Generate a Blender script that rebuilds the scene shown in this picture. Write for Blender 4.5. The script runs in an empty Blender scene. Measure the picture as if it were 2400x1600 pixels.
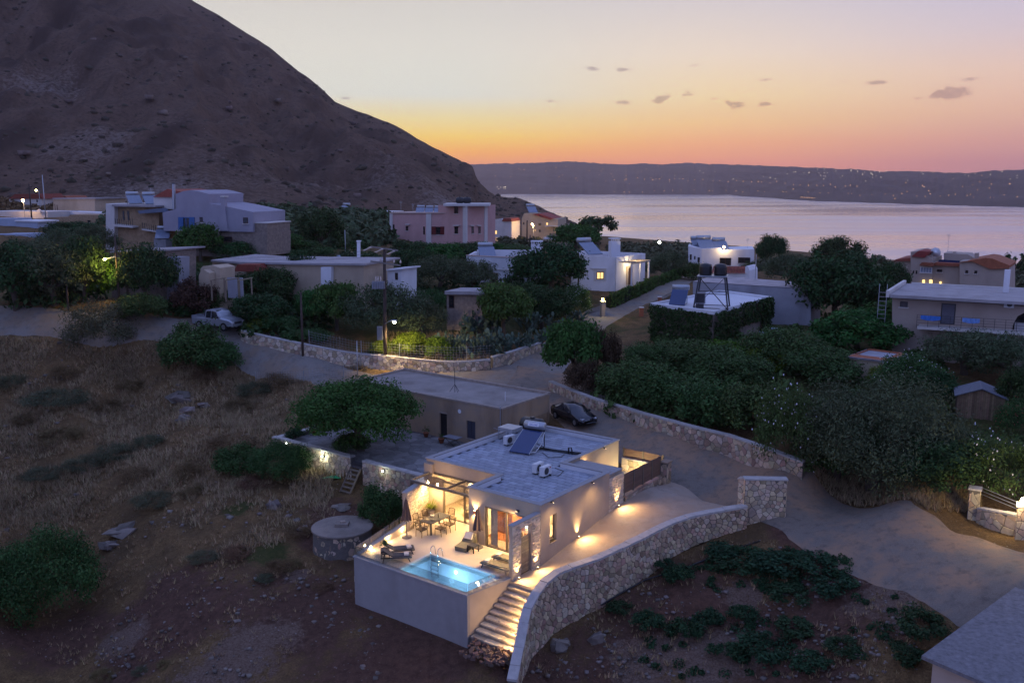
import bpy, bmesh, math, random
import numpy as np
from mathutils import Vector, Matrix
random.seed(7); RNG=np.random.default_rng(7)
S=bpy.context.scene; COL=S.collection
# ------------------------------------------------------------------ camera
F=2145.0; HC=21.0; TH=math.atan(370/F)          # focal length in photo pixels, eye height, pitch
cam=bpy.data.cameras.new('camera'); camo=bpy.data.objects.new('camera',cam); COL.objects.link(camo)
camo.location=(0,0,HC); camo.rotation_euler=(math.pi/2-TH,0,0)
cam.sensor_width=36; cam.lens=F/2400*36; cam.clip_start=.5; cam.clip_end=40000; S.camera=camo
# ------------------------------------------------------------------ colour management, render
S.view_settings.view_transform='Standard'; S.view_settings.look='None'; S.view_settings.exposure=0; S.view_settings.gamma=1
S.render.engine='CYCLES'
cy=S.cycles; cy.use_denoising=True; cy.max_bounces=5; cy.diffuse_bounces=2; cy.glossy_bounces=2; cy.transmission_bounces=4
cy.transparent_max_bounces=12; cy.volume_bounces=0; cy.sample_clamp_indirect=4; cy.caustics_reflective=False; cy.caustics_refractive=False
cy.use_adaptive_sampling=True; cy.adaptive_threshold=.015
def lin(r,g=None,b=None):
    if g is None: r,g,b=r
    f=lambda c:(c/255/12.92) if c/255<=.04045 else ((c/255+.055)/1.055)**2.4
    return (f(r),f(g),f(b),1)
# ------------------------------------------------------------------ world: dusk sky
W=bpy.data.worlds.new('World'); S.world=W; W.use_nodes=True
def build_world():
    nt=W.node_tree; N=nt.nodes; K=nt.links; N.clear()
    def nd(t,**k):
        n=N.new(t)
        for a,v in k.items(): setattr(n,a,v)
        return n
    def ma(op,a,b=None,c=None):
        n=nd('ShaderNodeMath',operation=op)
        for i,v in enumerate((a,b,c)):
            if v is None: continue
            if isinstance(v,(int,float)): n.inputs[i].default_value=v
            else: K.new(v,n.inputs[i])
        return n.outputs[0]
    tc=nd('ShaderNodeTexCoord'); sp=nd('ShaderNodeSeparateXYZ'); K.new(tc.outputs['Generated'],sp.inputs[0])
    x,y,z=sp.outputs
    el=ma('MULTIPLY',ma('ARCSINE',z),57.29578); az=ma('MULTIPLY',ma('ARCTAN2',x,y),57.29578)
    fac=ma('SQRT',ma('DIVIDE',ma('MAXIMUM',el,0.0),90))
    def ramp(stops):
        r=nd('ShaderNodeValToRGB'); cr=r.color_ramp; cr.interpolation='EASE' if False else 'LINEAR'
        pts=[(math.sqrt(max(e,0)/90),lin(*c)) for e,c in stops]
        cr.elements[0].position=pts[0][0]; cr.elements[0].color=pts[0][1]
        cr.elements[1].position=pts[-1][0]; cr.elements[1].color=pts[-1][1]
        for p,c in pts[1:-1]:
            q=cr.elements.new(p); q.color=c
        K.new(fac,r.inputs[0]); return r.outputs[0]
    up=[(17,(180,180,200)),(26,(156,165,211)),(45,(131,149,214)),(90,(122,143,213))]
    glow=ramp([(0,(226,128,104)),(1.0,(240,150,106)),(1.9,(255,178,62)),(2.8,(255,214,78)),(3.9,(242,226,150)),(5.2,(216,220,206)),(8,(210,208,196)),(11,(196,192,184))]+up)
    mid=ramp([(0,(226,132,112)),(1.2,(236,150,116)),(2.4,(250,176,112)),(3.6,(252,205,128)),(5,(243,215,156)),(7.5,(226,208,186)),(11,(194,187,190))]+up)
    far=ramp([(0,(182,122,132)),(1.2,(196,134,136)),(2.4,(220,158,138)),(3.8,(236,184,146)),(6,(225,191,170)),(8.2,(200,184,190)),(11,(176,174,198))]+up)
    back=ramp([(0,(114,124,180)),(6,(128,134,194)),(12,(134,145,204)),(20,(132,149,210)),(26,(131,149,214)),(45,(129,148,214)),(90,(122,143,213))])
    def sm(v,a,b):
        n=nd('ShaderNodeMapRange',interpolation_type='SMOOTHSTEP'); K.new(v,n.inputs[0]); n.inputs[1].default_value=a; n.inputs[2].default_value=b; return n.outputs[0]
    def mix(f,a,b):
        n=nd('ShaderNodeMix',data_type='RGBA'); K.new(f,n.inputs[0]); K.new(a,n.inputs[6]); K.new(b,n.inputs[7]); return n.outputs[2]
    azr=ma('ADD',az,5.0); aab=ma('ABSOLUTE',azr)
    c=mix(sm(azr,0,19),glow,mid); c=mix(sm(azr,15,36),c,far); c=mix(sm(aab,45,120),c,back)
    # physically based twilight sky underneath, low sun behind the headland
    sky=nd('ShaderNodeTexSky',sky_type='NISHITA',sun_disc=False,sun_elevation=math.radians(-1.5),sun_rotation=math.radians(-5),altitude=90,air_density=1.2,dust_density=1.5,ozone_density=2.0)
    sc=nd('ShaderNodeMix',data_type='RGBA',blend_type='ADD'); sc.inputs[0].default_value=.05
    K.new(c,sc.inputs[6]); K.new(sky.outputs[0],sc.inputs[7]); c=sc.outputs[2]
    # a few small evening clouds
    wv=nd('ShaderNodeCombineXYZ'); K.new(ma('MULTIPLY',az,1.0),wv.inputs[0]); K.new(ma('MULTIPLY',el,2.3),wv.inputs[1])
    no=nd('ShaderNodeTexNoise'); no.inputs['Scale'].default_value=1.5; no.inputs['Detail'].default_value=5; no.inputs['Roughness'].default_value=.62; K.new(wv.outputs[0],no.inputs['Vector'])
    def layer(cl):
        r=nd('ShaderNodeValToRGB'); cr=r.color_ramp; pts=[]
        for px,py,w,h,s in cl:
            vx=(px-1200)/F; vy=(800-py)/F; d=math.sqrt(1+vx*vx+vy*vy); fy=math.cos(TH)+vy*math.sin(TH)
            a0=math.degrees(math.atan2(vx,fy)); e0=math.degrees(math.asin((-math.sin(TH)+vy*math.cos(TH))/d)); k=math.degrees(1/F)
            for o,q in ((-1,0),(0,s),(1,0)): pts.append(((a0+o*w*k*1.6+15)/60,(q/2,e0/12,h*k/.6,1)))
        pts.sort(key=lambda t:t[0])
        cr.elements[0].position,cr.elements[0].color=pts[0]; cr.elements[1].position,cr.elements[1].color=pts[-1]
        for p,c in pts[1:-1]:
            q=cr.elements.new(p); q.color=c
        K.new(ma('DIVIDE',ma('ADD',az,15.0),60.0),r.inputs[0]); s3=nd('ShaderNodeSeparateColor'); K.new(r.outputs[0],s3.inputs[0])
        dz=ma('DIVIDE',ma('SUBTRACT',el,ma('MULTIPLY',s3.outputs[1],12.0)),ma('MULTIPLY',ma('ADD',s3.outputs[2],.01),.6))
        return ma('MULTIPLY',ma('MULTIPLY',s3.outputs[0],2.0),ma('EXPONENT',ma('MULTIPLY',ma('POWER',dz,2),-1.0)))
    tot=ma('ADD',layer(CLOUDS_HIGH),layer(CLOUDS_LOW))
    m=ma('MULTIPLY',tot,ma('ADD',no.outputs['Fac'],-.28))
    cm=ma('MULTIPLY',sm(m,.03,.22),.66)
    dark=nd('ShaderNodeMix',data_type='RGBA',blend_type='MULTIPLY'); dark.inputs[0].default_value=1; K.new(c,dark.inputs[6]); dark.inputs[7].default_value=(.42,.35,.42,1)
    c=mix(cm,c,dark.outputs[2])
    bg=nd('ShaderNodeBackground'); K.new(c,bg.inputs[0]); bg.inputs[1].default_value=1.3
    out=nd('ShaderNodeOutputWorld'); K.new(bg.outputs[0],out.inputs[0])
CLOUDS_HIGH=[(1395,161,26,5,1.1),(1455,165,26,5,1.1),(1628,154,14,4,.6),(1790,187,22,4,.6),(1900,187,14,4,.5),(1980,193,16,4,.5),(2055,194,20,6,1.1),(2275,186,30,4,.7)]
CLOUDS_LOW=[(808,230,14,4,.8),(1290,238,24,5,.55),(1461,241,18,6,.9),(1552,234,22,8,1.5),(1608,220,18,6,1.0),(1668,233,14,5,.7),(1715,248,30,8,1.5),(1792,244,18,5,1.1),(2150,230,10,4,.9),(2205,220,46,13,1.7)]
W.cycles.sampling_method='MANUAL'; W.cycles.sample_map_resolution=512
build_world()
# afterglow: weak, broad, warm light from where the sun went down
sun=bpy.data.lights.new('sun','SUN'); sun.energy=.06; sun.angle=math.radians(25); sun.color=(1,.62,.42)
suno=bpy.data.objects.new('sun',sun); COL.objects.link(suno); suno.rotation_euler=(math.radians(88),0,math.radians(5+180))
# ------------------------------------------------------------------ pixel <-> place helpers (only used to survey positions)
CT,ST=math.cos(TH),math.sin(TH)
def ray(px,py):
    x=(px-1200)/F; y=(800-py)/F
    return np.array([x,CT+y*ST,-ST+y*CT])
def P(px,py,z=0.):
    d=ray(px,py); t=(z-HC)/d[2]; return np.array([0,0,HC])+t*d
def D(px,py,Y):
    d=ray(px,py); return np.array([0,0,HC])+d*(Y/d[1])
# ------------------------------------------------------------------ noise
_LAT=np.random.default_rng(11).random((256,256))
def vnoise(x,y):
    x=np.asarray(x,float); y=np.asarray(y,float); xi=np.floor(x).astype(int); yi=np.floor(y).astype(int); fx=x-xi; fy=y-yi
    fx=fx*fx*(3-2*fx); fy=fy*fy*(3-2*fy); g=lambda i,j:_LAT[i&255,j&255]
    return (g(xi,yi)*(1-fx)+g(xi+1,yi)*fx)*(1-fy)+(g(xi,yi+1)*(1-fx)+g(xi+1,yi+1)*fx)*fy
def fbm(x,y,o=4,g=.5):
    s=0;a=1;t=0
    for i in range(o):
        s=s+a*vnoise(x*2**i+17*i,y*2**i+31*i); t+=a; a*=g
    return s/t
# ------------------------------------------------------------------ mesh helpers
def link(o,parent=None):
    COL.objects.link(o)
    if parent is not None: o.parent=parent
    return o
class MB:
    def __init__(s): s.v=[]; s.f=[]
    def add(s,vs,fs):
        n=len(s.v); s.v+=[(float(p[0]),float(p[1]),float(p[2])) for p in vs]; s.f+=[tuple(i+n for i in f) for f in fs]; return s
    def box(s,x0,x1,y0,y1,z0,z1):
        return s.add([(x0,y0,z0),(x1,y0,z0),(x1,y1,z0),(x0,y1,z0),(x0,y0,z1),(x1,y0,z1),(x1,y1,z1),(x0,y1,z1)],
                     [(0,3,2,1),(4,5,6,7),(0,1,5,4),(1,2,6,5),(2,3,7,6),(3,0,4,7)])
    def obox(s,c,sz,rz=0,rx=0,ry=0):
        M=Matrix.Translation(c)@Matrix.Rotation(rz,4,'Z')@Matrix.Rotation(ry,4,'Y')@Matrix.Rotation(rx,4,'X')
        a,b,d=sz[0]/2,sz[1]/2,sz[2]/2
        v=[M@Vector(p) for p in [(-a,-b,-d),(a,-b,-d),(a,b,-d),(-a,b,-d),(-a,-b,d),(a,-b,d),(a,b,d),(-a,b,d)]]
        return s.add(v,[(0,3,2,1),(4,5,6,7),(0,1,5,4),(1,2,6,5),(2,3,7,6),(3,0,4,7)])
    def prism(s,poly,z0,z1):
        n=len(poly); a=z0 if hasattr(z0,'__len__') else [z0]*n; b=z1 if hasattr(z1,'__len__') else [z1]*n
        v=[(p[0],p[1],a[i]) for i,p in enumerate(poly)]+[(p[0],p[1],b[i]) for i,p in enumerate(poly)]
        return s.add(v,[tuple(range(n-1,-1,-1)),tuple(range(n,2*n))]+[(i,(i+1)%n,n+(i+1)%n,n+i) for i in range(n)])
    def extr(s,prof,p0,p1,up=(0,0,1)):
        """a profile (list of (u,v)) swept straight from p0 to p1; u is sideways, v is up"""
        p0=Vector(p0);p1=Vector(p1);d=(p1-p0).normalized();up=Vector(up);sd=d.cross(up).normalized();u2=sd.cross(d);n=len(prof)
        v=[p0+sd*a+u2*b for a,b in prof]+[p1+sd*a+u2*b for a,b in prof]
        return s.add(v,[tuple(range(n)),tuple(range(2*n-1,n-1,-1))]+[(i,n+i,n+(i+1)%n,(i+1)%n) for i in range(n)])
    def bar(s,p,q,w,h=None):
        h=h or w; up=(0,0,1) if abs((Vector(q)-Vector(p)).normalized().z)<.95 else (1,0,0)
        return s.extr([(-w/2,-h/2),(w/2,-h/2),(w/2,h/2),(-w/2,h/2)],p,q,up)
    def tube(s,pts,r,n=6):
        pts=[Vector(p) for p in pts]; m=len(pts); rs=r if hasattr(r,'__len__') else [r]*m; vs=[]
        for i,p in enumerate(pts):
            d=(pts[min(i+1,m-1)]-pts[max(i-1,0)]).normalized(); u=d.orthogonal().normalized() if i==0 else (u-d*u.dot(d)).normalized(); w=d.cross(u)
            for k in range(n):
                a=2*math.pi*k/n; vs.append(p+(u*math.cos(a)+w*math.sin(a))*rs[i])
        fs=[(i*n+k,i*n+(k+1)%n,(i+1)*n+(k+1)%n,(i+1)*n+k) for i in range(m-1) for k in range(n)]
        return s.add(vs,fs+[tuple(range(n-1,-1,-1)),tuple(range((m-1)*n,m*n))])
    def lathe(s,prof,c=(0,0,0),n=12):
        m=len(prof); vs=[(c[0]+r*math.cos(2*math.pi*k/n),c[1]+r*math.sin(2*math.pi*k/n),c[2]+z) for r,z in prof for k in range(n)]
        fs=[(i*n+k,i*n+(k+1)%n,(i+1)*n+(k+1)%n,(i+1)*n+k) for i in range(m-1) for k in range(n)]
        return s.add(vs,fs+[tuple(range(n-1,-1,-1)),tuple(range((m-1)*n,m*n))])
    def ball(s,c,r,n=8,sz=1.):
        pr=[(max(r*math.sin(math.pi*i/n),.001),-r*sz*math.cos(math.pi*i/n)) for i in range(n+1)]
        return s.lathe(pr,c,max(6,n))
    def quad(s,*p): return s.add(p,[tuple(range(len(p)))])
    def build(s,name,m,parent=None,smooth=False):
        me=bpy.data.meshes.new(name); me.from_pydata(s.v,[],s.f); me.materials.append(m)
        if smooth: me.polygons.foreach_set('use_smooth',[True]*len(me.polygons))
        return link(bpy.data.objects.new(name,me),parent)
def npmesh(name,v,f,m,parent=None,smooth=False,attr=None):
    me=bpy.data.meshes.new(name); v=np.asarray(v,np.float32); f=np.asarray(f,np.int32); k=f.shape[1]
    me.vertices.add(len(v)); me.vertices.foreach_set('co',v.ravel()); me.loops.add(f.size); me.loops.foreach_set('vertex_index',f.ravel())
    me.polygons.add(len(f)); me.polygons.foreach_set('loop_start',np.arange(0,f.size,k,dtype=np.int32)); me.polygons.foreach_set('loop_total',np.full(len(f),k,np.int32))
    if smooth: me.polygons.foreach_set('use_smooth',np.ones(len(f),bool))
    me.update(calc_edges=True); me.materials.append(m)
    if attr is not None:
        a=me.color_attributes.new('gtype','FLOAT_COLOR','POINT'); a.data.foreach_set('color',np.asarray(attr,np.float32).ravel())
    if parent is False: return me
    return link(bpy.data.objects.new(name,me),parent)
def tag(o,label=None,cat=None,group=None,kind=None):
    for k,v in (('label',label),('category',cat),('group',group),('kind',kind)):
        if v: o[k]=v
    return o
def thing(name,label,cat,loc=(0,0,0),rz=0,group=None,scale=None):
    o=bpy.data.objects.new(name,None); o.empty_display_size=.2; COL.objects.link(o); o.location=[float(c) for c in loc]; o.rotation_euler=(0,0,rz)
    if scale: o.scale=scale
    return tag(o,label,cat,group,'thing')
def dup(root,label=None,loc=None,rz=None,group=None,scale=None):
    def cp(o,p):
        c=o.copy(); COL.objects.link(c); c.parent=p
        for ch in list(o.children): cp(ch,c)
        return c
    r=cp(root,None)
    if loc is not None: r.location=[float(c) for c in loc]
    if rz is not None: r.rotation_euler=(0,0,rz)
    if scale is not None: r.scale=scale
    return tag(r,label,None,group)
LK=3.0
def lamp(parent,kind,loc,power,color=(1,.72,.38),size=.05,aim=None,cone=None,blend=.6,name='bulb_light'):
    l=bpy.data.lights.new(name,kind); l.energy=power*LK; l.color=color
    if kind!='AREA': l.shadow_soft_size=size
    else: l.size=size
    if kind=='SPOT': l.spot_size=math.radians(cone or 80); l.spot_blend=blend
    o=bpy.data.objects.new(name,l); link(o,parent); o.location=[float(c) for c in loc]
    if aim is not None: o.rotation_euler=Vector(aim).to_track_quat('-Z','Y').to_euler()
    return o
# ------------------------------------------------------------------ materials
def newmat(name):
    m=bpy.data.materials.new(name); m.use_nodes=True; nt=m.node_tree; return m,nt,nt.nodes['Principled BSDF'],nt.nodes['Material Output']
def col4(c): return (c[0],c[1],c[2],1)
def mat(name,c,rough=.85,var=.18,scale=1.5,bump=.25,bscale=18,metal=0,spec=.3,isl=0,stain=0,c2=None,emit=0):
    """plain surface: base colour broken up by two noises, fine relief, optional per-piece variation and stains"""
    m,nt,b,out=newmat(name); N=nt.nodes; K=nt.links
    tc=N.new('ShaderNodeTexCoord'); n1=N.new('ShaderNodeTexNoise'); n1.inputs['Scale'].default_value=scale; n1.inputs['Detail'].default_value=6; n1.inputs['Roughness'].default_value=.65; K.new(tc.outputs['Object'],n1.inputs['Vector'])
    mr=N.new('ShaderNodeMapRange'); mr.inputs[1].default_value=.3; mr.inputs[2].default_value=.7; K.new(n1.outputs['Fac'],mr.inputs[0])
    mx=N.new('ShaderNodeMix'); mx.data_type='RGBA'; K.new(mr.outputs[0],mx.inputs[0])
    lo=c2 if c2 else [x*(1-var) for x in c]; hi=c if c2 else [min(x*(1+var),.95) for x in c]
    mx.inputs[6].default_value=col4(lo); mx.inputs[7].default_value=col4(hi); o=mx.outputs[2]
    if isl:
        g=N.new('ShaderNodeNewGeometry'); oi=N.new('ShaderNodeObjectInfo'); ad=N.new('ShaderNodeMath'); ad.operation='ADD'; K.new(g.outputs['Random Per Island'],ad.inputs[0]); K.new(oi.outputs['Random'],ad.inputs[1])
        fr=N.new('ShaderNodeMath'); fr.operation='FRACT'; K.new(ad.outputs[0],fr.inputs[0])
        m2=N.new('ShaderNodeMapRange'); m2.inputs[3].default_value=1-isl; m2.inputs[4].default_value=1+isl; K.new(fr.outputs[0],m2.inputs[0])
        hs=N.new('ShaderNodeHueSaturation'); K.new(o,hs.inputs['Color']); K.new(m2.outputs[0],hs.inputs['Value'])
        m3=N.new('ShaderNodeMapRange'); m3.inputs[3].default_value=.5+isl*.06; m3.inputs[4].default_value=.5-isl*.06
        f2=N.new('ShaderNodeMath'); f2.operation='MULTIPLY'; f2.inputs[1].default_value=7.3; K.new(fr.outputs[0],f2.inputs[0]); f3=N.new('ShaderNodeMath'); f3.operation='FRACT'; K.new(f2.outputs[0],f3.inputs[0]); K.new(f3.outputs[0],m3.inputs[0])
        K.new(m3.outputs[0],hs.inputs['Hue']); o=hs.outputs[0]
    if stain:
        n2=N.new('ShaderNodeTexNoise'); n2.inputs['Scale'].default_value=.45; n2.inputs['Detail'].default_value=7; mp=N.new('ShaderNodeMapping'); mp.inputs['Scale'].default_value=(1,1,.35); K.new(tc.outputs['Object'],mp.inputs[0]); K.new(mp.outputs[0],n2.inputs['Vector'])
        r2=N.new('ShaderNodeMapRange'); r2.inputs[1].default_value=.5; r2.inputs[2].default_value=.75; r2.inputs[4].default_value=stain; K.new(n2.outputs['Fac'],r2.inputs[0])
        mm=N.new('ShaderNodeMix'); mm.data_type='RGBA'; mm.blend_type='MULTIPLY'; K.new(r2.outputs[0],mm.inputs[0]); K.new(o,mm.inputs[6]); mm.inputs[7].default_value=(.45,.4,.36,1); o=mm.outputs[2]
    K.new(o,b.inputs['Base Color']); b.inputs['Roughness'].default_value=rough; b.inputs['Metallic'].default_value=metal; b.inputs['Specular IOR Level'].default_value=spec
    if bump:
        n3=N.new('ShaderNodeTexNoise'); n3.inputs['Scale'].default_value=bscale; n3.inputs['Detail'].default_value=4; K.new(tc.outputs['Object'],n3.inputs['Vector'])
        bp=N.new('ShaderNodeBump'); bp.inputs['Strength'].default_value=bump; bp.inputs['Distance'].default_value=.04; K.new(n3.outputs['Fac'],bp.inputs['Height']); K.new(bp.outputs[0],b.inputs['Normal'])
    return m
def emat(name,c,s):
    m,nt,b,out=newmat(name); e=nt.nodes.new('ShaderNodeEmission'); e.inputs[0].default_value=col4(c); e.inputs[1].default_value=s; nt.links.new(e.outputs[0],out.inputs[0]); return m
def leafmat(name,c,var=.35,tr=.25,rough=.6):
    m,nt,b,out=newmat(name); N=nt.nodes; K=nt.links
    g=N.new('ShaderNodeNewGeometry'); oi=N.new('ShaderNodeObjectInfo'); tc=N.new('ShaderNodeTexCoord')
    n=N.new('ShaderNodeTexNoise'); n.inputs['Scale'].default_value=2.6; n.inputs['Detail'].default_value=2; K.new(tc.outputs['Object'],n.inputs['Vector'])
    mr=N.new('ShaderNodeMapRange'); mr.inputs[3].default_value=1-var; mr.inputs[4].default_value=1+var; K.new(g.outputs['Random Per Island'],mr.inputs[0])
    m2=N.new('ShaderNodeMapRange'); m2.inputs[1].default_value=.3; m2.inputs[2].default_value=.7; m2.inputs[3].default_value=.65; m2.inputs[4].default_value=1.35; K.new(n.outputs['Fac'],m2.inputs[0])
    mu=N.new('ShaderNodeMath'); mu.operation='MULTIPLY'; K.new(mr.outputs[0],mu.inputs[0]); K.new(m2.outputs[0],mu.inputs[1])
    m3=N.new('ShaderNodeMapRange'); m3.inputs[3].default_value=.47; m3.inputs[4].default_value=.53; K.new(oi.outputs['Random'],m3.inputs[0])
    hs=N.new('ShaderNodeHueSaturation'); hs.inputs['Color'].default_value=col4(c); K.new(mu.outputs[0],hs.inputs['Value']); K.new(m3.outputs[0],hs.inputs['Hue'])
    K.new(hs.outputs[0],b.inputs['Base Color']); b.inputs['Roughness'].default_value=rough; b.inputs['Specular IOR Level'].default_value=.07
    t=N.new('ShaderNodeBsdfTranslucent'); K.new(hs.outputs[0],t.inputs[0]); mx=N.new('ShaderNodeMixShader'); mx.inputs[0].default_value=tr; K.new(b.outputs[0],mx.inputs[1]); K.new(t.outputs[0],mx.inputs[2]); K.new(mx.outputs[0],out.inputs[0])
    return m
def glassmat(name,c=(.9,.95,.97),rough=.02,tr=.85,mx_=.55):
    """thin pane: mostly see-through, with a real mirror part that grows at grazing angles"""
    m,nt,b,out=newmat(name); N=nt.nodes; K=nt.links
    t=N.new('ShaderNodeBsdfTransparent'); t.inputs[0].default_value=col4(c); g=N.new('ShaderNodeBsdfGlossy'); g.inputs['Roughness'].default_value=rough
    lw=N.new('ShaderNodeLayerWeight'); lw.inputs[0].default_value=.35; mr=N.new('ShaderNodeMapRange'); mr.inputs[3].default_value=1-tr; mr.inputs[4].default_value=mx_; K.new(lw.outputs['Fresnel'],mr.inputs[0])
    mx=N.new('ShaderNodeMixShader'); K.new(mr.outputs[0],mx.inputs[0]); K.new(t.outputs[0],mx.inputs[1]); K.new(g.outputs[0],mx.inputs[2]); K.new(mx.outputs[0],out.inputs[0]); return m
HAZE=7.5e-5
# ------------------------------------------------------------------ terrain surveyed from landmarks
CP=[(0,1600,-6),(400,1600,-5),(800,1600,-4),(1100,1595,-3.5),(1300,1595,-4.2),(1600,1590,-3.6),(1900,1590,-2.6),(2200,1590,-1.6),(2400,1560,-.8),
(0,1300,-4.4),(400,1350,-3.6),(700,1400,-3.05),(834,1414,-2.95),(1098,1520,-3.0),(960,1470,-2.98),(1180,1560,-3.1),
(0,1100,-2.3),(300,1100,-1.7),(600,1150,-1.2),(720,1250,-1.9),(790,1340,-2.6),(870,1140,-.9),(800,1105,-.75),(930,1180,-1.2),(660,1045,-.3),
(0,900,1.6),(300,900,1.5),(600,900,1.6),(720,990,.5),(800,905,1.9),(150,990,-.2),(450,1000,-.2),
(0,745,7.0),(100,750,7.0),(300,765,6.6),(510,775,5.9),(620,818,4.6),(750,862,3.4),(880,895,2.6),(1000,888,2.4),(1130,885,2.35),(1290,880,2.35),
(1390,745,4.4),(1450,712,5.0),(1510,690,5.6),(1590,660,6.2),(1340,800,3.2),(1230,800,4.2),(1100,800,4.5),(950,790,4.8),(800,760,5.6),(1000,830,3.7),(700,760,6.0),
(1480,790,4.2),(1500,880,3.6),(1700,900,3.7),(1900,950,3.7),(2200,1000,3.7),(2300,900,4.3),(2400,800,4.8),(2000,800,4.8),(1800,800,4.8),(1650,830,4.5),(2400,1050,3.4),(2150,1130,2.8),(1900,1060,3.2),(1600,990,3.2),(1420,920,3.2),
(1330,950,2.2),(1450,1025,1.75),(1600,1090,1.4),(1720,1120,1.25),(1850,1170,1.15),(2000,1225,1.15),(2200,1300,1.25),(2400,1380,1.5),(2300,1250,1.5),(2250,1210,1.6),(2400,1290,1.6),(2100,1160,1.5),(1940,1130,1.4),
(1832,1216,.75),(1760,1260,.0),(1696,1285,-.5),(1600,1320,-1.1),(1517,1350,-1.6),(1414,1415,-2.2),(1330,1500,-3.2),(1700,1400,-1.8),(1900,1330,-.4),(2000,1400,-.7),(2150,1400,.2),(1800,1500,-2.4),
(100,660,9.2),(300,700,7.6),(200,620,10),(600,700,7.6),(500,660,8.6),(600,610,10),(400,600,10.6),(100,570,11.6),(0,520,13.5),(200,500,13.6),(500,520,12.6),(700,520,12.4),(900,580,9.2),(900,520,11.6),
(1000,640,7.6),(1100,690,6.8),(1200,690,6.6),(1300,690,6.5),(1440,672,6.6),(1000,590,7.8),(1150,590,7.2),(1060,540,7.6),(1300,610,7.2),(1200,570,3.8),(1300,565,2.6),
(1520,610,5.5),(1600,640,4.4),(1700,650,4.2),(1800,680,5.0),(1900,700,4.6),(1750,620,2.5),(1960,650,1.8),(2100,690,1.9),(2300,690,1.9),(2400,720,3.0)]
_pts=[];_zz=[]
for px,py,z in CP:
    w=P(px,py,z); _pts.append((w[0],w[1])); _zz.append(z)
for X,Y,z in [(-300,330,16),(-150,340,14),(-60,340,9),(0,380,2),(60,420,-8),(90,330,-2),(160,300,-6),(250,330,-12),(60,520,-30),(150,480,-32),(300,480,-34),(150,640,-62),(350,640,-62),(-40,640,-40),(0,700,-62),(-350,640,20),(500,500,-40),(500,700,-62),
    (-14,22,-6.5),(0,22,-5),(16,22,-2),(-40,60,2),(-75,90,9),(60,70,4.5),(95,100,5),(-140,160,16),(150,170,2),(-25,34,-7.2),(30,30,1),(40,45,2)]:
    _pts.append((X,Y)); _zz.append(z)
_pts=np.array(_pts); _zz=np.array(_zz,float)
def _uv(x,y): y=np.maximum(y,8.); return np.stack([x/y*2.4,np.log(y)*1.6],-1)
_C=_uv(_pts[:,0],_pts[:,1])
def _phi(r2): return .5*r2*np.log(r2+1e-9)
def _tps():
    n=len(_C); A=np.zeros((n+3,n+3)); d=((_C[:,None]-_C[None])**2).sum(-1); A[:n,:n]=_phi(d)+np.eye(n)*2e-4; A[:n,n]=1; A[:n,n+1:]=_C; A[n,:n]=1; A[n+1:,:n]=_C.T
    return np.linalg.solve(A,np.concatenate([_zz,np.zeros(3)]))
_Wt=_tps()
def Hf(x,y):
    x=np.atleast_1d(np.asarray(x,float)); y=np.atleast_1d(np.asarray(y,float)); sh=x.shape; q=_uv(x.ravel(),y.ravel()); out=np.empty(len(q))
    for i in range(0,len(q),20000):
        k=q[i:i+20000]; d=((k[:,None]-_C[None])**2).sum(-1); out[i:i+20000]=_phi(d)@_Wt[:-3]+_Wt[-3]+k@_Wt[-2:]
    return out.reshape(sh)
_HX=Hf
_gu=np.linspace(-1.35,1.35,361); _gv=np.linspace(math.log(14.),math.log(800.),421)
_GR=_HX(_gu[None]*np.exp(_gv)[:,None],np.exp(_gv)[:,None]+0*_gu[None])
def Hf(x,y):
    # the surveyed surface, read back from a fine raster
    x=np.atleast_1d(np.asarray(x,float)); y=np.maximum(np.atleast_1d(np.asarray(y,float)),14.5); a=np.clip((x/y+1.35)/2.7*360,0,359.999); b=np.clip((np.log(y)-_gv[0])/(_gv[-1]-_gv[0])*420,0,419.999); i=b.astype(int); j=a.astype(int); fb=b-i; fa=a-j
    return (_GR[i,j]*(1-fa)+_GR[i,j+1]*fa)*(1-fb)+(_GR[i+1,j]*(1-fa)+_GR[i+1,j+1]*fa)*fb
def hz(x,y): return float(Hf(x,y)[0])
def G(px,py):
    """where the sight line of a photo pixel meets the ground"""
    d=ray(px,py); t=np.concatenate([np.linspace(15,150,300),np.linspace(150.5,700,300)]); p=d[None]*t[:,None]; h=p[:,2]+HC-Hf(p[:,0],p[:,1])
    i=np.where(h<0)[0]
    k=i[0] if len(i) else len(t)-1
    a=t[max(k-1,0)]; b=t[k]
    for _ in range(12):
        m=(a+b)/2; q=d*m
        if q[2]+HC-hz(q[0],q[1])<0: b=m
        else: a=m
    q=d*b; return np.array([q[0],q[1],hz(q[0],q[1])])
# villa frame: x runs to the right along the pool front, y runs back up the drive
AL=math.radians(37); RX=np.array([math.cos(AL),-math.sin(AL)]); BY=np.array([math.sin(AL),math.cos(AL)]); O2=np.array([-2.3235,44.5451])
def VW(a,b,z=0.): w=O2+a*RX+b*BY; return np.array([w[0],w[1],z])
def inpoly(x,y,poly):
    r=np.zeros(x.shape,bool); n=len(poly); j=n-1
    for i in range(n):
        xi,yi=poly[i][:2]; xj,yj=poly[j][:2]
        c=((yi>y)!=(yj>y))&(x<(xj-xi)*(y-yi)/((yj-yi) if yj!=yi else 1e-9)+xi); r^=c; j=i
    return r
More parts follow.
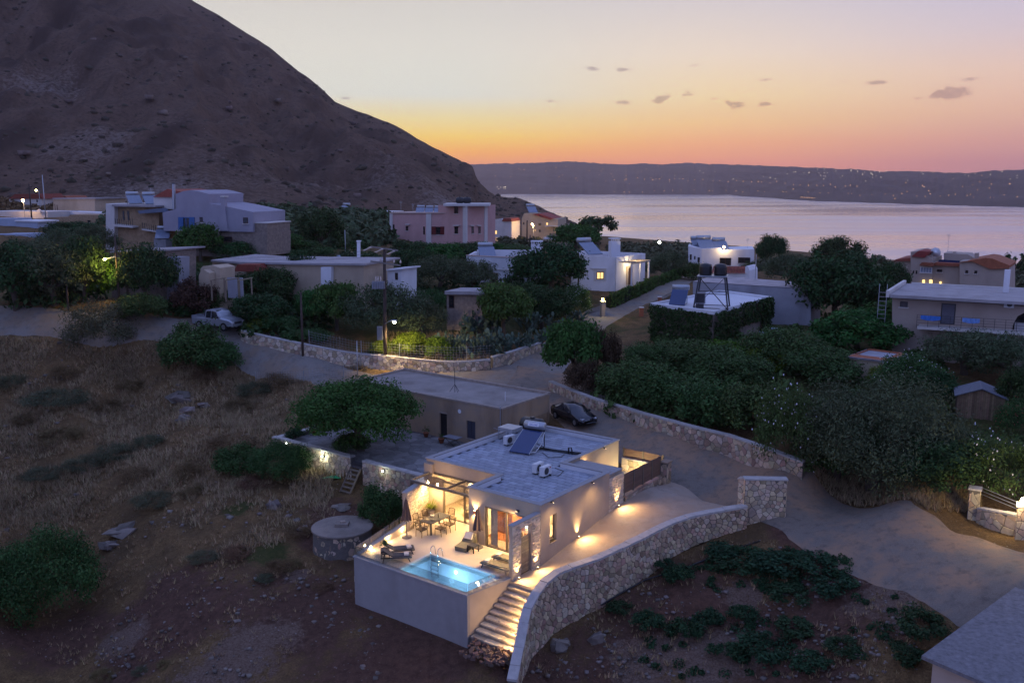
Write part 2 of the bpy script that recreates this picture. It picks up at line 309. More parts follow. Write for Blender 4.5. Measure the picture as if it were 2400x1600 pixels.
# boundary wall of the villa (top line, inner foot height), in the villa frame
BW=[(3.59,-1.25,-2.9),(3.09,-.09,-2.1),(2.86,.46,-1.6),(2.64,1.01,-1.1),(2.38,1.65,-.7),(2.31,2.47,-.2),(2.29,3.31,.2),(2.34,4.45,.4),(3.31,7.09,.6),(3.99,10.18,.8),(5.08,14.16,1.2),(7.69,17.46,1.6)]
FOOT=[([(-8.2,.25),(-.2,.25),(.3,3.0),(2.2,.9),(2.4,2.5),(2.4,4.5),(3.4,7.1),(4.1,10.2),(5.2,14.2),(7.6,17.3),(6.0,20.5),(.9,19.6),(-.2,17.4),(-3.0,19.3),(-10.2,15.6),(-10.2,8.8),(-9.4,7.8),(-8.5,4.8)],-3.3),
      ([(.25,.2),(2.7,.5),(2.3,2.6),(.5,3.2)],-3.3)]
FOOTW=[([tuple(VW(a,b)[:2]) for a,b in pl],z) for pl,z in FOOT]
PATIO=[tuple(VW(a,b)[:2]) for a,b in [(-29.3,11.2),(-13.4,10.9),(-10.6,12.2),(-10.6,20.2),(-29.3,20.4)]]
# roads -------------------------------------------------------------
def smooth(pts,n=12):
    pts=np.array(pts,float); out=[]
    for i in range(len(pts)-1):
        p0,p1,p2,p3=pts[max(i-1,0)],pts[i],pts[i+1],pts[min(i+2,len(pts)-1)]
        for t in np.linspace(0,1,n,endpoint=False):
            out.append(.5*((2*p1)+(-p0+p2)*t+(2*p0-5*p1+4*p2-p3)*t*t+(-p0+3*p1-3*p2+p3)*t**3))
    return np.array(out+[pts[-1]])
def gpts(l): return [G(*p) for p in l]
R1=smooth(gpts([(-300,735),(-120,740),(60,748),(250,765),(400,768),(500,778),(620,822),(760,866),(900,896),(1050,893),(1180,884),(1290,884)]))
R2=smooth(gpts([(1200,885),(1270,895),(1330,930),(1430,998),(1570,1068),(1740,1135),(1880,1190),(2040,1240),(2220,1310),(2440,1400),(2700,1500)]))
R3=smooth(gpts([(1235,885),(1300,830),(1370,775),(1420,736),(1480,706),(1560,675),(1640,648)]))
W1=np.interp(np.linspace(0,1,len(R1)),[0,.5,.8,1],[4.2,4.2,5,7]); W2=np.interp(np.linspace(0,1,len(R2)),[0,.12,.4,.6,1],[8,5.6,5.6,6.4,7.5]); W3=np.interp(np.linspace(0,1,len(R3)),[0,.3,1],[6,4.4,4])
def ribbon(path,wid,lift,nx=9,ragged=.35,skirt=.25):
    n=len(path); d=np.gradient(path[:,:2],axis=0); d/=np.linalg.norm(d,axis=1)[:,None]; nrm=np.stack([d[:,1],-d[:,0]],-1)
    s=np.linspace(-1,1,nx); V=[]
    k=np.arange(n)
    for j,t in enumerate(s):
        w=wid/2*t
        if abs(t)==1: w=w+(fbm(k*.35,k*0+j*9.3,3)-.5)*ragged*2*np.sign(t)
        q=path[:,:2]+nrm*w[:,None]; z=Hf(q[:,0],q[:,1])+lift-(.06 if abs(t)==1 else 0)
        V.append(np.stack([q[:,0],q[:,1],z],-1))
    V=np.stack(V,1).reshape(-1,3); f=[(i*nx+j,i*nx+j+1,(i+1)*nx+j+1,(i+1)*nx+j) for i in range(n-1) for j in range(nx-1)]
    return V,f
def roaddist(x,y):
    """signed margin (negative on the carriageway) of the nearest road"""
    best=np.full(x.shape,99.)
    for R,Wd in ((R1,W1),(R2,W2),(R3,W3)):
        for i in range(0,len(R),2):
            best=np.minimum(best,np.hypot(x-R[i,0],y-R[i,1])-Wd[i]/2)
    return best
# ground material ---------------------------------------------------
def groundmat():
    m,nt,b,out=newmat('field_ground'); N=nt.nodes; K=nt.links
    ge=N.new('ShaderNodeNewGeometry'); at=N.new('ShaderNodeAttribute'); at.attribute_name='gtype'; sp=N.new('ShaderNodeSeparateColor'); K.new(at.outputs['Color'],sp.inputs[0])
    def noise(s,d=6,r=.65):
        n=N.new('ShaderNodeTexNoise'); n.inputs['Scale'].default_value=s; n.inputs['Detail'].default_value=d; n.inputs['Roughness'].default_value=r; K.new(ge.outputs['Position'],n.inputs['Vector']); return n.outputs['Fac']
    def rng(v,a,c,x=0,y=1):
        n=N.new('ShaderNodeMapRange'); n.inputs[1].default_value=a; n.inputs[2].default_value=c; n.inputs[3].default_value=x; n.inputs[4].default_value=y; K.new(v,n.inputs[0]); return n.outputs[0]
    def mx(f,a,c):
        n=N.new('ShaderNodeMix'); n.data_type='RGBA'; K.new(f,n.inputs[0])
        for i,v in ((6,a),(7,c)):
            if isinstance(v,tuple): n.inputs[i].default_value=col4(v)
            else: K.new(v,n.inputs[i])
        return n.outputs[2]
    def addm(a,c,op='ADD'):
        n=N.new('ShaderNodeMath'); n.operation=op; K.new(a,n.inputs[0])
        if isinstance(c,(int,float)): n.inputs[1].default_value=c
        else: K.new(c,n.inputs[1])
        return n.outputs[0]
    n1=noise(.35,8); n2=noise(2.2,7,.7); n3=noise(9,5,.7)
    dry=mx(rng(n2,.3,.7),(.15,.085,.036),(.40,.26,.115)); dry=mx(rng(n1,.42,.62),dry,(.14,.095,.048)); dry=mx(rng(n3,.3,.75),(.085,.052,.026),dry)
    soil=mx(rng(n2,.3,.7),(.062,.034,.024),(.15,.08,.054)); soil=mx(rng(n3,.55,.75),soil,(.2,.115,.08))
    grav=mx(rng(n3,.35,.65),(.105,.062,.042),(.225,.16,.12))
    green=mx(rng(n2,.3,.7),(.03,.05,.014),(.10,.085,.03))
    w=addm(addm(n2,-.5),.9,'MULTIPLY'); w2=addm(addm(n1,-.5),1.1,'MULTIPLY'); w=addm(w,w2)
    c=mx(rng(addm(sp.outputs[0],w),.38,.62),dry,soil); c=mx(rng(addm(sp.outputs[1],w),.42,.6),c,grav); c=mx(rng(addm(sp.outputs[2],w),.4,.6),c,green)
    # scattered stones
    vo=N.new('ShaderNodeTexVoronoi'); vo.inputs['Scale'].default_value=2.6; K.new(ge.outputs['Position'],vo.inputs['Vector'])
    st=addm(rng(vo.outputs['Distance'],.16,.1),rng(n1,.5,.6),'MULTIPLY'); c=mx(st,c,(.27,.225,.195))
    K.new(c,b.inputs['Base Color']); b.inputs['Roughness'].default_value=.95; b.inputs['Specular IOR Level'].default_value=.1
    bp=N.new('ShaderNodeBump'); bp.inputs['Strength'].default_value=.9; bp.inputs['Distance'].default_value=.22; K.new(addm(addm(n3,.6,'MULTIPLY'),n2),bp.inputs['Height']); K.new(bp.outputs[0],b.inputs['Normal'])
    return m
MG=groundmat()
def roadmat(name,c1,c2,c3):
    m,nt,b,out=newmat(name); N=nt.nodes; K=nt.links; ge=N.new('ShaderNodeNewGeometry')
    def noise(s,d,r=.6):
        n=N.new('ShaderNodeTexNoise'); n.inputs['Scale'].default_value=s; n.inputs['Detail'].default_value=d; n.inputs['Roughness'].default_value=r; K.new(ge.outputs['Position'],n.inputs['Vector']); return n
    def mx(f,a,c,x,y):
        r=N.new('ShaderNodeMapRange'); r.inputs[1].default_value=x; r.inputs[2].default_value=y; K.new(f,r.inputs[0]); n=N.new('ShaderNodeMix'); n.data_type='RGBA'; K.new(r.outputs[0],n.inputs[0])
        for i,v in ((6,a),(7,c)):
            if isinstance(v,tuple): n.inputs[i].default_value=col4(v)
            else: K.new(v,n.inputs[i])
        return n.outputs[2]
    a=noise(.22,8,.72); d=noise(24,3); e=noise(1.6,6,.7)
    c=mx(d.outputs['Fac'],c1,c2,.3,.7); c=mx(a.outputs['Fac'],c,c3,.44,.58); c=mx(e.outputs['Fac'],tuple(x*.75 for x in c1),c,.25,.5)
    vo=N.new('ShaderNodeTexVoronoi'); vo.feature='DISTANCE_TO_EDGE'; vo.inputs['Scale'].default_value=.32; wp=N.new('ShaderNodeVectorMath'); wp.operation='ADD'; K.new(ge.outputs['Position'],wp.inputs[0]); K.new(e.outputs['Color'],wp.inputs[1]); K.new(wp.outputs[0],vo.inputs['Vector'])
    cr=N.new('ShaderNodeMath'); cr.operation='ADD'; K.new(vo.outputs['Distance'],cr.inputs[0]); r9=N.new('ShaderNodeMapRange'); r9.inputs[1].default_value=.42; r9.inputs[2].default_value=.55; r9.inputs[4].default_value=.05; K.new(a.outputs['Fac'],r9.inputs[0]); K.new(r9.outputs[0],cr.inputs[1]); c=mx(cr.outputs[0],tuple(x*.6 for x in c1),c,.0005,.006)
    K.new(c,b.inputs['Base Color']); b.inputs['Roughness'].default_value=.8; b.inputs['Specular IOR Level'].default_value=.25
    bp=N.new('ShaderNodeBump'); bp.inputs['Strength'].default_value=.35; bp.inputs['Distance'].default_value=.03; K.new(d.outputs['Fac'],bp.inputs['Height']); K.new(bp.outputs[0],b.inputs['Normal']); return m
MR=roadmat('worn_asphalt',(.16,.146,.128),(.255,.233,.202),(.22,.168,.122)); MRD=roadmat('dusty_asphalt',(.14,.118,.096),(.225,.19,.152),(.29,.188,.118)); MDR=roadmat('pressed_concrete',(.33,.26,.20),(.43,.345,.265),(.36,.26,.18))
for nm,R,Wd,lf,mm in (('road',R1,W1,.045,MR),('road_lane',R3,W3,.06,MR),('road_track',R2,W2,.075,MRD)):
    V,f=ribbon(R,Wd,lf); tag(npmesh(nm,V,f,mm,smooth=True),kind='structure')
# terrain sheet -----------------------------------------------------
def terrain():
    nc,nr=430,470
    an=np.linspace(-1.05,1.05,nc); an=np.tan(an*.72)*.78
    s=np.linspace(0,1,nr); Y=20+ (s**1.0)*62*.55; Y=np.concatenate([np.linspace(20,92,300,endpoint=False),92*np.exp(np.linspace(0,math.log(760/92),nr-300))])
    X=an[None]*Y[:,None]; YY=np.repeat(Y[:,None],nc,1); Z=Hf(X,YY)
    rd=roaddist(X,YY); near=np.clip(rd/3,0,1); vc=VW(-4,0.5); near=near*np.clip(np.hypot((X-vc[0]),(YY-vc[1]))/3-1.5,.12,1)
    Z=Z+((fbm(X*.55,YY*.55,4)-.5)*.55+(fbm(X*2.3,YY*2.3,2)-.5)*.16)*np.clip(near,.0,1)*np.clip(1.2-YY/500,0.2,1)
    Z=np.where(rd<-.5,Z-.16,Z)
    for pl,z in FOOTW:
        Z=np.where(inpoly(X,YY,pl),np.minimum(Z,z),Z)
    Z=np.where(inpoly(X,YY,PATIO),.42,Z)
    def blob(l):
        w=np.zeros(X.shape)
        for px,py,r in l:
            g=G(px,py); w=np.maximum(w,1-np.hypot(X-g[0],YY-g[1])/r)
        return np.clip(w,0,1)
    soil=blob([(950,1560,9),(700,1450,9),(400,1440,9),(150,1500,6),(1250,1590,5),(1600,1450,9),(1800,1500,9),(1900,1260,4),(2000,1400,7),(1450,1560,6),(800,1200,4),(760,1260,4),(2050,1300,3)])
    grav=blob([(560,1540,5.5),(280,1500,3),(700,1345,1.5),(1650,1540,5),(2100,1390,4.2),(1500,1560,3.5),(1750,1390,2.5),(2350,1340,4)])
    green=blob([(1000,750,20),(1200,720,26),(700,720,20),(200,650,30),(500,640,26),(1600,880,16),(1900,900,20),(2200,950,20),(1750,760,22),(2100,780,24),(800,620,40),(1000,540,60),(560,1190,2.5),(640,1290,3)])
    v=np.stack([X,YY,Z],-1).reshape(-1,3); i=np.arange((nr-1)*nc).reshape(nr-1,nc)[:,:-1].ravel(); f=np.stack([i,i+1,i+nc+1,i+nc],-1)
    at=np.stack([soil,grav,green,np.ones_like(soil)],-1).reshape(-1,4)
    return tag(npmesh('terrain',v,f,MG,smooth=True,attr=at),kind='structure')
terrain()
# drive and steps landing in pressed concrete ------------------------
def zdrive(b): return np.interp(b,[2.9,5.7,13.1,15,20,22],[-.18,-.24,.74,.95,1.32,1.38])
def drive():
    rb=np.array([p[1] for p in BW[5:]]); ra=np.array([p[0] for p in BW[5:]]); V=[];nx=18; bs=np.concatenate([np.linspace(3.1,17.4,60),17.4+np.linspace(.06,1,12)])
    for i,b in enumerate(bs):
        for t in np.linspace(0,1,nx):
            if i<60: x0=.5 if b<15 else np.interp(b,[15,19.6],[.6,1.1]); x1=np.interp(b,rb,ra)+.1; a=x0+(x1-x0)*t; bb=b
            else: s_=b-17.4; a=.85+(7.8-.85)*t+.2*s_*(1-t); bb=17.4+s_*(np.interp(t,[0,1],[3.2,.9])+.25*math.sin(t*9))
            w=VW(a,bb); z=zdrive(bb); zr=hz(w[0],w[1])+.1
            if i>=60: z=z+(zr-z)*s_**1.5
            V.append((w[0],w[1],z))
    f=[(i*nx+j,i*nx+j+1,(i+1)*nx+j+1,(i+1)*nx+j) for i in range(len(bs)-1) for j in range(nx-1)]
    return tag(npmesh('driveway',V,f,MDR,smooth=True),kind='structure')
drive()
# ------------------------------------------------------------------ mountain
SIL=[(-700,-620),(-300,-390),(0,-270),(200,-150),(350,-75),(485,0),(553,43),(653,112),(694,148),(765,204),(796,237),(842,258),(918,286),(969,316),(1036,352),(1082,378),(1100,384),(1111,392),(1116,410),(1124,426),(1148,449),(1165,459),(1190,463),(1215,464),(1239,473),(1264,483),(1280,493),(1309,505),(1349,522),(1372,541),(1390,556),(1420,575),(1470,600)]
def mountmat():
    m,nt,b,out=newmat('scrub_mountainside'); N=nt.nodes; K=nt.links; ge=N.new('ShaderNodeNewGeometry')
    def noise(s,d=7,r=.7):
        n=N.new('ShaderNodeTexNoise'); n.inputs['Scale'].default_value=s; n.inputs['Detail'].default_value=d; n.inputs['Roughness'].default_value=r; K.new(ge.outputs['Position'],n.inputs['Vector']); return n.outputs['Fac']
    def mx(f,a,c,x,y):
        r=N.new('ShaderNodeMapRange'); r.inputs[1].default_value=x; r.inputs[2].default_value=y; K.new(f,r.inputs[0]); n=N.new('ShaderNodeMix'); n.data_type='RGBA'; K.new(r.outputs[0],n.inputs[0])
        for i,v in ((6,a),(7,c)):
            if isinstance(v,tuple): n.inputs[i].default_value=col4(v)
            else: K.new(v,n.inputs[i])
        return n.outputs[2]
    at=N.new('ShaderNodeAttribute'); at.attribute_name='gtype'; sp=N.new('ShaderNodeSeparateColor'); K.new(at.outputs['Color'],sp.inputs[0])
    n1=noise(.012); n2=noise(.12,8,.75); n3=noise(.5,5,.7)
    c=mx(n2,(.085,.052,.036),(.165,.105,.072),.3,.7); c=mx(n1,c,(.13,.08,.055),.45,.7); c=mx(n3,(.062,.042,.028),c,.3,.5)
    mp=N.new('ShaderNodeMapping'); mp.inputs['Scale'].default_value=(.05,.006,.012); mp.inputs['Rotation'].default_value=(0,0,.35); K.new(ge.outputs['Position'],mp.inputs[0]); ng=N.new('ShaderNodeTexNoise'); ng.inputs['Scale'].default_value=1; ng.inputs['Detail'].default_value=6; K.new(mp.outputs[0],ng.inputs['Vector']); c=mx(ng.outputs['Fac'],(.06,.038,.028),c,.36,.52)  # gully shade put into the colour as dark streaks down the slope
    am=N.new('ShaderNodeMath'); am.operation='MULTIPLY'; K.new(sp.outputs[0],am.inputs[0]); K.new(n3,am.inputs[1]); c=mx(am.outputs[0],c,(.23,.18,.15),.34,.56)
    K.new(c,b.inputs['Base Color']); b.inputs['Roughness'].default_value=.95; b.inputs['Specular IOR Level'].default_value=.1
    bp=N.new('ShaderNodeBump'); bp.inputs['Strength'].default_value=1; bp.inputs['Distance'].default_value=1.6; K.new(n2,bp.inputs['Height']); K.new(bp.outputs[0],b.inputs['Normal']); return m
MM=mountmat()
def mountain():
    px=np.concatenate([np.linspace(-700,0,70,endpoint=False),np.linspace(0,1470,470)]); sx=[s[0] for s in SIL]; sy=[s[1] for s in SIL]; sil=np.interp(px,sx,sy)
    Yr=np.interp(px,[-700,0,700,1080,1115,1250,1470],[900,930,900,780,700,640,560]); Yb=np.interp(px,[-700,0,400,800,1100,1250,1400,1470],[330,330,320,325,370,400,440,460])
    Zr=np.array([D(a,c,y)[2] for a,c,y in zip(px,sil,Yr)]); nt_=190; T=np.concatenate([np.linspace(0,1,nt_),1+np.linspace(.03,.5,24)]); nr=len(T)
    rayx=(px-1200)/F/CT
    V=np.zeros((nr,len(px),3)); A=np.zeros((nr,len(px)))
    xb=(px-1200)/F*Yb/CT; zb=Hf(xb,Yb)-2.5
    for i,t in enumerate(T):
        tt=min(t,1); y=Yb+(Yr-Yb)*t; x=(px-1200)/F*1.0*y
        z=zb+(Zr-zb)*(tt**1.12)
        bow=np.sin(np.pi*tt)**1.4*(1-.62*tt)
        amp=np.clip((Zr-zb)/60,.15,1.6)*bow
        q=x+y*.25
        g=fbm(q*.012+3,y*.004,5)-.5; rg=np.abs(fbm(x*.02+9,y*.009+4,4)-.5)*2
        z=z+amp*(g*56-rg*34+10)+(fbm(x*.05,y*.05,5)-.5)*11*np.clip(bow*3,.25,1)*np.clip((Zr-zb)/40,.15,1)
        if t>1: z=Zr-(t-1)*(Yr-Yb)*1.0*np.clip((Zr-zb)/60+.4,.4,1.2)
        V[i,:,0]=x; V[i,:,1]=y; V[i,:,2]=z
        A[i]=np.clip(fbm(x*.016+40,y*.01+7,3)*1.7-.35,0,1)*np.clip(1.25-tt*1.5,0,1)
    nc=len(px); k=np.arange((nr-1)*nc).reshape(nr-1,nc)[:,:-1].ravel(); f=np.stack([k,k+1,k+nc+1,k+nc],-1)
    at=np.stack([A,A*0,A*0,A*0+1],-1).reshape(-1,4)
    o=tag(npmesh('mountain',V.reshape(-1,3),f,MM,smooth=True,attr=at),kind='structure')
    return V,nt_
MV,MNT=mountain()
def blobs(name,pts,rad,m,seed,parent=None,flat=.75):
    """many low bushes as lumpy little solids"""
    r=np.random.default_rng(seed); ico=np.array([(0,0,1)]+[(.894*math.cos(a),.894*math.sin(a),.447) for a in np.arange(5)*2*math.pi/5]+[(.894*math.cos(a),.894*math.sin(a),-.3) for a in (np.arange(5)+.5)*2*math.pi/5])
    tri=[(0,1+i,1+(i+1)%5) for i in range(5)]+[(1+i,6+i,1+(i+1)%5) for i in range(5)]+[(1+(i+1)%5,6+i,6+(i+1)%5) for i in range(5)]
    n=len(pts); v=ico[None]*(1+(r.random((n,11,1))-.5)*.7); a=r.random(n)*6.28; c,s=np.cos(a)[:,None],np.sin(a)[:,None]
    x=v[...,0]*c-v[...,1]*s; y=v[...,0]*s+v[...,1]*c; v=np.stack([x,y,v[...,2]*flat],-1)*np.asarray(rad)[:,None,None]+np.asarray(pts)[:,None]
    f=(np.array(tri)[None]+11*np.arange(n)[:,None,None]).reshape(-1,3); return npmesh(name,v.reshape(-1,3),f,m,parent)
MSCRUB=mat('scrub_leaf',(.062,.048,.032),.95,.3,.05,0,isl=.3)
def mtn_scrub():
    r=np.random.default_rng(5); n=2600; i=(r.random(n)**1.25*(MNT-4)).astype(int); j=r.integers(60,530,n); a=MV[i,j]; fx=r.random((n,1)); p=a+(MV[np.minimum(i+1,MNT),j]-a)*fx+(MV[i,np.minimum(j+1,538)]-a)*r.random((n,1))
    k=fbm(p[:,0]*.03,p[:,1]*.03,3)>.44; p=p[k]; rad=.5+r.random(len(p))**2.5*1.8
    tag(blobs('mountain_scrub',p,rad,MSCRUB,6),'dark low scrub dotted over the whole mountainside','scrub',kind='stuff')
mtn_scrub()
def mtn_rocks():
    r=np.random.default_rng(15); n=600; i=(r.random(n)**1.7*(MNT*.75)).astype(int); j=r.integers(60,536,n); p=MV[i,j]+r.normal(size=(n,3))*np.array([2,2,0]); k=fbm(p[:,0]*.02+5,p[:,1]*.02,3)>.5; p=p[k]; m=len(p); rad=.25+r.random(m)**4*1.5
    base=np.array([(x,y,z) for x in(-1,1) for y in(-1,1) for z in(-.6,.8)],float); v=base[None]*(1+(r.random((m,8,3))-.5)*.9)*rad[:,None,None]*np.array([1.1,1,.85])+p[:,None]; f=np.array([(0,1,3,2),(4,6,7,5),(0,4,5,1),(2,3,7,6),(1,5,7,3),(0,2,6,4)])
    tag(npmesh('mountain_rocks',v.reshape(-1,3),(f[None]+8*np.arange(m)[:,None,None]).reshape(-1,4),mat('mountain_rock',(.165,.12,.095),.95,.3,.3,.5,1,isl=.3)),'pale crags and boulders breaking through the lower mountainside','rocks',kind='stuff')
mtn_rocks()
# ------------------------------------------------------------------ sea and far shore
SEA=-49.0
def seamat():
    m,nt,b,out=newmat('evening_sea'); N=nt.nodes; K=nt.links; ge=N.new('ShaderNodeNewGeometry')
    def noise(sx,sy,s,d=4):
        mp=N.new('ShaderNodeMapping'); mp.inputs['Scale'].default_value=(sx,sy,1); K.new(ge.outputs['Position'],mp.inputs[0]); n=N.new('ShaderNodeTexNoise'); n.inputs['Scale'].default_value=s; n.inputs['Detail'].default_value=d; K.new(mp.outputs[0],n.inputs['Vector']); return n.outputs['Fac']
    w=noise(1,1.6,.05,6); lane=noise(.25,1.,.006,5)
    b.inputs['Base Color'].default_value=(.47,.43,.50,1); b.inputs['IOR'].default_value=1.9
    mr=N.new('ShaderNodeMapRange'); mr.inputs[1].default_value=.35; mr.inputs[2].default_value=.65; mr.inputs[3].default_value=.10; mr.inputs[4].default_value=.26; K.new(lane,mr.inputs[0]); K.new(mr.outputs[0],b.inputs['Roughness'])
    bp=N.new('ShaderNodeBump'); bp.inputs['Strength'].default_value=.4; bp.inputs['Distance'].default_value=.6; K.new(w,bp.inputs['Height']); K.new(bp.outputs[0],b.inputs['Normal']); return m
sea=MB(); nx=24
for i in range(nx):
    x0=-2500+i*500; x1=x0+500; sea.quad((x0,250,SEA),(x1,250,SEA),(x1,9500,SEA),(x0,9500,SEA))
tag(sea.build('sea',seamat()),kind='structure')
TOPL=[(900,392),(1100,386),(1230,380),(1340,379),(1420,383),(1500,384),(1640,383),(1750,387),(1850,391),(1950,395),(2050,401),(2150,403),(2250,405),(2320,400),(2400,396),(2600,392),(2900,400)]
WATL=[(900,455),(1200,455),(1700,457),(1760,462),(1900,472),(2050,476),(2200,481),(2400,487),(2900,500)]
def farshore():
    px=np.linspace(900,2900,520); top=np.interp(px,*zip(*TOPL))+ (fbm(px*.02,px*0,4)-.5)*5+(fbm(px*.15,px*0+5,2)-.5)*2.5; wat=np.interp(px,*zip(*WATL))+(fbm(px*.03,px*0+9,3)-.5)*2
    Y0=np.array([P(a,b,SEA)[1] for a,b in zip(px,wat)]); Y1=Y0+1500; nr=34; V=np.zeros((nr,len(px),3))
    for i in range(nr):
        t=i/(nr-4.); y=Y0+(Y1-Y0)*t; tt=min(t,1); zt=np.array([D(a,b,c)[2] for a,b,c in zip(px,top,Y1)])
        z=SEA-3+(zt-SEA+3)*(tt**.85)+(fbm(px*.02+i*.6,px*0+i*.3,4)-.5)*36*math.sin(math.pi*tt)
        if t>1: z=zt-(t-1)*1500
        V[i,:,0]=(px-1200)/F*y; V[i,:,1]=y; V[i,:,2]=z
    nc=len(px); k=np.arange((nr-1)*nc).reshape(nr-1,nc)[:,:-1].ravel(); f=np.stack([k,k+1,k+nc+1,k+nc],-1)
    m=mat('far_shore_scrub',(.055,.042,.04),.95,.5,.004,0); tag(npmesh('far_hills',V.reshape(-1,3),f,m,smooth=True),kind='structure'); return V,px
FV,FPX=farshore()
def farlights():
    r=np.random.default_rng(3); warm=[];white=[]; mbs={'w':MB(),'o':MB()}
    def put(px,py,s,k):
        py=max(py,np.interp(px,*zip(*TOPL))+4+abs(r.normal(0,3)))
        j=int(np.argmin(abs(FPX-px))); best=None
        for i in range(30):
            p=FV[i,j]; d=np.array([p[0],p[1],p[2]-HC]); f=d[1]*CT-d[2]*ST; yy=800-F*(d[1]*ST+d[2]*CT)/f
            if yy<=py: best=p; break
        if best is None: best=FV[29,j]
        q=best*1.0; q[1]-=14; q[2]+=6; mbs[k].ball(q,s*.66*q[1]/6000,4)
    for _ in range(34): put(r.uniform(1560,2390),r.uniform(396,432),r.uniform(1.6,3.0),'w')
    for _ in range(26): put(r.uniform(1820,2060),r.uniform(396,420),r.uniform(1.6,3.2),'w')
    for _ in range(30): put(r.uniform(1130,1560),r.normal(412,12),r.uniform(1.2,2.2),'o')
    for i in range(34):
        x=1440+i*17+r.normal(0,4); put(x,424+max(0,(x-1650))*.06+r.normal(0,1.5),r.uniform(2,3.4),'o')
    for i in range(40): put(1430+i*24+r.normal(0,7),452+max(0,(1430+i*24-1700))*.026+r.normal(0,1.5),r.uniform(1.8,3.2),'o')
    for i in range(16): put(2060+r.uniform(0,330),r.normal(440,12),r.uniform(2,3.6),'o')
    for i in range(9): put(1164+r.uniform(0,22),444+r.uniform(-2,2),r.uniform(1.8,3),'w')
    for i in range(10): put(1866+i*3.4,470-i*.2,2.6,'o')
    tag(mbs['w'].build('town_lights',emat('white_town_light',(1,.82,.58),3.2)),'cold white house lights scattered along the far ridge','lights',kind='stuff')
    tag(mbs['o'].build('street_lights',emat('amber_town_light',(1,.5,.2),3.5)),'amber street lights strung along the far shore','lights',kind='stuff')
    p=P(1340,452,SEA); b=MB(); b.ball((p[0],p[1],SEA+14),9,6); b2=MB().box(p[0]-16,p[0]+16,p[1]-6,p[1]+6,SEA-.5,SEA+5)
    t=thing('beacon',"orange light glowing at the water's edge below the far hills",'beacon'); b.build('lantern',emat('beacon_glow',(1,.5,.16),30),t); b2.build('jetty',mat('jetty_rock',(.1,.08,.07)),t)
farlights()
# ------------------------------------------------------------------ shared materials
BEIGE=mat('beige_render',(.40,.325,.255),.9,.08,1.2,.12,60,stain=.22); COPING=mat('grey_coping',(.30,.29,.29),.8,.1,3,.1); WHITEIN=mat('white_parapet',(.66,.66,.68),.85,.06,2,.1)
TILE=mat('roof_paver',(.30,.325,.375),.85,.06,6,.3,30,isl=.17); GROUT=mat('paver_joint',(.09,.09,.1),.95,.1)
FLOORT=mat('sand_floor',(.50,.42,.33),.6,.06,1.5,.05,40); POOLM=mat('pool_render',(.60,.74,.84),.5,.05,4,.05); POOLC=mat('pool_coping',(.42,.46,.48),.6,.08)
STONE=mat('limestone',(.46,.35,.235),.9,.22,3,.5,14,isl=.4); MORT=mat('mortar',(.13,.115,.1),.95,.2,5,.5,25); LEDGE=mat('ledge_stone',(.60,.50,.38),.9,.12,6,.5,30,isl=.3)
PINKST=mat('rose_limestone',(.40,.27,.19),.9,.22,3,.5,14,isl=.38); GREYST=mat('grey_limestone',(.44,.36,.27),.9,.2,3,.5,14,isl=.35)
CAPST=mat('wall_cap',(.42,.39,.36),.9,.15,3,.4,20); PINKCAP=mat('rose_cap',(.55,.40,.33),.8,.12,3,.2)
ALU=mat('bronze_aluminium',(.13,.105,.08),.45,.08,3,0,spec=.5); DARKM=mat('dark_metal',(.035,.035,.04),.4,.1,3,0,spec=.5); STEEL=mat('steel',(.6,.62,.64),.22,.06,5,0,metal=1); GALV=mat('galvanised',(.42,.44,.46),.45,.12,4,.05,metal=.7)
GLASS=glassmat('window_glass',(.97,.96,.93),tr=.965,mx_=.3); BALG=glassmat('balustrade_glass',(.93,.96,.96),tr=.93,mx_=.4); GREYW=mat('grey_render_wall',(.30,.28,.27),.9,.07,2,.12,60,stain=.3)
WOODF=mat('brown_fence',(.17,.105,.075),.7,.12,4,.15,40,isl=.12); TEAK=mat('weathered_slat',(.24,.19,.13),.8,.15,6,.2,40,isl=.2); WARD=mat('orange_wood',(.42,.17,.06),.5,.2,3,.1)
WHITE=mat('white_paint',(.72,.72,.72),.7,.06,2,.06); CURT=mat('curtain_cloth',(.75,.7,.66),.9,.05); GREYF=mat('charcoal_fabric',(.06,.06,.065),.9,.2,8,.2); TAUPE=mat('taupe_fabric',(.17,.155,.11),.95,.15,7,.3); CUSH=mat('cream_cushion',(.62,.55,.47),.95,.12,9,.2); UMBR=mat('plum_canvas',(.085,.06,.06),.9,.15,6,.15)
BLACKP=mat('black_plastic',(.012,.012,.014),.35,.1,3,0,spec=.5); PANEL=mat('solar_blue',(.01,.03,.11),.12,.1,3,0,spec=.8); ACW=mat('ac_white',(.62,.63,.64),.5,.06,4,0); RATT=mat('rattan',(.12,.085,.05),.8,.2,12,.3)
TERRA=mat('terracotta',(.36,.13,.07),.85,.15,4,.2); REDT=mat('red_roof_tile',(.27,.07,.045),.8,.2,2,.3,10,isl=.25); CONC=mat('rough_concrete',(.24,.20,.165),.95,.2,1.2,.5,14,stain=.6)
WARMG=emat('warm_lamp_glow',(1,.72,.36),14); WHITEG=emat('white_lamp_glow',(.9,1,.85),25); POOLG=emat('pool_lamp_glow',(.75,.95,1),9)
WARM=(1,.63,.27)
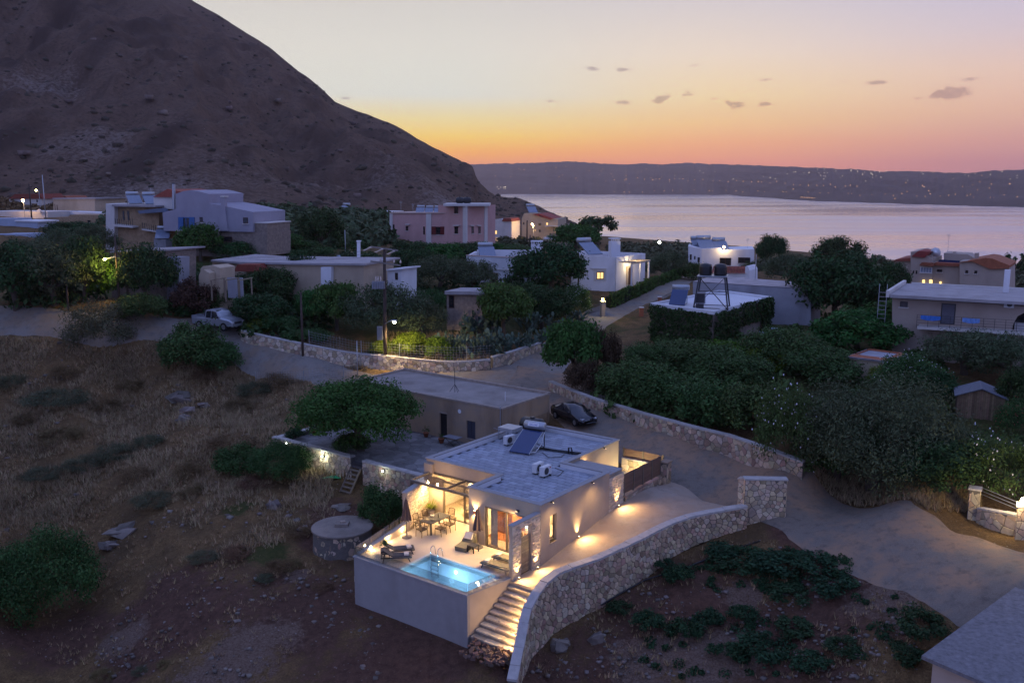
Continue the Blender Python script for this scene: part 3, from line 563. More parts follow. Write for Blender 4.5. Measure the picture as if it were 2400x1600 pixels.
# ------------------------------------------------------------------ rubble masonry: every stone a little solid of its own
def clip(poly,a,b,c):
    out=[]; n=len(poly)
    for i in range(n):
        p=poly[i];q=poly[(i+1)%n];dp=a*p[0]+b*p[1]-c;dq=a*q[0]+b*q[1]-c
        if dp<=0: out.append(p)
        if (dp<0<dq) or (dq<0<dp):
            t=dp/(dp-dq); out.append((p[0]+(q[0]-p[0])*t,p[1]+(q[1]-p[1])*t))
    return out
def cells(U,V,s,seed,asp=1.25):
    r=random.Random(seed); nu=max(1,int(U/(s*asp))); nv=max(1,int(V/s)); P_={}
    for j in range(-1,nv+1):
        for i in range(-1,nu+1):
            if r.random()<.2: continue
            P_[i,j]=((i+.5+(j%2)*.5+r.uniform(-.42,.42))*U/nu,(j+.5+r.uniform(-.42,.42))*V/nv)
    for j in range(nv):
        for i in range(-1,nu):
            if (i,j) not in P_: continue
            x,y=P_[i,j]; pl=[(0,0),(U,0),(U,V),(0,V)]
            for dj in (-2,-1,0,1,2):
                for di in (-2,-1,0,1,2):
                    q=P_.get((i+di,j+dj))
                    if q is None or (di==0 and dj==0): continue
                    a=q[0]-x;b=q[1]-y; pl=clip(pl,a,b,(q[0]**2+q[1]**2-x*x-y*y)/2)
                    if len(pl)<3: break
                if len(pl)<3: break
            if len(pl)>=3: yield pl
def stones(parent,fmap,U,V,s,mats,seed,depth=.05,gap=.03,lo=None,hi=None,maxparts=300,rootinv=None,eye=None,asp=1.25):
    """fmap(u,v,d) -> local point; lo/hi(u) bound the face"""
    rr=random.Random(seed+1); L_=[]
    for pl in cells(U,V,s,seed,asp):
        cx=sum(p[0] for p in pl)/len(pl)
        if lo:
            u0=min(p[0] for p in pl);u1=max(p[0] for p in pl)+1e-6
            for fn,sg in ((lo,-1),(hi,1)):
                a0,a1=fn(u0),fn(u1); k=(a1-a0)/(u1-u0)     # v<=a0+k(u-u0)
                pl=clip(pl,-k*sg,sg,sg*(a0-k*u0))
                if len(pl)<3: break
        if len(pl)<3: continue
        A=abs(sum(pl[i][0]*pl[(i+1)%len(pl)][1]-pl[(i+1)%len(pl)][0]*pl[i][1] for i in range(len(pl))))/2
        if A<.12*s*s: continue
        L_.append((A,pl))
    def solid(mb,pl):
        cx=sum(p[0] for p in pl)/len(pl);cy=sum(p[1] for p in pl)/len(pl);n=len(pl);d=depth*rr.uniform(.6,1.25);R=math.sqrt(sum((p[0]-cx)**2+(p[1]-cy)**2 for p in pl)/n)
        k0=max(.5,1-gap/R*.7); k1=max(.4,k0-.05-.1*rr.random()); b=[fmap(cx+(p[0]-cx)*k0,cy+(p[1]-cy)*k0,-.02) for p in pl]; m_=[fmap(cx+(p[0]-cx)*k0,cy+(p[1]-cy)*k0,d*.6) for p in pl]; t=[fmap(cx+(p[0]-cx)*k1,cy+(p[1]-cy)*k1,d) for p in pl]
        mb.add(b+m_+t,[tuple(range(2*n,3*n))]+[(k*n+i,k*n+(i+1)%n,(k+1)*n+(i+1)%n,(k+1)*n+i) for k in (0,1) for i in range(n)])
    def key(a):
        A,pl=a; 
        if eye is None: return -A
        p=fmap(sum(q[0] for q in pl)/len(pl),sum(q[1] for q in pl)/len(pl),0); return -A/max((p[0]-eye[0])**2+(p[1]-eye[1])**2,1)
    L_.sort(key=key); rest={}
    for i,(A,pl) in enumerate(L_):
        m=rr.choice(mats)
        if i<maxparts:
            mb=MB(); solid(mb,pl); mb.build('stone',m,parent)
        else:
            mb=rest.setdefault(m.name,(m,MB()))[1]; solid(mb,pl)
    for m,mb in rest.values(): tag(mb.build('stonework',m,parent),kind='stuff')
def pathmap(path,side=1):
    """path Nx3 (top line) -> functions of arc length"""
    p=np.array(path,float); d=np.r_[0,np.cumsum(np.hypot(*np.diff(p[:,:2],axis=0).T))]
    def at(u): return np.array([np.interp(u,d,p[:,k]) for k in range(p.shape[1])])
    def nrm(u):
        a=at(max(u-.15,0));b=at(min(u+.15,d[-1])); t=b[:2]-a[:2]; t/=np.linalg.norm(t)+1e-9; return np.array([t[1],-t[0]])*side
    return at,nrm,d[-1]
def rubble_wall(name,label,path,lowz,thick,s,mats,seed,capm=None,caph=.1,maxparts=300,both=False,cat='wall',eye=(0,0),depth=.05,capseg=.7,mort=None,side=1,gap=.03,caps=True):
    """path: Nx3 world points of the wall top on its visible face; lowz: list of foot heights"""
    t=thing(name,label,cat); P3=np.array(path,float); at,nr,U=pathmap(np.c_[P3,lowz],side); n=max(2,int(U/.5)); us=np.linspace(0,U,n); core=MB(); vs=[]
    for u in us:
        q=at(u); m=nr(u); a=q[:2]; b=q[:2]-m*thick; vs+=[(a[0],a[1],q[3]),(a[0],a[1],q[2]-caph),(b[0],b[1],q[2]-caph),(b[0],b[1],q[3])]
    fs=[(i*4+k,i*4+(k+1)%4,(i+1)*4+(k+1)%4,(i+1)*4+k) for i in range(n-1) for k in range(4)]+[(3,2,1,0),tuple((n-1)*4+k for k in range(4))]
    core.add(vs,fs).build('core',mort or MORT,t)
    zmin=min(lowz); zmax=max(P3[:,2]); 
    def fmap(u,v,d): q=at(u); m=nr(u); return (q[0]+m[0]*d,q[1]+m[1]*d,zmin+v)
    stones(t,fmap,U,zmax-zmin,s,mats,seed,depth,gap,lo=lambda u:at(u)[3]-zmin,hi=lambda u:at(u)[2]-caph-zmin,maxparts=maxparts,eye=eye)
    if both:
        def fm2(u,v,d): q=at(u); m=nr(u); return (q[0]-m[0]*(thick+d),q[1]-m[1]*(thick+d),zmin+v)
        stones(t,fm2,U,zmax-zmin,s,mats,seed+5,depth,gap,lo=lambda u:at(u)[3]-zmin,hi=lambda u:at(u)[2]-caph-zmin,maxparts=0,eye=eye)
    for a_,b_ in [(1-.86,.86)]:
        for q0,q1 in ((0,1),):
            pass
    if caps:
        r=random.Random(seed); u=0
        while u<U-.05:
            w=min(capseg*r.uniform(.7,1.35),U-u); c=MB(); a=at(u+.012);b=at(u+w-.012);na=nr(u);nb=nr(min(u+w,U)); e=.05+r.uniform(-.02,.02); h=r.uniform(-.015,.015)
            pts=[(a[:2]+na*e),(b[:2]+nb*e),(b[:2]-nb*(thick+.05)),(a[:2]-na*(thick+.05))]
            c.prism(pts,[a[2]-caph-.01,b[2]-caph-.01,b[2]-caph-.01,a[2]-caph-.01],[a[2]+h,b[2]+h,b[2]+h,a[2]+h]).build('cap_stone',capm or CAPST,t); u+=w
    return t
# ------------------------------------------------------------------ the villa
VR=-AL
def vthing(name,label,cat,a,b,z=0,rz=0,group=None): w=VW(a,b,z); return thing(name,label,cat,w,VR+rz,group)
V0=thing('modern_villa','beige flat-roofed villa with lit glass doors beside the turquoise pool','villa',VW(0,0),VR)
ZR=3.4; ZF=3.08
def villa():
    r=V0
    # right hand wall with its narrow window
    w=MB(); w.box(.4,.65,5.65,6.57,-1,ZR-.06).box(.4,.65,7.25,13.05,-1,ZR-.06).box(.4,.65,6.57,7.25,-1,.83).box(.4,.65,6.57,7.25,2.45,ZR-.06); w.build('wall',BEIGE,r)
    f=MB().box(.42,.50,6.57,6.64,.85,2.45).box(.42,.50,7.18,7.25,.85,2.45).box(.42,.5,6.64,7.18,.85,.92).box(.42,.5,6.64,7.18,2.38,2.45)
    wn=f.build('window',ALU,r); MB().box(.45,.46,6.64,7.18,.92,2.38).build('pane',GLASS,wn); MB().box(.5,.70,6.54,7.28,.78,.83).build('sill',BEIGE,wn)
    # front of the bedroom block
    w=MB().box(-4.55,-3.35,5.65,5.9,-.5,ZR-.06).box(-3.35,.4,5.65,5.9,2.45,ZR-.06).box(.05,.4,5.66,5.9,-.5,2.45); w.build('wall',BEIGE,r)
    w=MB().box(-4.55,-4.3,5.9,8.45,-.5,ZR-.06); w.build('wall',BEIGE,r)
    # living room block: fascia over the glass roof, side walls, back
    w=MB().box(-10.45,-4.55,8.45,8.7,2.42,ZR-.06); w.build('fascia',BEIGE,r)
    w=MB().box(-10.45,-10.2,8.7,19.7,-2.5,ZR-.06).box(-10.45,-9.75,8.2,8.45,-2.5,ZR-.3).box(-10.2,-2.6,19.45,19.7,-1,ZR-.06).box(-2.85,-2.6,13.05,19.45,-1,ZR-.06).box(-2.6,.4,12.8,13.05,-1,ZR-.06); w.build('wall',BEIGE,r)
    MB().box(-10.2,-9.75,8.45,8.7,-2.5,2.42).box(-9.75,-8.42,7.72,7.95,-.5,2.42).build('wall',BEIGE,r)
    # roof deck, parapet caps
    deck=[(-10.2,8.7),(-4.3,8.7),(-4.3,5.9),(.4,5.9),(.4,12.8),(-2.85,12.8),(-2.85,19.45),(-10.2,19.45)]
    MB().prism(deck,2.62,ZF-.045).build('roof',GROUT,r)
    for pl in ([(-10.52,8.38),(-4.62,8.38),(-4.62,5.58),(.72,5.58),(.72,5.93),(-4.27,5.93),(-4.27,8.73),(-10.17,8.73),(-10.17,19.42),(-2.88,19.42),(-2.88,19.77),(-10.52,19.77)],[(.37,5.94),(.72,5.94),(.72,13.12),(-2.53,13.12),(-2.53,19.77),(-2.87,19.77),(-2.87,12.77),(.37,12.77)]):
        MB().prism(pl,ZR-.06,ZR).build('parapet_cap',COPING,r)
    inn=MB().box(-10.2,-10.17,8.75,19.44,ZF-.04,ZR-.07).box(-10.16,-2.9,19.42,19.45,ZF-.04,ZR-.07).box(-2.84,.37,12.77,12.8,ZF-.04,ZR-.07).box(-4.3,-4.27,5.95,8.4,ZF-.04,ZR-.07); inn.build('parapet_lining',WHITEIN,r)
    # roof pavers laid in courses
    me=None; n=0; px,py=.56,.46
    for j in range(31):
        y=5.95+j*py
        for i in range(-1,21):
            x=-10.15+i*px+(j%2)*px/2; cx,cy=x+px/2,y+py/2
            ok=(-10.15<cx<.36 and 8.75<cy<12.72) or (-4.24<cx<.36 and cy<=8.75) or (-10.15<cx<-2.92 and cy>=12.72 and cy<19.4)
            if not ok: continue
            if me is None:
                o=MB().add([(-.27,-.215,0),(.27,-.215,0),(.27,.215,0),(-.27,.215,0),(-.262,-.207,.04),(.262,-.207,.04),(.262,.207,.04),(-.262,.207,.04)],[(4,5,6,7),(0,1,5,4),(1,2,6,5),(2,3,7,6),(3,0,4,7)]).build('roof_paver',TILE,r); me=o.data
            elif n<300: o=link(bpy.data.objects.new('roof_paver',me),r)
            else: o=None
            if o is not None:
                o.location=(min(max(cx,-9.88),.09 if cy<12.7 else -3.14) if True else cx,cy,ZF-.045+random.uniform(-.004,.006)); o.rotation_euler=(random.uniform(-.006,.006),random.uniform(-.006,.006),random.uniform(-.01,.01)); n+=1
            else:
                REST.append((cx,cy))
    if REST:
        m=MB()
        for cx,cy in REST: m.obox((cx,cy,ZF-.025),(.54,.43,.04),random.uniform(-.01,.01))
        tag(m.build('roof_pavers',TILE,r),kind='stuff')
    # canopy slab over the side entrance
    MB().box(-2.58,.5,13.13,14.78,2.92,3.1).build('canopy',BEIGE,r); MB().box(-2.59,.56,13.125,14.84,3.1,3.14).build('canopy_cap',COPING,r)
    # sliding doors
    d=MB().box(-3.35,-3.25,5.68,5.82,0,2.45).box(-3.25,.05,5.68,5.82,2.36,2.45).box(-3.25,.05,5.68,5.82,-.02,.05).box(-1.84,-1.74,5.7,5.8,.05,2.36); d=d.build('sliding_door',ALU,r)
    MB().box(-3.25,-1.84,5.74,5.75,.05,2.36).build('pane',GLASS,d); MB().box(-1.74,.05,5.77,5.78,.05,2.36).build('pane',GLASS,d)
    d=MB().box(-8.42,-8.32,7.7,7.84,0,2.4).box(-8.32,-4.58,7.7,7.84,2.3,2.4).box(-8.32,-4.58,7.7,7.84,-.02,.05).box(-6.70,-6.60,7.72,7.82,.05,2.3); d=d.build('sliding_door',ALU,r)
    MB().box(-8.32,-6.7,7.76,7.77,.05,2.3).build('pane',GLASS,d); MB().box(-6.6,-4.58,7.79,7.8,.05,2.3).build('pane',GLASS,d)
    # rooms seen through the glass
    MB().box(-10.2,.4,5.92,12.78,-.25,-.012).build('floor',mat('inside_floor',(.52,.42,.32),.5,.06),r)
    MB().box(-4.28,.38,10.2,10.35,-.01,2.6).box(-9.7,-4.56,11.4,11.55,-.01,2.6).box(-4.28,-4.22,5.95,10.2,-.01,2.6).box(-9.76,-9.7,7.96,11.4,-.01,2.42).build('room_wall',mat('room_white',(.72,.66,.58),.9,.04),r)
REST=[]
villa()
def fitting(name,label,cat,a,b,z,mb,m,rz=0,group=None,part='body'):
    t=vthing(name,label,cat,a,b,z,rz,group); mb.build(part,m,t); return t
# glass roof over the dining corner
pg=vthing('glass_pergola','bronze framed glass roof over the dining corner','pergola',0,0)
MB().bar((-9.9,6.35,2.5),(-4.62,6.3,2.5),.12,.14).build('beam',ALU,pg); MB().bar((-9.9,6.4,2.5),(-9.98,8.44,2.5),.1,.14).build('beam',ALU,pg); MB().bar((-7.05,6.36,2.5),(-7.05,8.44,2.5),.08,.12).build('beam',ALU,pg); MB().bar((-4.68,6.38,2.5),(-4.68,8.44,2.5),.08,.12).build('beam',ALU,pg); MB().bar((-9.98,8.4,2.5),(-4.62,8.4,2.5),.08,.12).build('beam',ALU,pg)
for x0,x1 in ((-9.85,-7.1),(-7.0,-4.73)): MB().box(x0,x1,6.42,8.35,2.5,2.512).build('pane',glassmat('roof_glass',(.95,.93,.88),tr=.8),pg)
MB().box(-9.93,-9.83,6.32,6.42,0.0,2.44).build('post',ALU,pg)
# stone clad wings
def cladding(t,x0,x1,face,z0,z1,axis,seed,hole=None,pos=True,skew=None):
    r=random.Random(seed); m=MB(); z=z0
    while z<z1-.02:
        h=min(r.uniform(.05,.085),z1-z); u=x0
        while u<x1-.01:
            w=min(r.uniform(.14,.38),x1-u); d=r.uniform(.015,.06)
            if not(hole and hole[0]<u+w and u<hole[1] and hole[2]<z+h and z<hole[3]):
                if axis=='y': m.box(face-.01,face+d,u+.004,u+w-.004,z+.003,z+h-.003)
                else: m.box(u+.004,u+w-.004,face-d,face+.01,z+.003,z+h-.003)
            u+=w
        z+=h
    return tag(m.build('cladding',LEDGE,t),kind='stuff')
gw=vthing('gate_wall','tall wall clad in pale ledge stone with a slatted gate','wall',0,0)
MB().box(.36,.60,3.1,3.9,-1.2,2.9).box(.36,.60,4.86,5.64,-1.2,2.9).box(.36,.60,3.9,4.86,2.5,2.9).build('core',BEIGE,gw); cladding(gw,3.1,5.64,.60,-.35,2.88,'y',4,(3.88,4.86,-.4,2.5)); MB().box(.33,.68,3.05,5.62,2.9,2.94).build('cap',COPING,gw)
gt=vthing('entrance_gate','weathered slatted wooden gate set in the pale stone wall','gate',0,0)
MB().box(.46,.52,3.93,4.0,-.14,1.95).box(.46,.52,4.76,4.83,-.14,1.95).box(.46,.52,4.0,4.76,1.89,1.95).box(.46,.52,4.0,4.76,-.14,-.08).build('frame',TEAK,gt)
for k in range(22): MB().box(.47,.505,4.0,4.76,-.07+k*.0885,-.07+k*.0885+.068).build('slat',TEAK,gt)
cw=vthing('side_wall','narrow stone clad wall washed by an uplight beside the entrance canopy','wall',0,0); MB().box(.36,.6,13.1,14.86,-.5,2.9).build('core',BEIGE,cw); cladding(cw,13.1,14.86,.6,.6,2.9,'y',8)
dw=vthing('dining_wall','warmly lit ledge stone wall closing the dining corner','wall',-9.4,6.35,0,math.radians(17.5)); MB().box(-.16,.14,-1.68,1.68,-2.8,2.3).build('core',BEIGE,dw); cladding(dw,-1.66,1.66,.14,0,2.28,'y',12); MB().box(-.2,.2,-1.72,1.7,2.3,2.36).build('cap',COPING,dw)
# ------------------------------------------------------------------ pool terrace
pt=vthing('pool_terrace','raised beige terrace holding the pool and sun beds','terrace',0,0)
MB().box(-8.45,-.001,0,.22,-3.6,-.1).build('retaining_wall',GREYW,pt); MB().prism([(-.25,.22),(0,.22),(.5,3.1),(.25,3.1)],-3.6,-.1).build('retaining_wall',BEIGE,pt); MB().prism([(-8.45,.22),(-8.2,.22),(-8.5,4.75),(-8.75,4.75)],-3.6,[.02,.02,.6,.6]).build('parapet',BEIGE,pt)
MB().box(-8.5,.03,-.05,.26,-.1,-.03).build('coping',COPING,pt); MB().prism([(-.3,.262),(.035,.262),(.54,3.1),(.2,3.1)],-.1,-.03).build('coping',COPING,pt); MB().prism([(-8.49,.27),(-8.17,.27),(-8.47,4.78),(-8.79,4.78)],[.02,.02,.6,.6],[.06,.06,.64,.64]).build('coping',COPING,pt)
X0,X1,Y0,Y1=-5.02,-.32,.3,2.74
MB().prism([(-8.2,.262),(X0-.16,.262),(X0-.16,Y1+.16),(-.02,Y1+.16),(.36,5.64),(-4.3,5.64),(-4.56,7.7),(-9.7,7.7),(-8.5,4.75)],-.3,0).build('floor',FLOORT,pt)
cp=MB().box(X0-.155,X0,Y0-.03,Y1,-.3,.03).box(X0-.155,-.05,Y1,Y1+.155,-.3,.03); cp.build('pool_coping',POOLC,pt)
bs=MB(); bs.quad((X0,Y0,-1.35),(X1,Y0,-1.35),(X1,Y1,-1.35),(X0,Y1,-1.35)); bs.quad((X0,Y1,-1.35),(X1,Y1,-1.35),(X1,Y1,0),(X0,Y1,0)); bs.quad((X0,Y0,-1.35),(X0,Y1,-1.35),(X0,Y1,0),(X0,Y0,0)); bs.quad((X1,Y0,-1.35),(X1,Y1,-1.35),(X1+.0,Y1,-.1),(X1,Y0,-.1)); bs.quad((X0,Y0,-1.35),(X1,Y0,-1.35),(X1,Y0,-.1),(X0,Y0,-.1)); bs.build('basin',POOLM,pt)
MB().box(X1,-.05,Y0,Y1,-.35,-.12).build('overflow_ledge',POOLM,pt)
def watermat():
    m,nt,b,out=newmat('pool_water'); N=nt.nodes; K=nt.links; t=N.new('ShaderNodeBsdfTransparent'); t.inputs[0].default_value=(.66,.86,.98,1); g=N.new('ShaderNodeBsdfGlossy'); g.inputs['Roughness'].default_value=.03; fr=N.new('ShaderNodeFresnel'); fr.inputs[0].default_value=1.33
    tc=N.new('ShaderNodeTexCoord'); n=N.new('ShaderNodeTexNoise'); n.inputs['Scale'].default_value=3; n.inputs['Detail'].default_value=3; K.new(tc.outputs['Object'],n.inputs['Vector']); bp=N.new('ShaderNodeBump'); bp.inputs['Strength'].default_value=.12; bp.inputs['Distance'].default_value=.05; K.new(n.outputs['Fac'],bp.inputs['Height']); K.new(bp.outputs[0],g.inputs['Normal']); K.new(bp.outputs[0],fr.inputs['Normal'])
    mx=N.new('ShaderNodeMixShader'); K.new(fr.outputs[0],mx.inputs[0]); K.new(t.outputs[0],mx.inputs[1]); K.new(g.outputs[0],mx.inputs[2]); K.new(mx.outputs[0],out.inputs[0]); return m
pw=MB().quad((X0+.002,Y0,-.09),(X1-.002,Y0,-.09),(X1-.002,Y1-.002,-.09),(X0+.002,Y1-.002,-.09)); pwo=pw.build('water',watermat(),None); pwo.name='pool_water'; pwo.location=VW(0,0); pwo.rotation_euler=(0,0,VR); tag(pwo,kind='structure')
for a,b,rz_,lb in ((-3.1,Y1-.02,0,'round pool light glowing under water below the ladder side rim'),(-.6,1.4,math.pi/2,'bright pool light at the overflow end by the glass')):
    t=vthing('pool_light',lb,'pool light',a,b,-.55 if b>2 else -.1); mb=MB()
    if b>2: mb.lathe([(.09,0),(.09,.03)],(0,0,0),14); o=mb.build('lens',POOLG,t); o.rotation_euler=(math.pi/2,0,0); lamp(t,'POINT',(.3,-.75,-.2),17,(.6,.88,1),.15)
    else: mb.lathe([(.06,0),(.06,.03)],(.22,0,-.0),12).build('lens',POOLG,t); lamp(t,'POINT',(-.15,0,-.45),17,(.6,.88,1),.12)
t=vthing('pool_light','added underwater fill light in the left end of the turquoise pool','pool light',-4.2,Y0+.02,-.6); o=MB().lathe([(.09,0),(.09,.03)],(0,0,0),14).build('lens',POOLG,t); o.rotation_euler=(-math.pi/2,0,0); lamp(t,'POINT',(0,.3,0),17,(.6,.88,1),.12)  # unseen third light added to even out the pool glow
# ladder: two bent rails and four treads
ld=vthing('pool_ladder','stainless pool ladder with two looped handrails','ladder',-4.5,Y1-.25)
for s in (-.27,.27):
    pts=[(s,-.0,-1.1),(s,0,.45)]+[(s,.17-.17*math.cos(a),.45+.17*math.sin(a)) for a in np.linspace(.3,math.pi-.3,6)]+[(s,.36,.4),(s,.44,.03)]; MB().tube(pts,.025,8).build('rail',STEEL,ld,True)
for k in range(4): MB().box(-.25,.25,-.05,.06,-1.0+k*.26,-.96+k*.26).build('tread',STEEL,ld)
# glass balustrade panes
gb=vthing('glass_balustrade','frameless glass balustrade around the pool edge','balustrade',0,0)
xs=[-8.4,-7.0,-5.6,-4.35,-3.0,-1.5,-.03]
for i in range(6): MB().box(xs[i]+.008,xs[i+1]-.008,.06,.075,-.03,.57).build('pane',BALG,gb)
for i in range(2):
    y0=.08+i*1.52; y1=y0+1.5; x=lambda y:-.03+y*.162; MB().prism([(x(y0),y0),(x(y1),y1),(x(y1)+.015,y1),(x(y0)+.015,y0)],-.03,.57).build('pane',BALG,gb)
for i in range(4):
    y0=.1+i*1.16; y1=y0+1.14; x=lambda y:-8.36-y*.066; zb=lambda y:.06+(y-.27)/4.5*.58; MB().prism([(x(y0),y0),(x(y1),y1),(x(y1)+.015,y1),(x(y0)+.015,y0)],[zb(y0),zb(y1),zb(y1),zb(y0)],[zb(y0)+.5,zb(y1)+.5,zb(y1)+.5,zb(y0)+.5]).build('pane',BALG,gb)
# ------------------------------------------------------------------ steps beside the pool wall
st=vthing('stone_steps','flight of rough stone steps beside the pool wall','steps',0,0)
for k in range(9):
    b1=3.12-k*.33; z=-.2-k*.235; xl=.02+b1*.158+.02; xr=np.interp(b1-.3,[p[1] for p in BW[1:7]],[p[0] for p in BW[1:7]])+.1
    rr=random.Random(k); nseg=3
    cut=[xl]+sorted(xl+(xr-xl)*(i/nseg+rr.uniform(-.08,.08)) for i in range(1,nseg))+[xr]
    for i in range(nseg):
        if k<9: MB().prism([(cut[i]+.008,b1-.36+rr.uniform(-.03,.03)),(cut[i+1]-.008,b1-.36+rr.uniform(-.03,.03)),(cut[i+1]-.008,b1-.01),(cut[i]+.008,b1-.01)],z-.30,z-.215+rr.uniform(-.012,.012)).build('tread',GREYST,st)
    MB().box(xl,xr,b1-.33,b1+.3,z-1.2,z-.305).build('riser',mat('step_riser_%d'%k,(.2,.17,.14),.95,.3,6,.8,14),st)
MB().box(.48,2.45,3.0,3.6,-.8,-.19).build('landing',GREYST,st)
def rubble_pile():
    r=random.Random(3); m=MB()
    for _ in range(90):
        a=r.uniform(.3,2.9); b=r.uniform(-1.0,.25); s=r.uniform(.08,.22); m.obox((a,b,-2.75+(b+1)*.3+r.uniform(-.1,.05)),(s*1.5,s,s*.8),r.uniform(0,3),r.uniform(-.5,.5),r.uniform(-.5,.5))
    o=m.build('loose_stones',mat('dark_rubble',(.13,.085,.065),.95,.3,3,.5,10,isl=.4),None); o.location=VW(0,0); o.rotation_euler=(0,0,VR); tag(o,'loose reddish rubble heaped at the foot of the steps','rubble',kind='stuff')
rubble_pile()
# ------------------------------------------------------------------ boundary wall, gate pillar
def bwall():
    pts=smooth([VW(*p) for p in BW],8); at,nr,U=pathmap(pts); outb=[(3.59,-1.25,-3.5),(2.9,.46,-3.3),(2.31,2.47,-3.0),(2.34,4.45,-2.6),(3.31,7.09,-2.1),(3.99,10.18,-1.6),(5.08,14.16,-.5),(7.69,17.46,.5)]
    lz=[np.interp((p[:2]-O2)@BY,[q[1] for q in outb],[q[2] for q in outb])-.35 for p in pts]
    out=pts.copy(); d=np.gradient(out[:,:2],axis=0); d/=np.linalg.norm(d,axis=1)[:,None]; out[:,0]+=d[:,1]*.42; out[:,1]-=d[:,0]*.42
    rubble_wall('boundary_wall','long curved rubble stone wall sweeping down beside the drive',out,lz,.42,.235,[STONE,GREYST,STONE,STONE,PINKST],21,maxparts=300,depth=.06,capseg=.8,caph=.12,gap=.035)
bwall()
def pillar(name,label,a0,a1,b0,b1,z0,z1,seed,mats,s=.26,rz=0,capm=None,grp=None,mp=40):
    t=vthing(name,label,'pillar',(a0+a1)/2,(b0+b1)/2,0,rz,grp); w=(a1-a0)/2; l=(b1-b0)/2; MB().box(-w,w,-l,l,z0,z1).build('core',MORT,t)
    for i,(U,f) in enumerate([(2*l,lambda u,v,d:(w+d,-l+u,z0+v)),(2*w,lambda u,v,d:(-w+u,-l-d,z0+v)),(2*w,lambda u,v,d:(w-u,l+d,z0+v)),(2*l,lambda u,v,d:(-w-d,l-u,z0+v))]): stones(t,f,U,z1-z0,s,mats,seed+i,.04,.03,maxparts=mp)
    MB().box(-w-.07,w+.07,-l-.07,l+.07,z1,z1+.09).build('cap',capm or CAPST,t); return t
pillar('gate_pillar','tall square rubble pillar ending the curved boundary wall',8.42,8.88,16.95,19.45,-.6,3.15,40,[STONE,GREYST],.25,math.radians(-56),mp=70)
pillar('gate_jamb','slim pale stone jamb with rounded top against the tall pillar',7.2,7.6,17.6,17.95,.6,3.0,47,[LEDGE,GREYST],.25,mp=20,capm=GREYST)
pillar('fence_pillar','short stone pillar where the brown fence meets the road',.55,1.05,19.95,20.6,.6,2.25,52,[PINKST,STONE],.28,mp=30,capm=PINKST)
# low wall with fence along the drive
lw=[VW(.72,b,1.25) for b in np.linspace(14.95,19.9,8)]; lw2=[VW(.72,b) for b in np.linspace(14.95,19.9,8)]
rubble_wall('fence_wall','low stepped stone wall with rose caps under the brown fence',[VW(.72,b,1.28+.03*(b-15)) for b in np.linspace(14.95,19.9,8)],[.3+.05*i for i in range(8)],.3,.26,[STONE,PINKST,GREYST],61,capm=PINKST,capseg=1.5,caph=.08,maxparts=60)
def slatfence(name,label,p0,p1,z0,z1,npan,posts=True,slat=.13,gap=.012,m=WOODF):
    t=vthing(name,label,'fence',0,0); p0=np.array(p0);p1=np.array(p1); L_=np.linalg.norm(p1-p0); d=(p1-p0)/L_
    for i in range(npan):
        a=p0+d*L_*(i/npan)+d*.06; b=p0+d*L_*((i+1)/npan)-d*.06; z=z0
        while z<z1-.03:
            MB().bar((a[0],a[1],z+slat/2),(b[0],b[1],z+slat/2),.03,slat-gap).build('slat',m,t); z+=slat
    for i in range(npan+1):
        q=p0+d*L_*i/npan; MB().box(q[0]-.05,q[0]+.05,q[1]-.05,q[1]+.05,z0-.35,z1+.06).build('post',ALU,t)
    return t
slatfence('garden_fence','brown slatted fence along the driveway side of the courtyard',(.58,15.0),(.58,19.9),1.42,2.68,4)
slatfence('garden_fence','brown slatted fence above the lit courtyard wall facing the road',(-2.6,20.45),(.5,20.45),1.95,2.62,2)
rubble_wall('courtyard_wall','brightly lit rubble wall at the back of the small courtyard',[VW(-2.7,20.3,1.95),VW(.5,20.3,1.95)],[.6,.6],.3,.34,[STONE,LEDGE],71,maxparts=60,capseg=1,caph=.07,side=1,depth=.05)
tag(MB().prism([VW(-2.6,13.1)[:2],VW(.6,14.9)[:2],VW(.6,20.3)[:2],VW(-2.7,20.3)[:2]],.4,.98).build('courtyard_floor',FLOORT),kind='structure')
# ------------------------------------------------------------------ terrace furniture
def sunbed(label,a,b,rz,up=.55,cush=True,length=1.95,fab=GREYF,grp='sun beds on the pool terrace'):
    t=vthing('sun_lounger',label,'sun lounger',a,b,0,rz,grp); L_=length; h=L_*.62      # head at -x, foot at +x
    MB().box(-L_/2,L_/2,-.33,-.29,.24,.31).box(-L_/2,L_/2,.29,.33,.24,.31).box(L_/2-.05,L_/2,-.29,.29,.24,.31).box(-L_/2,-L_/2+.05,-.29,.29,.24,.31).build('frame',DARKM,t)
    for x,y in ((-L_/2+.18,-.3),(-L_/2+.18,.3),(L_/2-.22,-.3),(L_/2-.22,.3)): MB().bar((x,y,.26),(x+(.12 if x>0 else -.06),y,0),.05,.05).build('leg',DARKM,t)
    MB().box(-L_/2+L_-h+.0,L_/2-.06,-.28,.28,.31,.36).build('seat',fab,t)
    x1=-L_/2+L_-h; x0=x1-(L_-h)*math.cos(up); z0=.33+(L_-h)*math.sin(up); MB().extr([(-.28,-.025),(.28,-.025),(.28,.025),(-.28,.025)],(x1,0,.335),(x0,0,z0)).build('backrest',fab,t)
    if cush: MB().obox((L_/2-.32,0,.40),(.26,.4,.08),.1).build('towel',CUSH,t)
    if up>.2: MB().bar((x0+.15,-.25,z0-.12),(x0+.1,-.25,.28),.03).bar((x0+.15,.25,z0-.12),(x0+.1,.25,.28),.03).build('prop',DARKM,t)
    return t
sunbed('charcoal sun lounger with raised back by the low lit parapet',-6.62,1.72,math.radians(50),.6,length=1.9)
sunbed('charcoal sun lounger with raised back nearest the front glass',-6.0,.98,math.radians(42),.6,length=1.75)
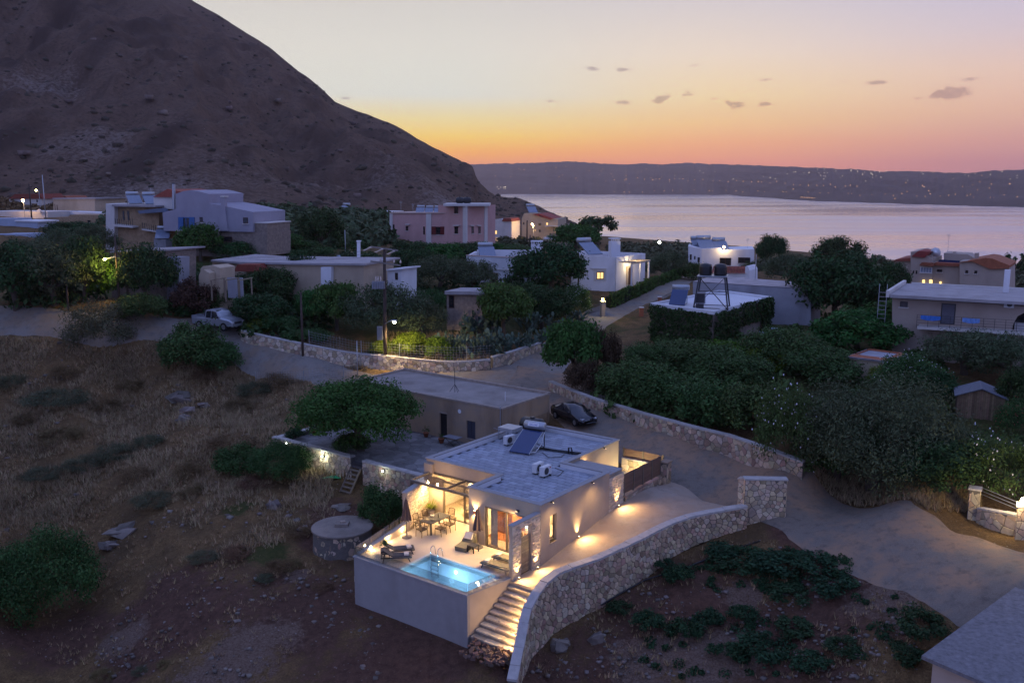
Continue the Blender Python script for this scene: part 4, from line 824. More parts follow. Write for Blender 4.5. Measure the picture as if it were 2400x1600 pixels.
sunbed('charcoal sun lounger lying flat at the pool corner by the gate wall',-.68,3.4,math.pi,.12,fab=TAUPE)
sunbed('charcoal sun lounger lying flat beside the bedroom sliding door',-.68,4.42,math.pi,.12,fab=TAUPE)
t=vthing('planter_table','small dark side table holding a leafy plant between the sun beds','table',-6.88,.95,0,math.radians(48)); MB().box(-.25,.25,-.25,.25,.36,.42).build('top',DARKM,t)
for x in (-.22,.22):
    for y in (-.22,.22): MB().box(x-.02,x+.02,y-.02,y+.02,0,.36).build('leg',DARKM,t)
lc=vthing('lounge_chair','low taupe padded lounge chair with a cream cushion','lounge chair',-4.02,4.72,0,math.radians(8)); MB().add([(-.36,-.62,.0),(.36,-.62,0),(.36,.62,0),(-.36,.62,0),(-.38,-.64,.26),(.38,-.64,.26),(.38,.1,.3),(-.38,.1,.3),(.36,.62,.72),(-.36,.62,.72)],[(3,2,1,0),(4,5,6,7),(7,6,8,9),(0,1,5,4),(1,2,8,6,5),(0,4,7,9,3),(2,3,9,8)]).build('seat',TAUPE,lc); MB().obox((0,.33,.66),(.5,.14,.42),0,-.55).build('cushion',CUSH,lc)
def sidetable(label,a,b,h,w,rz=0):
    t=vthing('side_table',label,'table',a,b,0,rz); MB().box(-w/2,w/2,-w/2,w/2,h-.05,h).build('top',GREYF,t)
    for x in (-1,1):
        for y in (-1,1): MB().box(x*(w/2-.03)-.025,x*(w/2-.03)+.025,y*(w/2-.03)-.025,y*(w/2-.03)+.025,0,h-.05).build('leg',DARKM,t)
sidetable('small square dark side table in front of the padded lounge chair',-3.34,4.55,.42,.5)
def parasol(label,a,b):
    t=vthing('closed_parasol',label,'parasol',a,b,0,0,'closed parasols on the terrace'); MB().lathe([(.30,0),(.30,.07),(.05,.1),(.05,.3)],n=20).build('base',mat('parasol_base',(.2,.18,.16),.8),t,True); MB().tube([(0,0,.1),(0,0,2.45)],.024,8).build('pole',DARKM,t)
    mb=MB(); n=16; pr=[(.03,2.42),(.09,2.3),(.12,2.1),(.17,1.7),(.26,1.18),(.24,1.12)]; vs=[]; 
    for i,(r_,z) in enumerate(pr):
        for k in range(n): rr=r_*(1+(.28 if k%2 else -.22)*min(i/3,1)); vs.append((rr*math.cos(6.2832*k/n),rr*math.sin(6.2832*k/n),z-(.06 if (k%2 and i>3) else 0)))
    mb.add(vs,[(i*n+k,i*n+(k+1)%n,(i+1)*n+(k+1)%n,(i+1)*n+k) for i in range(len(pr)-1) for k in range(n)]+[tuple(range(n))]); mb.build('canopy',UMBR,t); MB().lathe([(.02,2.42),(.03,2.48),(.004,2.54)],n=8).build('finial',DARKM,t)
parasol('closed plum parasol standing by the low lit parapet',-7.92,3.83); parasol('closed plum parasol between the padded chair and bedroom door',-3.5,5.2)
dt=vthing('dining_table','dark rectangular outdoor dining table under the glass roof','table',-7.4,5.82,0); MB().box(-.48,.48,-.92,.92,.70,.75).build('top',GREYF,dt)
for x in (-.43,.43):
    for y in (-.86,.86): MB().box(x-.04,x+.04,y-.04,y+.04,0,.7).build('leg',DARKM,dt)
def chair(label,a,b,rz):
    t=vthing('dining_chair',label,'chair',a,b,0,rz,'rattan chairs around the dining table'); MB().box(-.25,.25,-.24,.24,.40,.45).build('seat',RATT,t)
    for x in (-.24,.24):
        MB().tube([(x,-.24,0),(x,-.22,.62)],.018,6).build('leg',RATT,t); MB().tube([(x,.27,0),(x,.24,.45),(x*.95,.33,.86)],.018,6).build('leg',RATT,t); MB().tube([(x,-.22,.62),(x,.0,.65),(x,.29,.62)],.018,6).build('armrest',RATT,t)
    MB().tube([(-.23,.33,.86),(-.1,.36,.9),(.1,.36,.9),(.23,.33,.86)],.02,6).build('top_rail',RATT,t)
    m=MB()
    for k in range(6): x=-.18+k*.072; m.tube([(x,.25,.46),(x*.95,.345,.87)],.008,4)
    m.build('backrest',RATT,t)
for a,b,rz,lb in [(-8.3,5.35,math.pi/2,'rattan chair against the lit stone wall, nearer the pool'),(-8.3,6.2,math.pi/2,'rattan chair against the lit stone wall, nearer the house'),(-6.55,5.35,-math.pi/2,'rattan chair on the open side of the dining table, nearer the pool'),(-6.55,6.2,-math.pi/2,'rattan chair on the open side of the dining table, nearer the house'),(-7.35,4.55,math.pi,'rattan chair at the pool end of the dining table'),(-7.4,7.1,0,'rattan chair at the house end of the dining table')]: chair(lb,a,b,rz)
def place(name,label,cat,a,b,z,mb,m,grp=None):
    o=mb.build(name,m,None,True); w=VW(a,b,z); o.location=w; o.rotation_euler=(0,0,VR); return tag(o,label,cat,grp,'thing')
place('wine_bottle','dark wine bottle standing on the dining table','bottle',-7.25,5.95,.75,MB().lathe([(.04,0),(.04,.2),(.014,.25),(.014,.32)],n=10),BLACKP)
place('placemat','round olive placemat at the near corner of the dining table','placemat',-7.6,5.25,.752,MB().lathe([(.19,0),(.19,.012)],n=18),TAUPE); place('placemat','round dark placemat beside the wine bottle','placemat',-7.2,5.45,.752,MB().lathe([(.19,0),(.19,.012)],n=18),GREYF)
place('serving_bowl','small pale bowl at the wall side of the dining table','bowl',-7.7,5.9,.75,MB().lathe([(.05,0),(.12,.08),(.11,.08),(.04,.02)],n=14),CUSH)
# ------------------------------------------------------------------ rooms' contents
bed=vthing('bed','low bed with pale bedding inside the lit bedroom','bed',-1.9,8.9); MB().box(-.3,1.6,-.9,.9,0,.3).build('base',WARD,bed); MB().box(-.25,1.58,-.86,.86,.3,.52).build('mattress',CURT,bed)
wd=vthing('wardrobe','tall orange wood wardrobe behind the bedroom curtain','wardrobe',-3.55,8.1); MB().box(-.62,.62,-.3,.9,0,2.5).build('body',WARD,wd); MB().box(-.02,.02,-.31,-.30,.1,2.4).build('door_gap',DARKM,wd); MB().box(-.62,1.5,-1.2,-.32,0,.02).build('plinth',WARD,wd)
pf=vthing('pouf','round brown woven pouf on the bedroom floor','pouf',-2.35,7.6); MB().lathe([(.26,0),(.3,.1),(.3,.45),(.24,.52)],n=16).build('body',RATT,pf,True)
cu=vthing('curtain','long cream curtain gathered at the edge of the bedroom door','curtain',-2.95,6.05); m=MB()
pr=[( -.25+.5*k/24,.05*math.sin(k*1.3)) for k in range(25)]; m.add([(x,y,.02) for x,y in pr]+[(x,y,2.42) for x,y in pr],[(k,k+1,26+k,25+k) for k in range(24)]); m.build('cloth',CURT,cu)
pn=vthing('wall_picture','pale blue picture on the white bedroom wall','picture',-.9,10.14,1.3); MB().box(-.35,.35,-.03,.03,-.3,.3).build('frame',WHITE,pn); MB().box(-.3,.3,-.036,-.03,-.25,.25).build('canvas',mat('blue_print',(.25,.42,.7),.6,.2,5),pn)
sf=vthing('sofa','coral sofa seen through the living room glass','sofa',-5.4,9.2,0); CORAL=mat('coral_fabric',(.5,.24,.18),.9,.1,6,.2); MB().box(-.45,.45,-.9,.9,.12,.42).build('seat',CORAL,sf); MB().box(.25,.45,-.9,.9,.42,.8).build('backrest',CORAL,sf); MB().box(-.45,.45,-1.05,-.9,.12,.6).box(-.45,.45,.9,1.05,.12,.6).build('armrest',CORAL,sf)
for k in (-1,1): MB().box(-.4,-.34,k*.85-.03,k*.85+.03,0,.12).build('leg',DARKM,sf)
tb=vthing('glass_table','small wire legged table in the living room','table',-7.3,9.1); MB().lathe([(.45,.42),(.45,.44)],n=20).build('top',GREYF,tb)
for k in range(4): MB().tube([(.3*math.cos(k*1.57),.3*math.sin(k*1.57),0),(.38*math.cos(k*1.57),.38*math.sin(k*1.57),.42)],.012,5).build('leg',DARKM,tb)
pd=vthing('pendant_lamp','glowing paper globe lamp inside the living room','lamp',-7.6,9.6,1.75); MB().ball((0,0,0),.2,10).build('shade',emat('globe_glow',(1,.75,.4),9),pd,True); MB().tube([(0,0,.19),(0,0,.85)],.008,5).build('cord',DARKM,pd); lamp(pd,'POINT',(0,-.3,-.05),330,WARM,.2)
bl=vthing('ceiling_lamp','warm ceiling lamp inside the bedroom','lamp',-1.8,7.6,2.55); MB().lathe([(.16,-.06),(.16,0)],n=16).build('shade',emat('ceiling_glow',(1,.75,.42),9),bl); lamp(bl,'POINT',(0,0,-.2),420,WARM,.12)
# ------------------------------------------------------------------ villa lights
def spotlight(label,a,b,z,power,aim,cone=110,grp='small wall washing uplights along the drive'):
    t=vthing('uplight',label,'uplight',a,b,z,0,grp); MB().lathe([(.045,0),(.05,.1),(.04,.11)],n=10).build('body',DARKM,t); MB().lathe([(.036,.112),(.036,.116)],n=10).build('lens',WARMG,t); lamp(t,'SPOT',(.03,0,.12),power*2.2,WARM,.02,(-.16,0,1),70,1.0); lamp(t,'SPOT',(.06,0,.62),power*2.3,WARM,.05,(.8,-.1,-.42),150,1.0)  # second spot hangs above the fixture, added to widen the drive wash
spotlight('small uplight at the near foot of the gate wall',.80,3.45,-.18,60,(-.22,0,1)); spotlight('small uplight between the slatted gate and house corner',.80,5.2,-.2,60,(-.22,0,1)); spotlight('small uplight midway along the plain beige house wall',.80,9.41,.26,60,(-.2,0,1)); spotlight('small uplight at the foot of the clad side wall by the courtyard fence',.82,14.0,.87,60,(-.22,0,1))
for k,(a,b,z) in enumerate([(2.3,2.0,-.72),(2.36,1.35,-1.2),(2.55,.75,-1.65),(2.8,.2,-2.0)]):
    t=vthing('step_light',['step light nearest the landing on the boundary wall','step light second from the landing on the boundary wall','step light third from the landing on the boundary wall','step light at the bottom of the stone steps'][k],'step light',a,b,z,0,'step lights in the boundary wall'); MB().box(-.02,.05,-.05,.05,-.04,.04).build('body',DARKM,t); MB().box(-.026,-.02,-.04,.04,-.03,.03).build('lens',WARMG,t); lamp(t,'POINT',(-.2,0,.06),15,WARM,.04)
for k,b in enumerate((1.15,2.65,4.0)):
    t=vthing('recessed_light',['recessed parapet light behind the front sun beds','recessed parapet light in the middle of the low parapet','recessed parapet light beside the left parasol'][k],'wall light',-8.22-b*.066,b,.14+.06*b,0,'recessed lights in the low parapet'); MB().box(0,.03,-.07,.07,-.04,.06).build('body',COPING,t); MB().box(.03,.034,-.06,.06,-.03,.02).build('lens',WARMG,t); lamp(t,'POINT',(.14,0,-.03),14,WARM,.04)
t=vthing('wall_sconce','copper up and down wall lamp on the pier between the sliding doors','wall lamp',-4.03,5.6,1.95); MB().box(-.07,.07,-.1,.05,-.09,.09).build('body',mat('copper',(.5,.2,.1),.4,.1,4,0,metal=.7),t); MB().box(-.055,.055,-.09,0,.09,.095).build('lens',WARMG,t); lamp(t,'SPOT',(0,-.05,.11),55,WARM,.03,(0,.25,1),110,.8); lamp(t,'SPOT',(0,-.05,-.11),75,WARM,.03,(0,-.05,-1),130,.9)
for k,(a,b) in enumerate(((-9.2,7.2),(-8.4,7.9-.7),(-5.6,7.0))):
    t=vthing('ceiling_spot',['small spot lamp under the glass roof by the stone wall','small spot lamp hanging over the dining table','small spot lamp under the right half of the glass roof'][k],'spot lamp',a,b,2.36,0,'spots under the glass roof'); MB().lathe([(.05,-.1),(.05,.07)],n=10).build('body',DARKM,t); MB().lathe([(.042,-.105),(.042,-.101)],n=10).build('lens',WARMG,t); lamp(t,'SPOT',(0,0,-.13),140,WARM,.05,(0,-.25,-1),150,.7); lamp(t,'POINT',(0,0,.35),9,WARM,.05)
t=vthing('wall_lamp','lamp hidden under the entrance canopy of the villa','wall lamp',-2.5,15.2,2.6); MB().box(-.08,.06,-.06,.06,-.1,.1).build('body',DARKM,t); lamp(t,'POINT',(.2,0,.25),8,WARM,.05)
t=vthing('courtyard_lamp','ground lamp lighting the rubble wall of the courtyard','lamp',-1.0,19.3,1.0); MB().lathe([(.06,0),(.06,.12)],n=10).build('body',DARKM,t); MB().lathe([(.045,.121),(.045,.125)],n=10).build('lens',WARMG,t); lamp(t,'POINT',(0,.0,.25),75,(1,.8,.4),.06)
for k,(a,b,z,pw_) in enumerate(((.72,10.9,3.3,75),(-2.5,17.6,3.3,45),(.72,6.6,3.3,60))):
    t=vthing('parapet_lamp',['tiny parapet lamp midway above the plain side wall','tiny parapet lamp above the courtyard wall','tiny parapet lamp above the narrow side window'][k],'lamp',a,b,z,0,'tiny lamps on the villa parapet'); MB().box(-.05,.12,-.04,.04,-.03,.04).build('body',DARKM,t); MB().ball((.13,0,-.03),.012,6).build('lens',WARMG,t); lamp(t,'SPOT',(.75,0,.1),pw_*.9,WARM,.1,(.1,0,-1),150,1)
# unseen flood added under the eave to brighten the pool deck
t=vthing('eave_fill','small floodlight added unseen under the bedroom eave to brighten the pool deck','floodlight',-.9,5.58,2.7); MB().box(-.09,.09,-.08,.06,-.06,.06).build('body',DARKM,t); lamp(t,'SPOT',(0,-.12,0),420,WARM,.12,(-.45,-.55,-.72),150,.8)
# ------------------------------------------------------------------ roof plant
def acunit(label,a,b,z,rz,grp='air conditioning units on the villa roof'):
    t=vthing('ac_unit',label,'air conditioner',a,b,z,rz,grp); MB().box(-.42,.42,-.16,.16,.1,.68).build('casing',ACW,t); MB().lathe([(.22,0),(.22,.01)],n=18).build('fan_grille',DARKM,t); f=t.children[-1]; f.rotation_euler=(math.pi/2,0,0); f.location=(-.1,-.165,.39)
    for x in (-.3,.3): MB().box(x-.03,x+.03,-.2,.2,0,.1).build('foot',BLACKP,t)
    MB().tube([(.42,0,.3),(.55,0,.25),(.6,.05,.02)],.025,6).build('hose',ACW,t)
acunit('white air conditioning unit on the roof, farther of the pair',-3.3,10.95,ZF,math.radians(90)); acunit('white air conditioning unit on the roof, nearer of the pair with red badge',-2.55,10.7,ZF,math.radians(88)); acunit('white air conditioning unit beside the solar collector',-8.55,14.9,ZF,math.radians(80))
MB().box(.2,.34,-.168,-.162,.52,.58).build('badge',mat('red_badge',(.5,.04,.04)),bpy.data.objects['ac_unit.001'])
def textobj(name,txt,size,m,parent,loc,rot,ext=.002):
    c=bpy.data.curves.new(name,'FONT'); c.body=txt; c.size=size; c.align_x='CENTER'; c.align_y='CENTER'; c.extrude=ext
    tmp=bpy.data.objects.new(name+'_outline',c); COL.objects.link(tmp); bpy.context.view_layer.update(); me=bpy.data.meshes.new_from_object(tmp.evaluated_get(bpy.context.evaluated_depsgraph_get())); bpy.data.objects.remove(tmp)
    me.materials.clear(); me.materials.append(m); o=bpy.data.objects.new(name,me); link(o,parent); o.location=loc; o.rotation_euler=rot; return o
sh=vthing('solar_heater','solar water heater with a big blue collector on the villa roof','solar heater',-6.75,14.3,ZF,math.radians(8))
MB().extr([(-.75,-.04),(.75,-.04),(.75,.04),(-.75,.04)],(0,-.85,.12),(0,1.15,1.15)).build('collector',PANEL,sh); MB().extr([(-.79,-.05),(-.75,-.05),(-.75,.05),(-.79,.05)],(0,-.87,.11),(0,1.17,1.16)).extr([(.75,-.05),(.79,-.05),(.79,.05),(.75,.05)],(0,-.87,.11),(0,1.17,1.16)).build('collector_frame',GALV,sh)
tk=MB().lathe([(.001,-.82),(.2,-.8),(.27,-.74),(.27,.74),(.2,.8),(.001,.82)],n=18).build('tank',GALV,sh,True); tk.rotation_euler=(0,math.pi/2,0); tk.location=(0,1.45,1.5)
lb=MB().box(-.42,.42,-.005,.005,-.13,.13).build('tank_label',WHITE,sh); lb.location=(0,1.2,1.6); lb.rotation_euler=(-.4,0,0); tx=textobj('lettering','ON--LIFE',.16,mat('label_blue',(.03,.05,.35)),lb,(0,-.008,-.03),(math.pi/2,0,0)); textobj('lettering','- - -',.1,mat('label_red',(.5,.05,.05)),lb,(0,-.008,.08),(math.pi/2,0,0))
for x in (-.7,.7):
    MB().bar((x,1.5,0),(x,1.5,1.3),.05).build('strut',DARKM,sh); MB().bar((x,1.5,.0),(x,.2,.62),.04).bar((x,-.85,.08),(x,1.5,.03),.04).bar((x,1.5,.9),(x,.9,.0),.03).build('strut',DARKM,sh)
MB().tube([(.8,-.7,.2),(.95,-.3,.15),(.95,.6,.5),(.85,1.2,1.15)],.03,6).build('pipe',ACW,sh,True)
t=vthing('roof_pipes','bundle of dark lagged pipes running across the villa roof','pipes',0,0,ZF); MB().tube([(-6.4,15.4,.08),(-5.2,15.6,.06),(-3.4,16.1,.05)],.05,6).build('pipe',BLACKP,t,True); MB().tube([(-6.4,15.2,.08),(-5.2,15.35,.06),(-3.2,15.8,.05)],.05,6).build('pipe',BLACKP,t,True); MB().tube([(-4.0,15.5,.05),(-4.0,15.5,.45),(-3.8,15.5,.5),(-3.7,15.5,.05)],.06,6).build('riser',BLACKP,t,True); MB().tube([(-5.6,14.7,.03),(-4.6,14.0,.03),(-4.0,14.6,.03),(-4.2,15.3,.03)],.02,5).build('cable',BLACKP,t,True); MB().tube([(-2.3,10.7,.2),(-1.9,11.2,.03),(-2.2,12.2,.03),(-3.0,12.4,.03)],.02,5).build('cable',BLACKP,t,True)
t=vthing('roof_stand','galvanised tray stand at the left back of the villa roof','stand',-9.3,15.9,ZF); MB().box(-.65,.65,-.5,.7,.72,.95).build('tray',GALV,t)
for x in (-.62,.62):
    for y in (-.45,.65): MB().box(x-.03,x+.03,y-.03,y+.03,0,.72).build('leg',GALV,t)
t=vthing('water_tank','black ribbed plastic water tank behind the solar heater','water tank',-9.0,18.3,ZF); o=MB().lathe([(.001,-.95),(.45,-.9),(.55,-.75),(.57,-.7),(.55,-.4),(.58,-.35),(.55,0),(.58,.05),(.55,.4),(.57,.7),(.45,.9),(.001,.95)],n=20).build('shell',BLACKP,t,True); o.rotation_euler=(0,math.pi/2,0); o.location=(0,0,.62); MB().lathe([(.2,0),(.2,.1),(.14,.13)],(0,0,1.12),14).build('lid',BLACKP,t); MB().box(-.6,-.4,-.5,.5,0,.3).box(.4,.6,-.5,.5,0,.3).build('cradle',GALV,t)
# ------------------------------------------------------------------ old flat roofed house and its patio
OCH=mat('ochre_plaster',(.40,.28,.17),.95,.3,.9,.35,10,stain=.9,c2=(.30,.235,.18)); ROOFC=mat('old_roof_screed',(.27,.24,.215),.9,.2,.6,.25,12,stain=.5); TRIM=mat('old_stone_edge',(.33,.27,.22),.95,.25,2,.5,12)
oh=vthing('old_house','old ochre plastered house with a flat concrete roof','house',0,0)
A0,A1,B0,B1=-29.7,-13.25,20.2,26.6; zg=.3
MB().box(A0,-19.72,B0,B0+.4,zg,3.82).box(-18.92,-16.85,B0,B0+.4,zg,3.82).box(-15.95,A1,B0,B0+.4,zg,3.82).box(-19.72,-18.92,B0,B0+.4,2.6,3.82).box(-16.85,-15.95,B0,B0+.4,zg,.95).box(-16.85,-15.95,B0,B0+.4,2.42,3.82).build('wall',OCH,oh)
MB().box(A1-.4,A1,B0+.4,B1,zg,3.82).box(A0,A0+.4,B0+.4,B1,zg,3.82).box(A0+.4,A1-.4,B1-.4,B1,zg,3.82).build('wall',OCH,oh)
MB().box(A0+.05,A1-.05,B0+.05,B1-.05,3.6,3.84).build('roof',ROOFC,oh)
rim=MB().box(A0-.06,A1+.06,B0-.06,B0+.14,3.82,3.95).box(A0-.06,A1+.06,B1-.14,B1+.06,3.82,4.05).box(A0-.06,A0+.14,B0+.14,B1-.14,3.82,4.0).box(A1-.14,A1+.06,B0+.14,B1-.14,3.82,3.97); rim.build('roof_edge',TRIM,oh)
d=MB().box(-19.7,-18.94,B0+.15,B0+.2,.6,2.6).build('door',mat('dark_door',(.02,.018,.02),.6),oh); MB().box(-19.78,-18.86,B0-.03,B0+.1,2.6,2.7).build('lintel',TRIM,d)
w=MB().box(-16.85,-16.42,B0+.1,B0+.15,.97,2.4).box(-16.38,-15.95,B0+.1,B0+.15,.97,2.4).build('shutter',mat('blue_grey_shutter',(.05,.055,.075),.7,.2,5),oh); MB().box(-16.9,-15.9,B0-.04,B0+.1,.9,.96).build('sill',TRIM,w)
MB().lathe([(.001,0),(.16,.01),(.17,.03)],n=16).build('wall_plate',WHITE,oh); q=oh.children[-1]; q.rotation_euler=(math.pi/2,0,0); q.location=(-17.55,B0-.005,3.05)
MB().tube([(A1-.15,B0-.06,.8),(A1-.15,B0-.06,4.1)],.04,6).tube([(A1-.35,B0-.05,1.2),(A1-.35,B0-.05,2.2),(A1-.8,B0-.05,2.25)],.02,5).build('drainpipe',GALV,oh)
MB().box(-14.4,A1-.02,B0-.03,B0+.001,.6,1.1).build('wall_patch',CONC,oh); MB().box(A1-.001,A1+.03,24.2,26.4,1.2,2.4).build('wall_patch',PINKST,oh)
MB().tube([(-20.1,22.6,3.84),(-20.1,22.6,5.9)],.025,5).tube([(-20.5,22.4,3.84),(-20.1,22.6,4.5),(-19.7,22.5,3.84)],.02,4).tube([(-20.1,22.6,4.5),(-20.0,23,3.84)],.02,4).build('antenna_mast',DARKM,oh); MB().tube([(-14.8,22.6,3.84),(-14.8,22.6,4.6)],.025,5).build('vent_pipe',WHITE,oh)
# patio paved in irregular flags
pa=MB().prism(PATIO,.2,.555).build('patio',mat('patio_joint',(.11,.1,.1),.95,.2)); tag(pa,kind='structure')
def flags():
    w0=VW(-29.3,11.3)
    def f(u,v,d): w=VW(-29.2+u,11.35+v,.56+d); return tuple(w)
    stones(pa,f,18.4,8.7,.62,[mat('grey_flagstone',(.21,.20,.19),.85,.2,2,.3,12,isl=.3)],81,.02,.03,maxparts=220,eye=(0,0))
flags()
pw=[VW(-20.4,11.05,1.0),VW(-29.5,11.05,1.0)]; 
rubble_wall('patio_wall','pale rubble wall with a lit lamp, left of the iron gate',[VW(a,11.0,1.0) for a in np.linspace(-29.5,-20.35,8)],[hz(*VW(a,11.0)[:2])-.5 for a in np.linspace(-29.5,-20.35,8)],.4,.24,[GREYST,STONE],91,maxparts=150,side=1,depth=.04)
rubble_wall('patio_wall','pale rubble wall right of the iron gate beside the dark bush',[VW(a,10.75,1.05) for a in np.linspace(-18.9,-10.6,8)],[hz(*VW(a,10.75)[:2])-.6 for a in np.linspace(-18.9,-10.6,8)],.4,.24,[GREYST,STONE,PINKST],95,maxparts=150,side=1,depth=.04)
rubble_wall('patio_wall','low rubble wall closing the far left side of the patio',[VW(-29.3,b,1.0) for b in np.linspace(20.0,11.2,6)],[.1]*6,.4,.26,[GREYST],99,maxparts=60,side=1,depth=.04)
ig=vthing('iron_gate','black iron gate between the two patio walls','gate',-19.6,10.9,.45); MB().box(-.72,.72,-.02,.02,.05,.1).box(-.72,.72,-.02,.02,1.05,1.1).build('rail',DARKM,ig)
for k in range(13): MB().tube([(-.7+k*.1166,0,0),(-.7+k*.1166,0,1.28)],.014,5).build('bar',DARKM,ig)
for a in (-20.35,-18.9): pass
sl=vthing('wooden_ladder','steep wooden plank steps below the iron gate','steps',-19.4,10.3,-.9,0)
for x in (-.5,.5): MB().bar((x,-.9,-.3),(x,.25,1.35),.06,.14).build('stringer',TEAK,sl)
for k in range(6): MB().box(-.5,.5,-.95+k*.2,-.72+k*.2,-.2+k*.27,-.15+k*.27).build('tread',TEAK,sl)
for k,(a,b,z,lb,pwr) in enumerate([(-23.3,10.85,.55,'bright cool white lamp on the patio wall left of the gate',16),(-16.6,10.6,.75,'small cool white lamp on the patio wall right of the gate',5),(-27.5,10.9,.85,'tiny white lamp at the far left of the patio wall',.8)]):
    t=vthing('wall_lamp',lb,'wall lamp',a,b,z,0,'cool lamps on the patio wall'); MB().box(-.06,.06,-.06,.05,-.08,.08).build('body',DARKM,t); MB().ball((0,-.1,0),.055,6).build('bulb',WHITEG,t); lamp(t,'POINT',(0,-.25,.0),pwr,(.9,1,.8),.05)
def pot(label,a,b,s=1.,plant=True):
    t=vthing('flower_pot',label,'pot plant',a,b,.56,0,'terracotta pots on the patio'); MB().lathe([(.14*s,0),(.22*s,.32*s),(.24*s,.32*s),(.24*s,.38*s),(.2*s,.38*s),(.19*s,.32*s)],n=14).build('pot',TERRA,t,True)
    return t
POTS=[pot('terracotta pot left of the dark old house door',-20.6,19.5,1),pot('terracotta pot right of the dark old house door',-18.4,18.9,1.1),pot('terracotta pot in the far left corner of the patio',-28.4,14.4,1.1),pot('terracotta pot by the low left wall of the patio',-28.0,17.5,.9)]
t=vthing('folding_table','old grey folding table under the shuttered window','table',-17.2,18.9,.56); MB().box(-.7,.7,-.4,.4,.7,.74).build('top',mat('grey_table',(.22,.22,.24),.6),t); MB().bar((-.6,-.35,0),(.6,-.35,.7),.03).bar((.6,-.35,0),(-.6,-.35,.7),.03).bar((-.6,.35,0),(.6,.35,.7),.03).bar((.6,.35,0),(-.6,.35,.7),.03).build('leg',DARKM,t)
# cistern
ci=G(805,1292); cs=thing('cistern','round stone cistern with a flat screed top and square hatch','cistern',(ci[0]-.2,ci[1]+.9,-2.9)); MB().lathe([(1.95,0),(1.85,1.9),(1.7,1.98)],n=36).build('core',MORT,cs)
stones(cs,lambda u,v,d:((1.9-v*.05+d)*math.cos(-math.pi+u/1.9-.2),(1.9-v*.05+d)*math.sin(-math.pi+u/1.9-.2),v),6.6,1.9,.27,[STONE,GREYST,PINKST],105,.04,.03,maxparts=120)
MB().lathe([(1.98,1.95),(1.98,2.05),(1.9,2.08),(.01,2.1)],n=36).build('top',CONC,cs); MB().box(-.42,.42,-.35,.35,2.08,2.3).build('hatch',CONC,cs); MB().obox((.05,.02,2.34),(.3,.24,.1),.4).build('lid_stone',GREYST,cs)
rubble_wall('yard_wall','short rubble wall tucked between the cistern and the pool wall',[VW(-9.3,1.15,-.55),VW(-8.5,.1,-.75)],[-3.6,-3.6],.4,.26,[GREYST,LEDGE],109,maxparts=40,caps=False,caph=0)
# ------------------------------------------------------------------ neighbouring buildings
LILAC=mat('lilac_render',(.33,.31,.36),.9,.06,.8,.1,stain=.15); OCHS=mat('ochre_stone',(.36,.25,.15),.95,.3,2.5,.6,6); PINK=mat('pink_render',(.56,.34,.31),.9,.06,.8,.1,stain=.2); OFFW=mat('offwhite_render',(.62,.58,.54),.9,.06,.8,.1,stain=.2); WH=mat('whitewash',(.72,.71,.72),.9,.05,.8,.15,stain=.25); CREAM=mat('cream_render',(.48,.38,.27),.9,.08,.8,.1,stain=.25); TANR=mat('tan_render',(.42,.34,.28),.9,.07,.7,.1,stain=.25); BLUEW=mat('blue_white_render',(.38,.44,.55),.9,.08,1,.1,stain=.2); DKGL=mat('dark_glass',(.015,.017,.022),.12,.1,3,0,spec=.7); BRSH=mat('brown_shutter',(.06,.03,.022),.7,.2,5); BLSH=mat('blue_shutter',(.05,.13,.32),.7,.15,4); REDSH=mat('red_shutter',(.12,.015,.015),.7,.15,4); LITW=emat('lit_window_glow',(1,.62,.25),1.6); LITY=emat('lit_wall_glow',(1,.72,.25),2.2); GREYR=mat('grey_render',(.33,.33,.36),.95,.12,.6,.2,stain=.5); STB=mat('brown_fieldstone',(.25,.2,.165),.95,.3,2.2,.7,5); GRSCR=mat('pale_screed',(.36,.33,.33),.9,.15,.8,.2,stain=.4); CORR=mat('corrugated_sheet',(.33,.32,.33),.7,.2,1,.2)
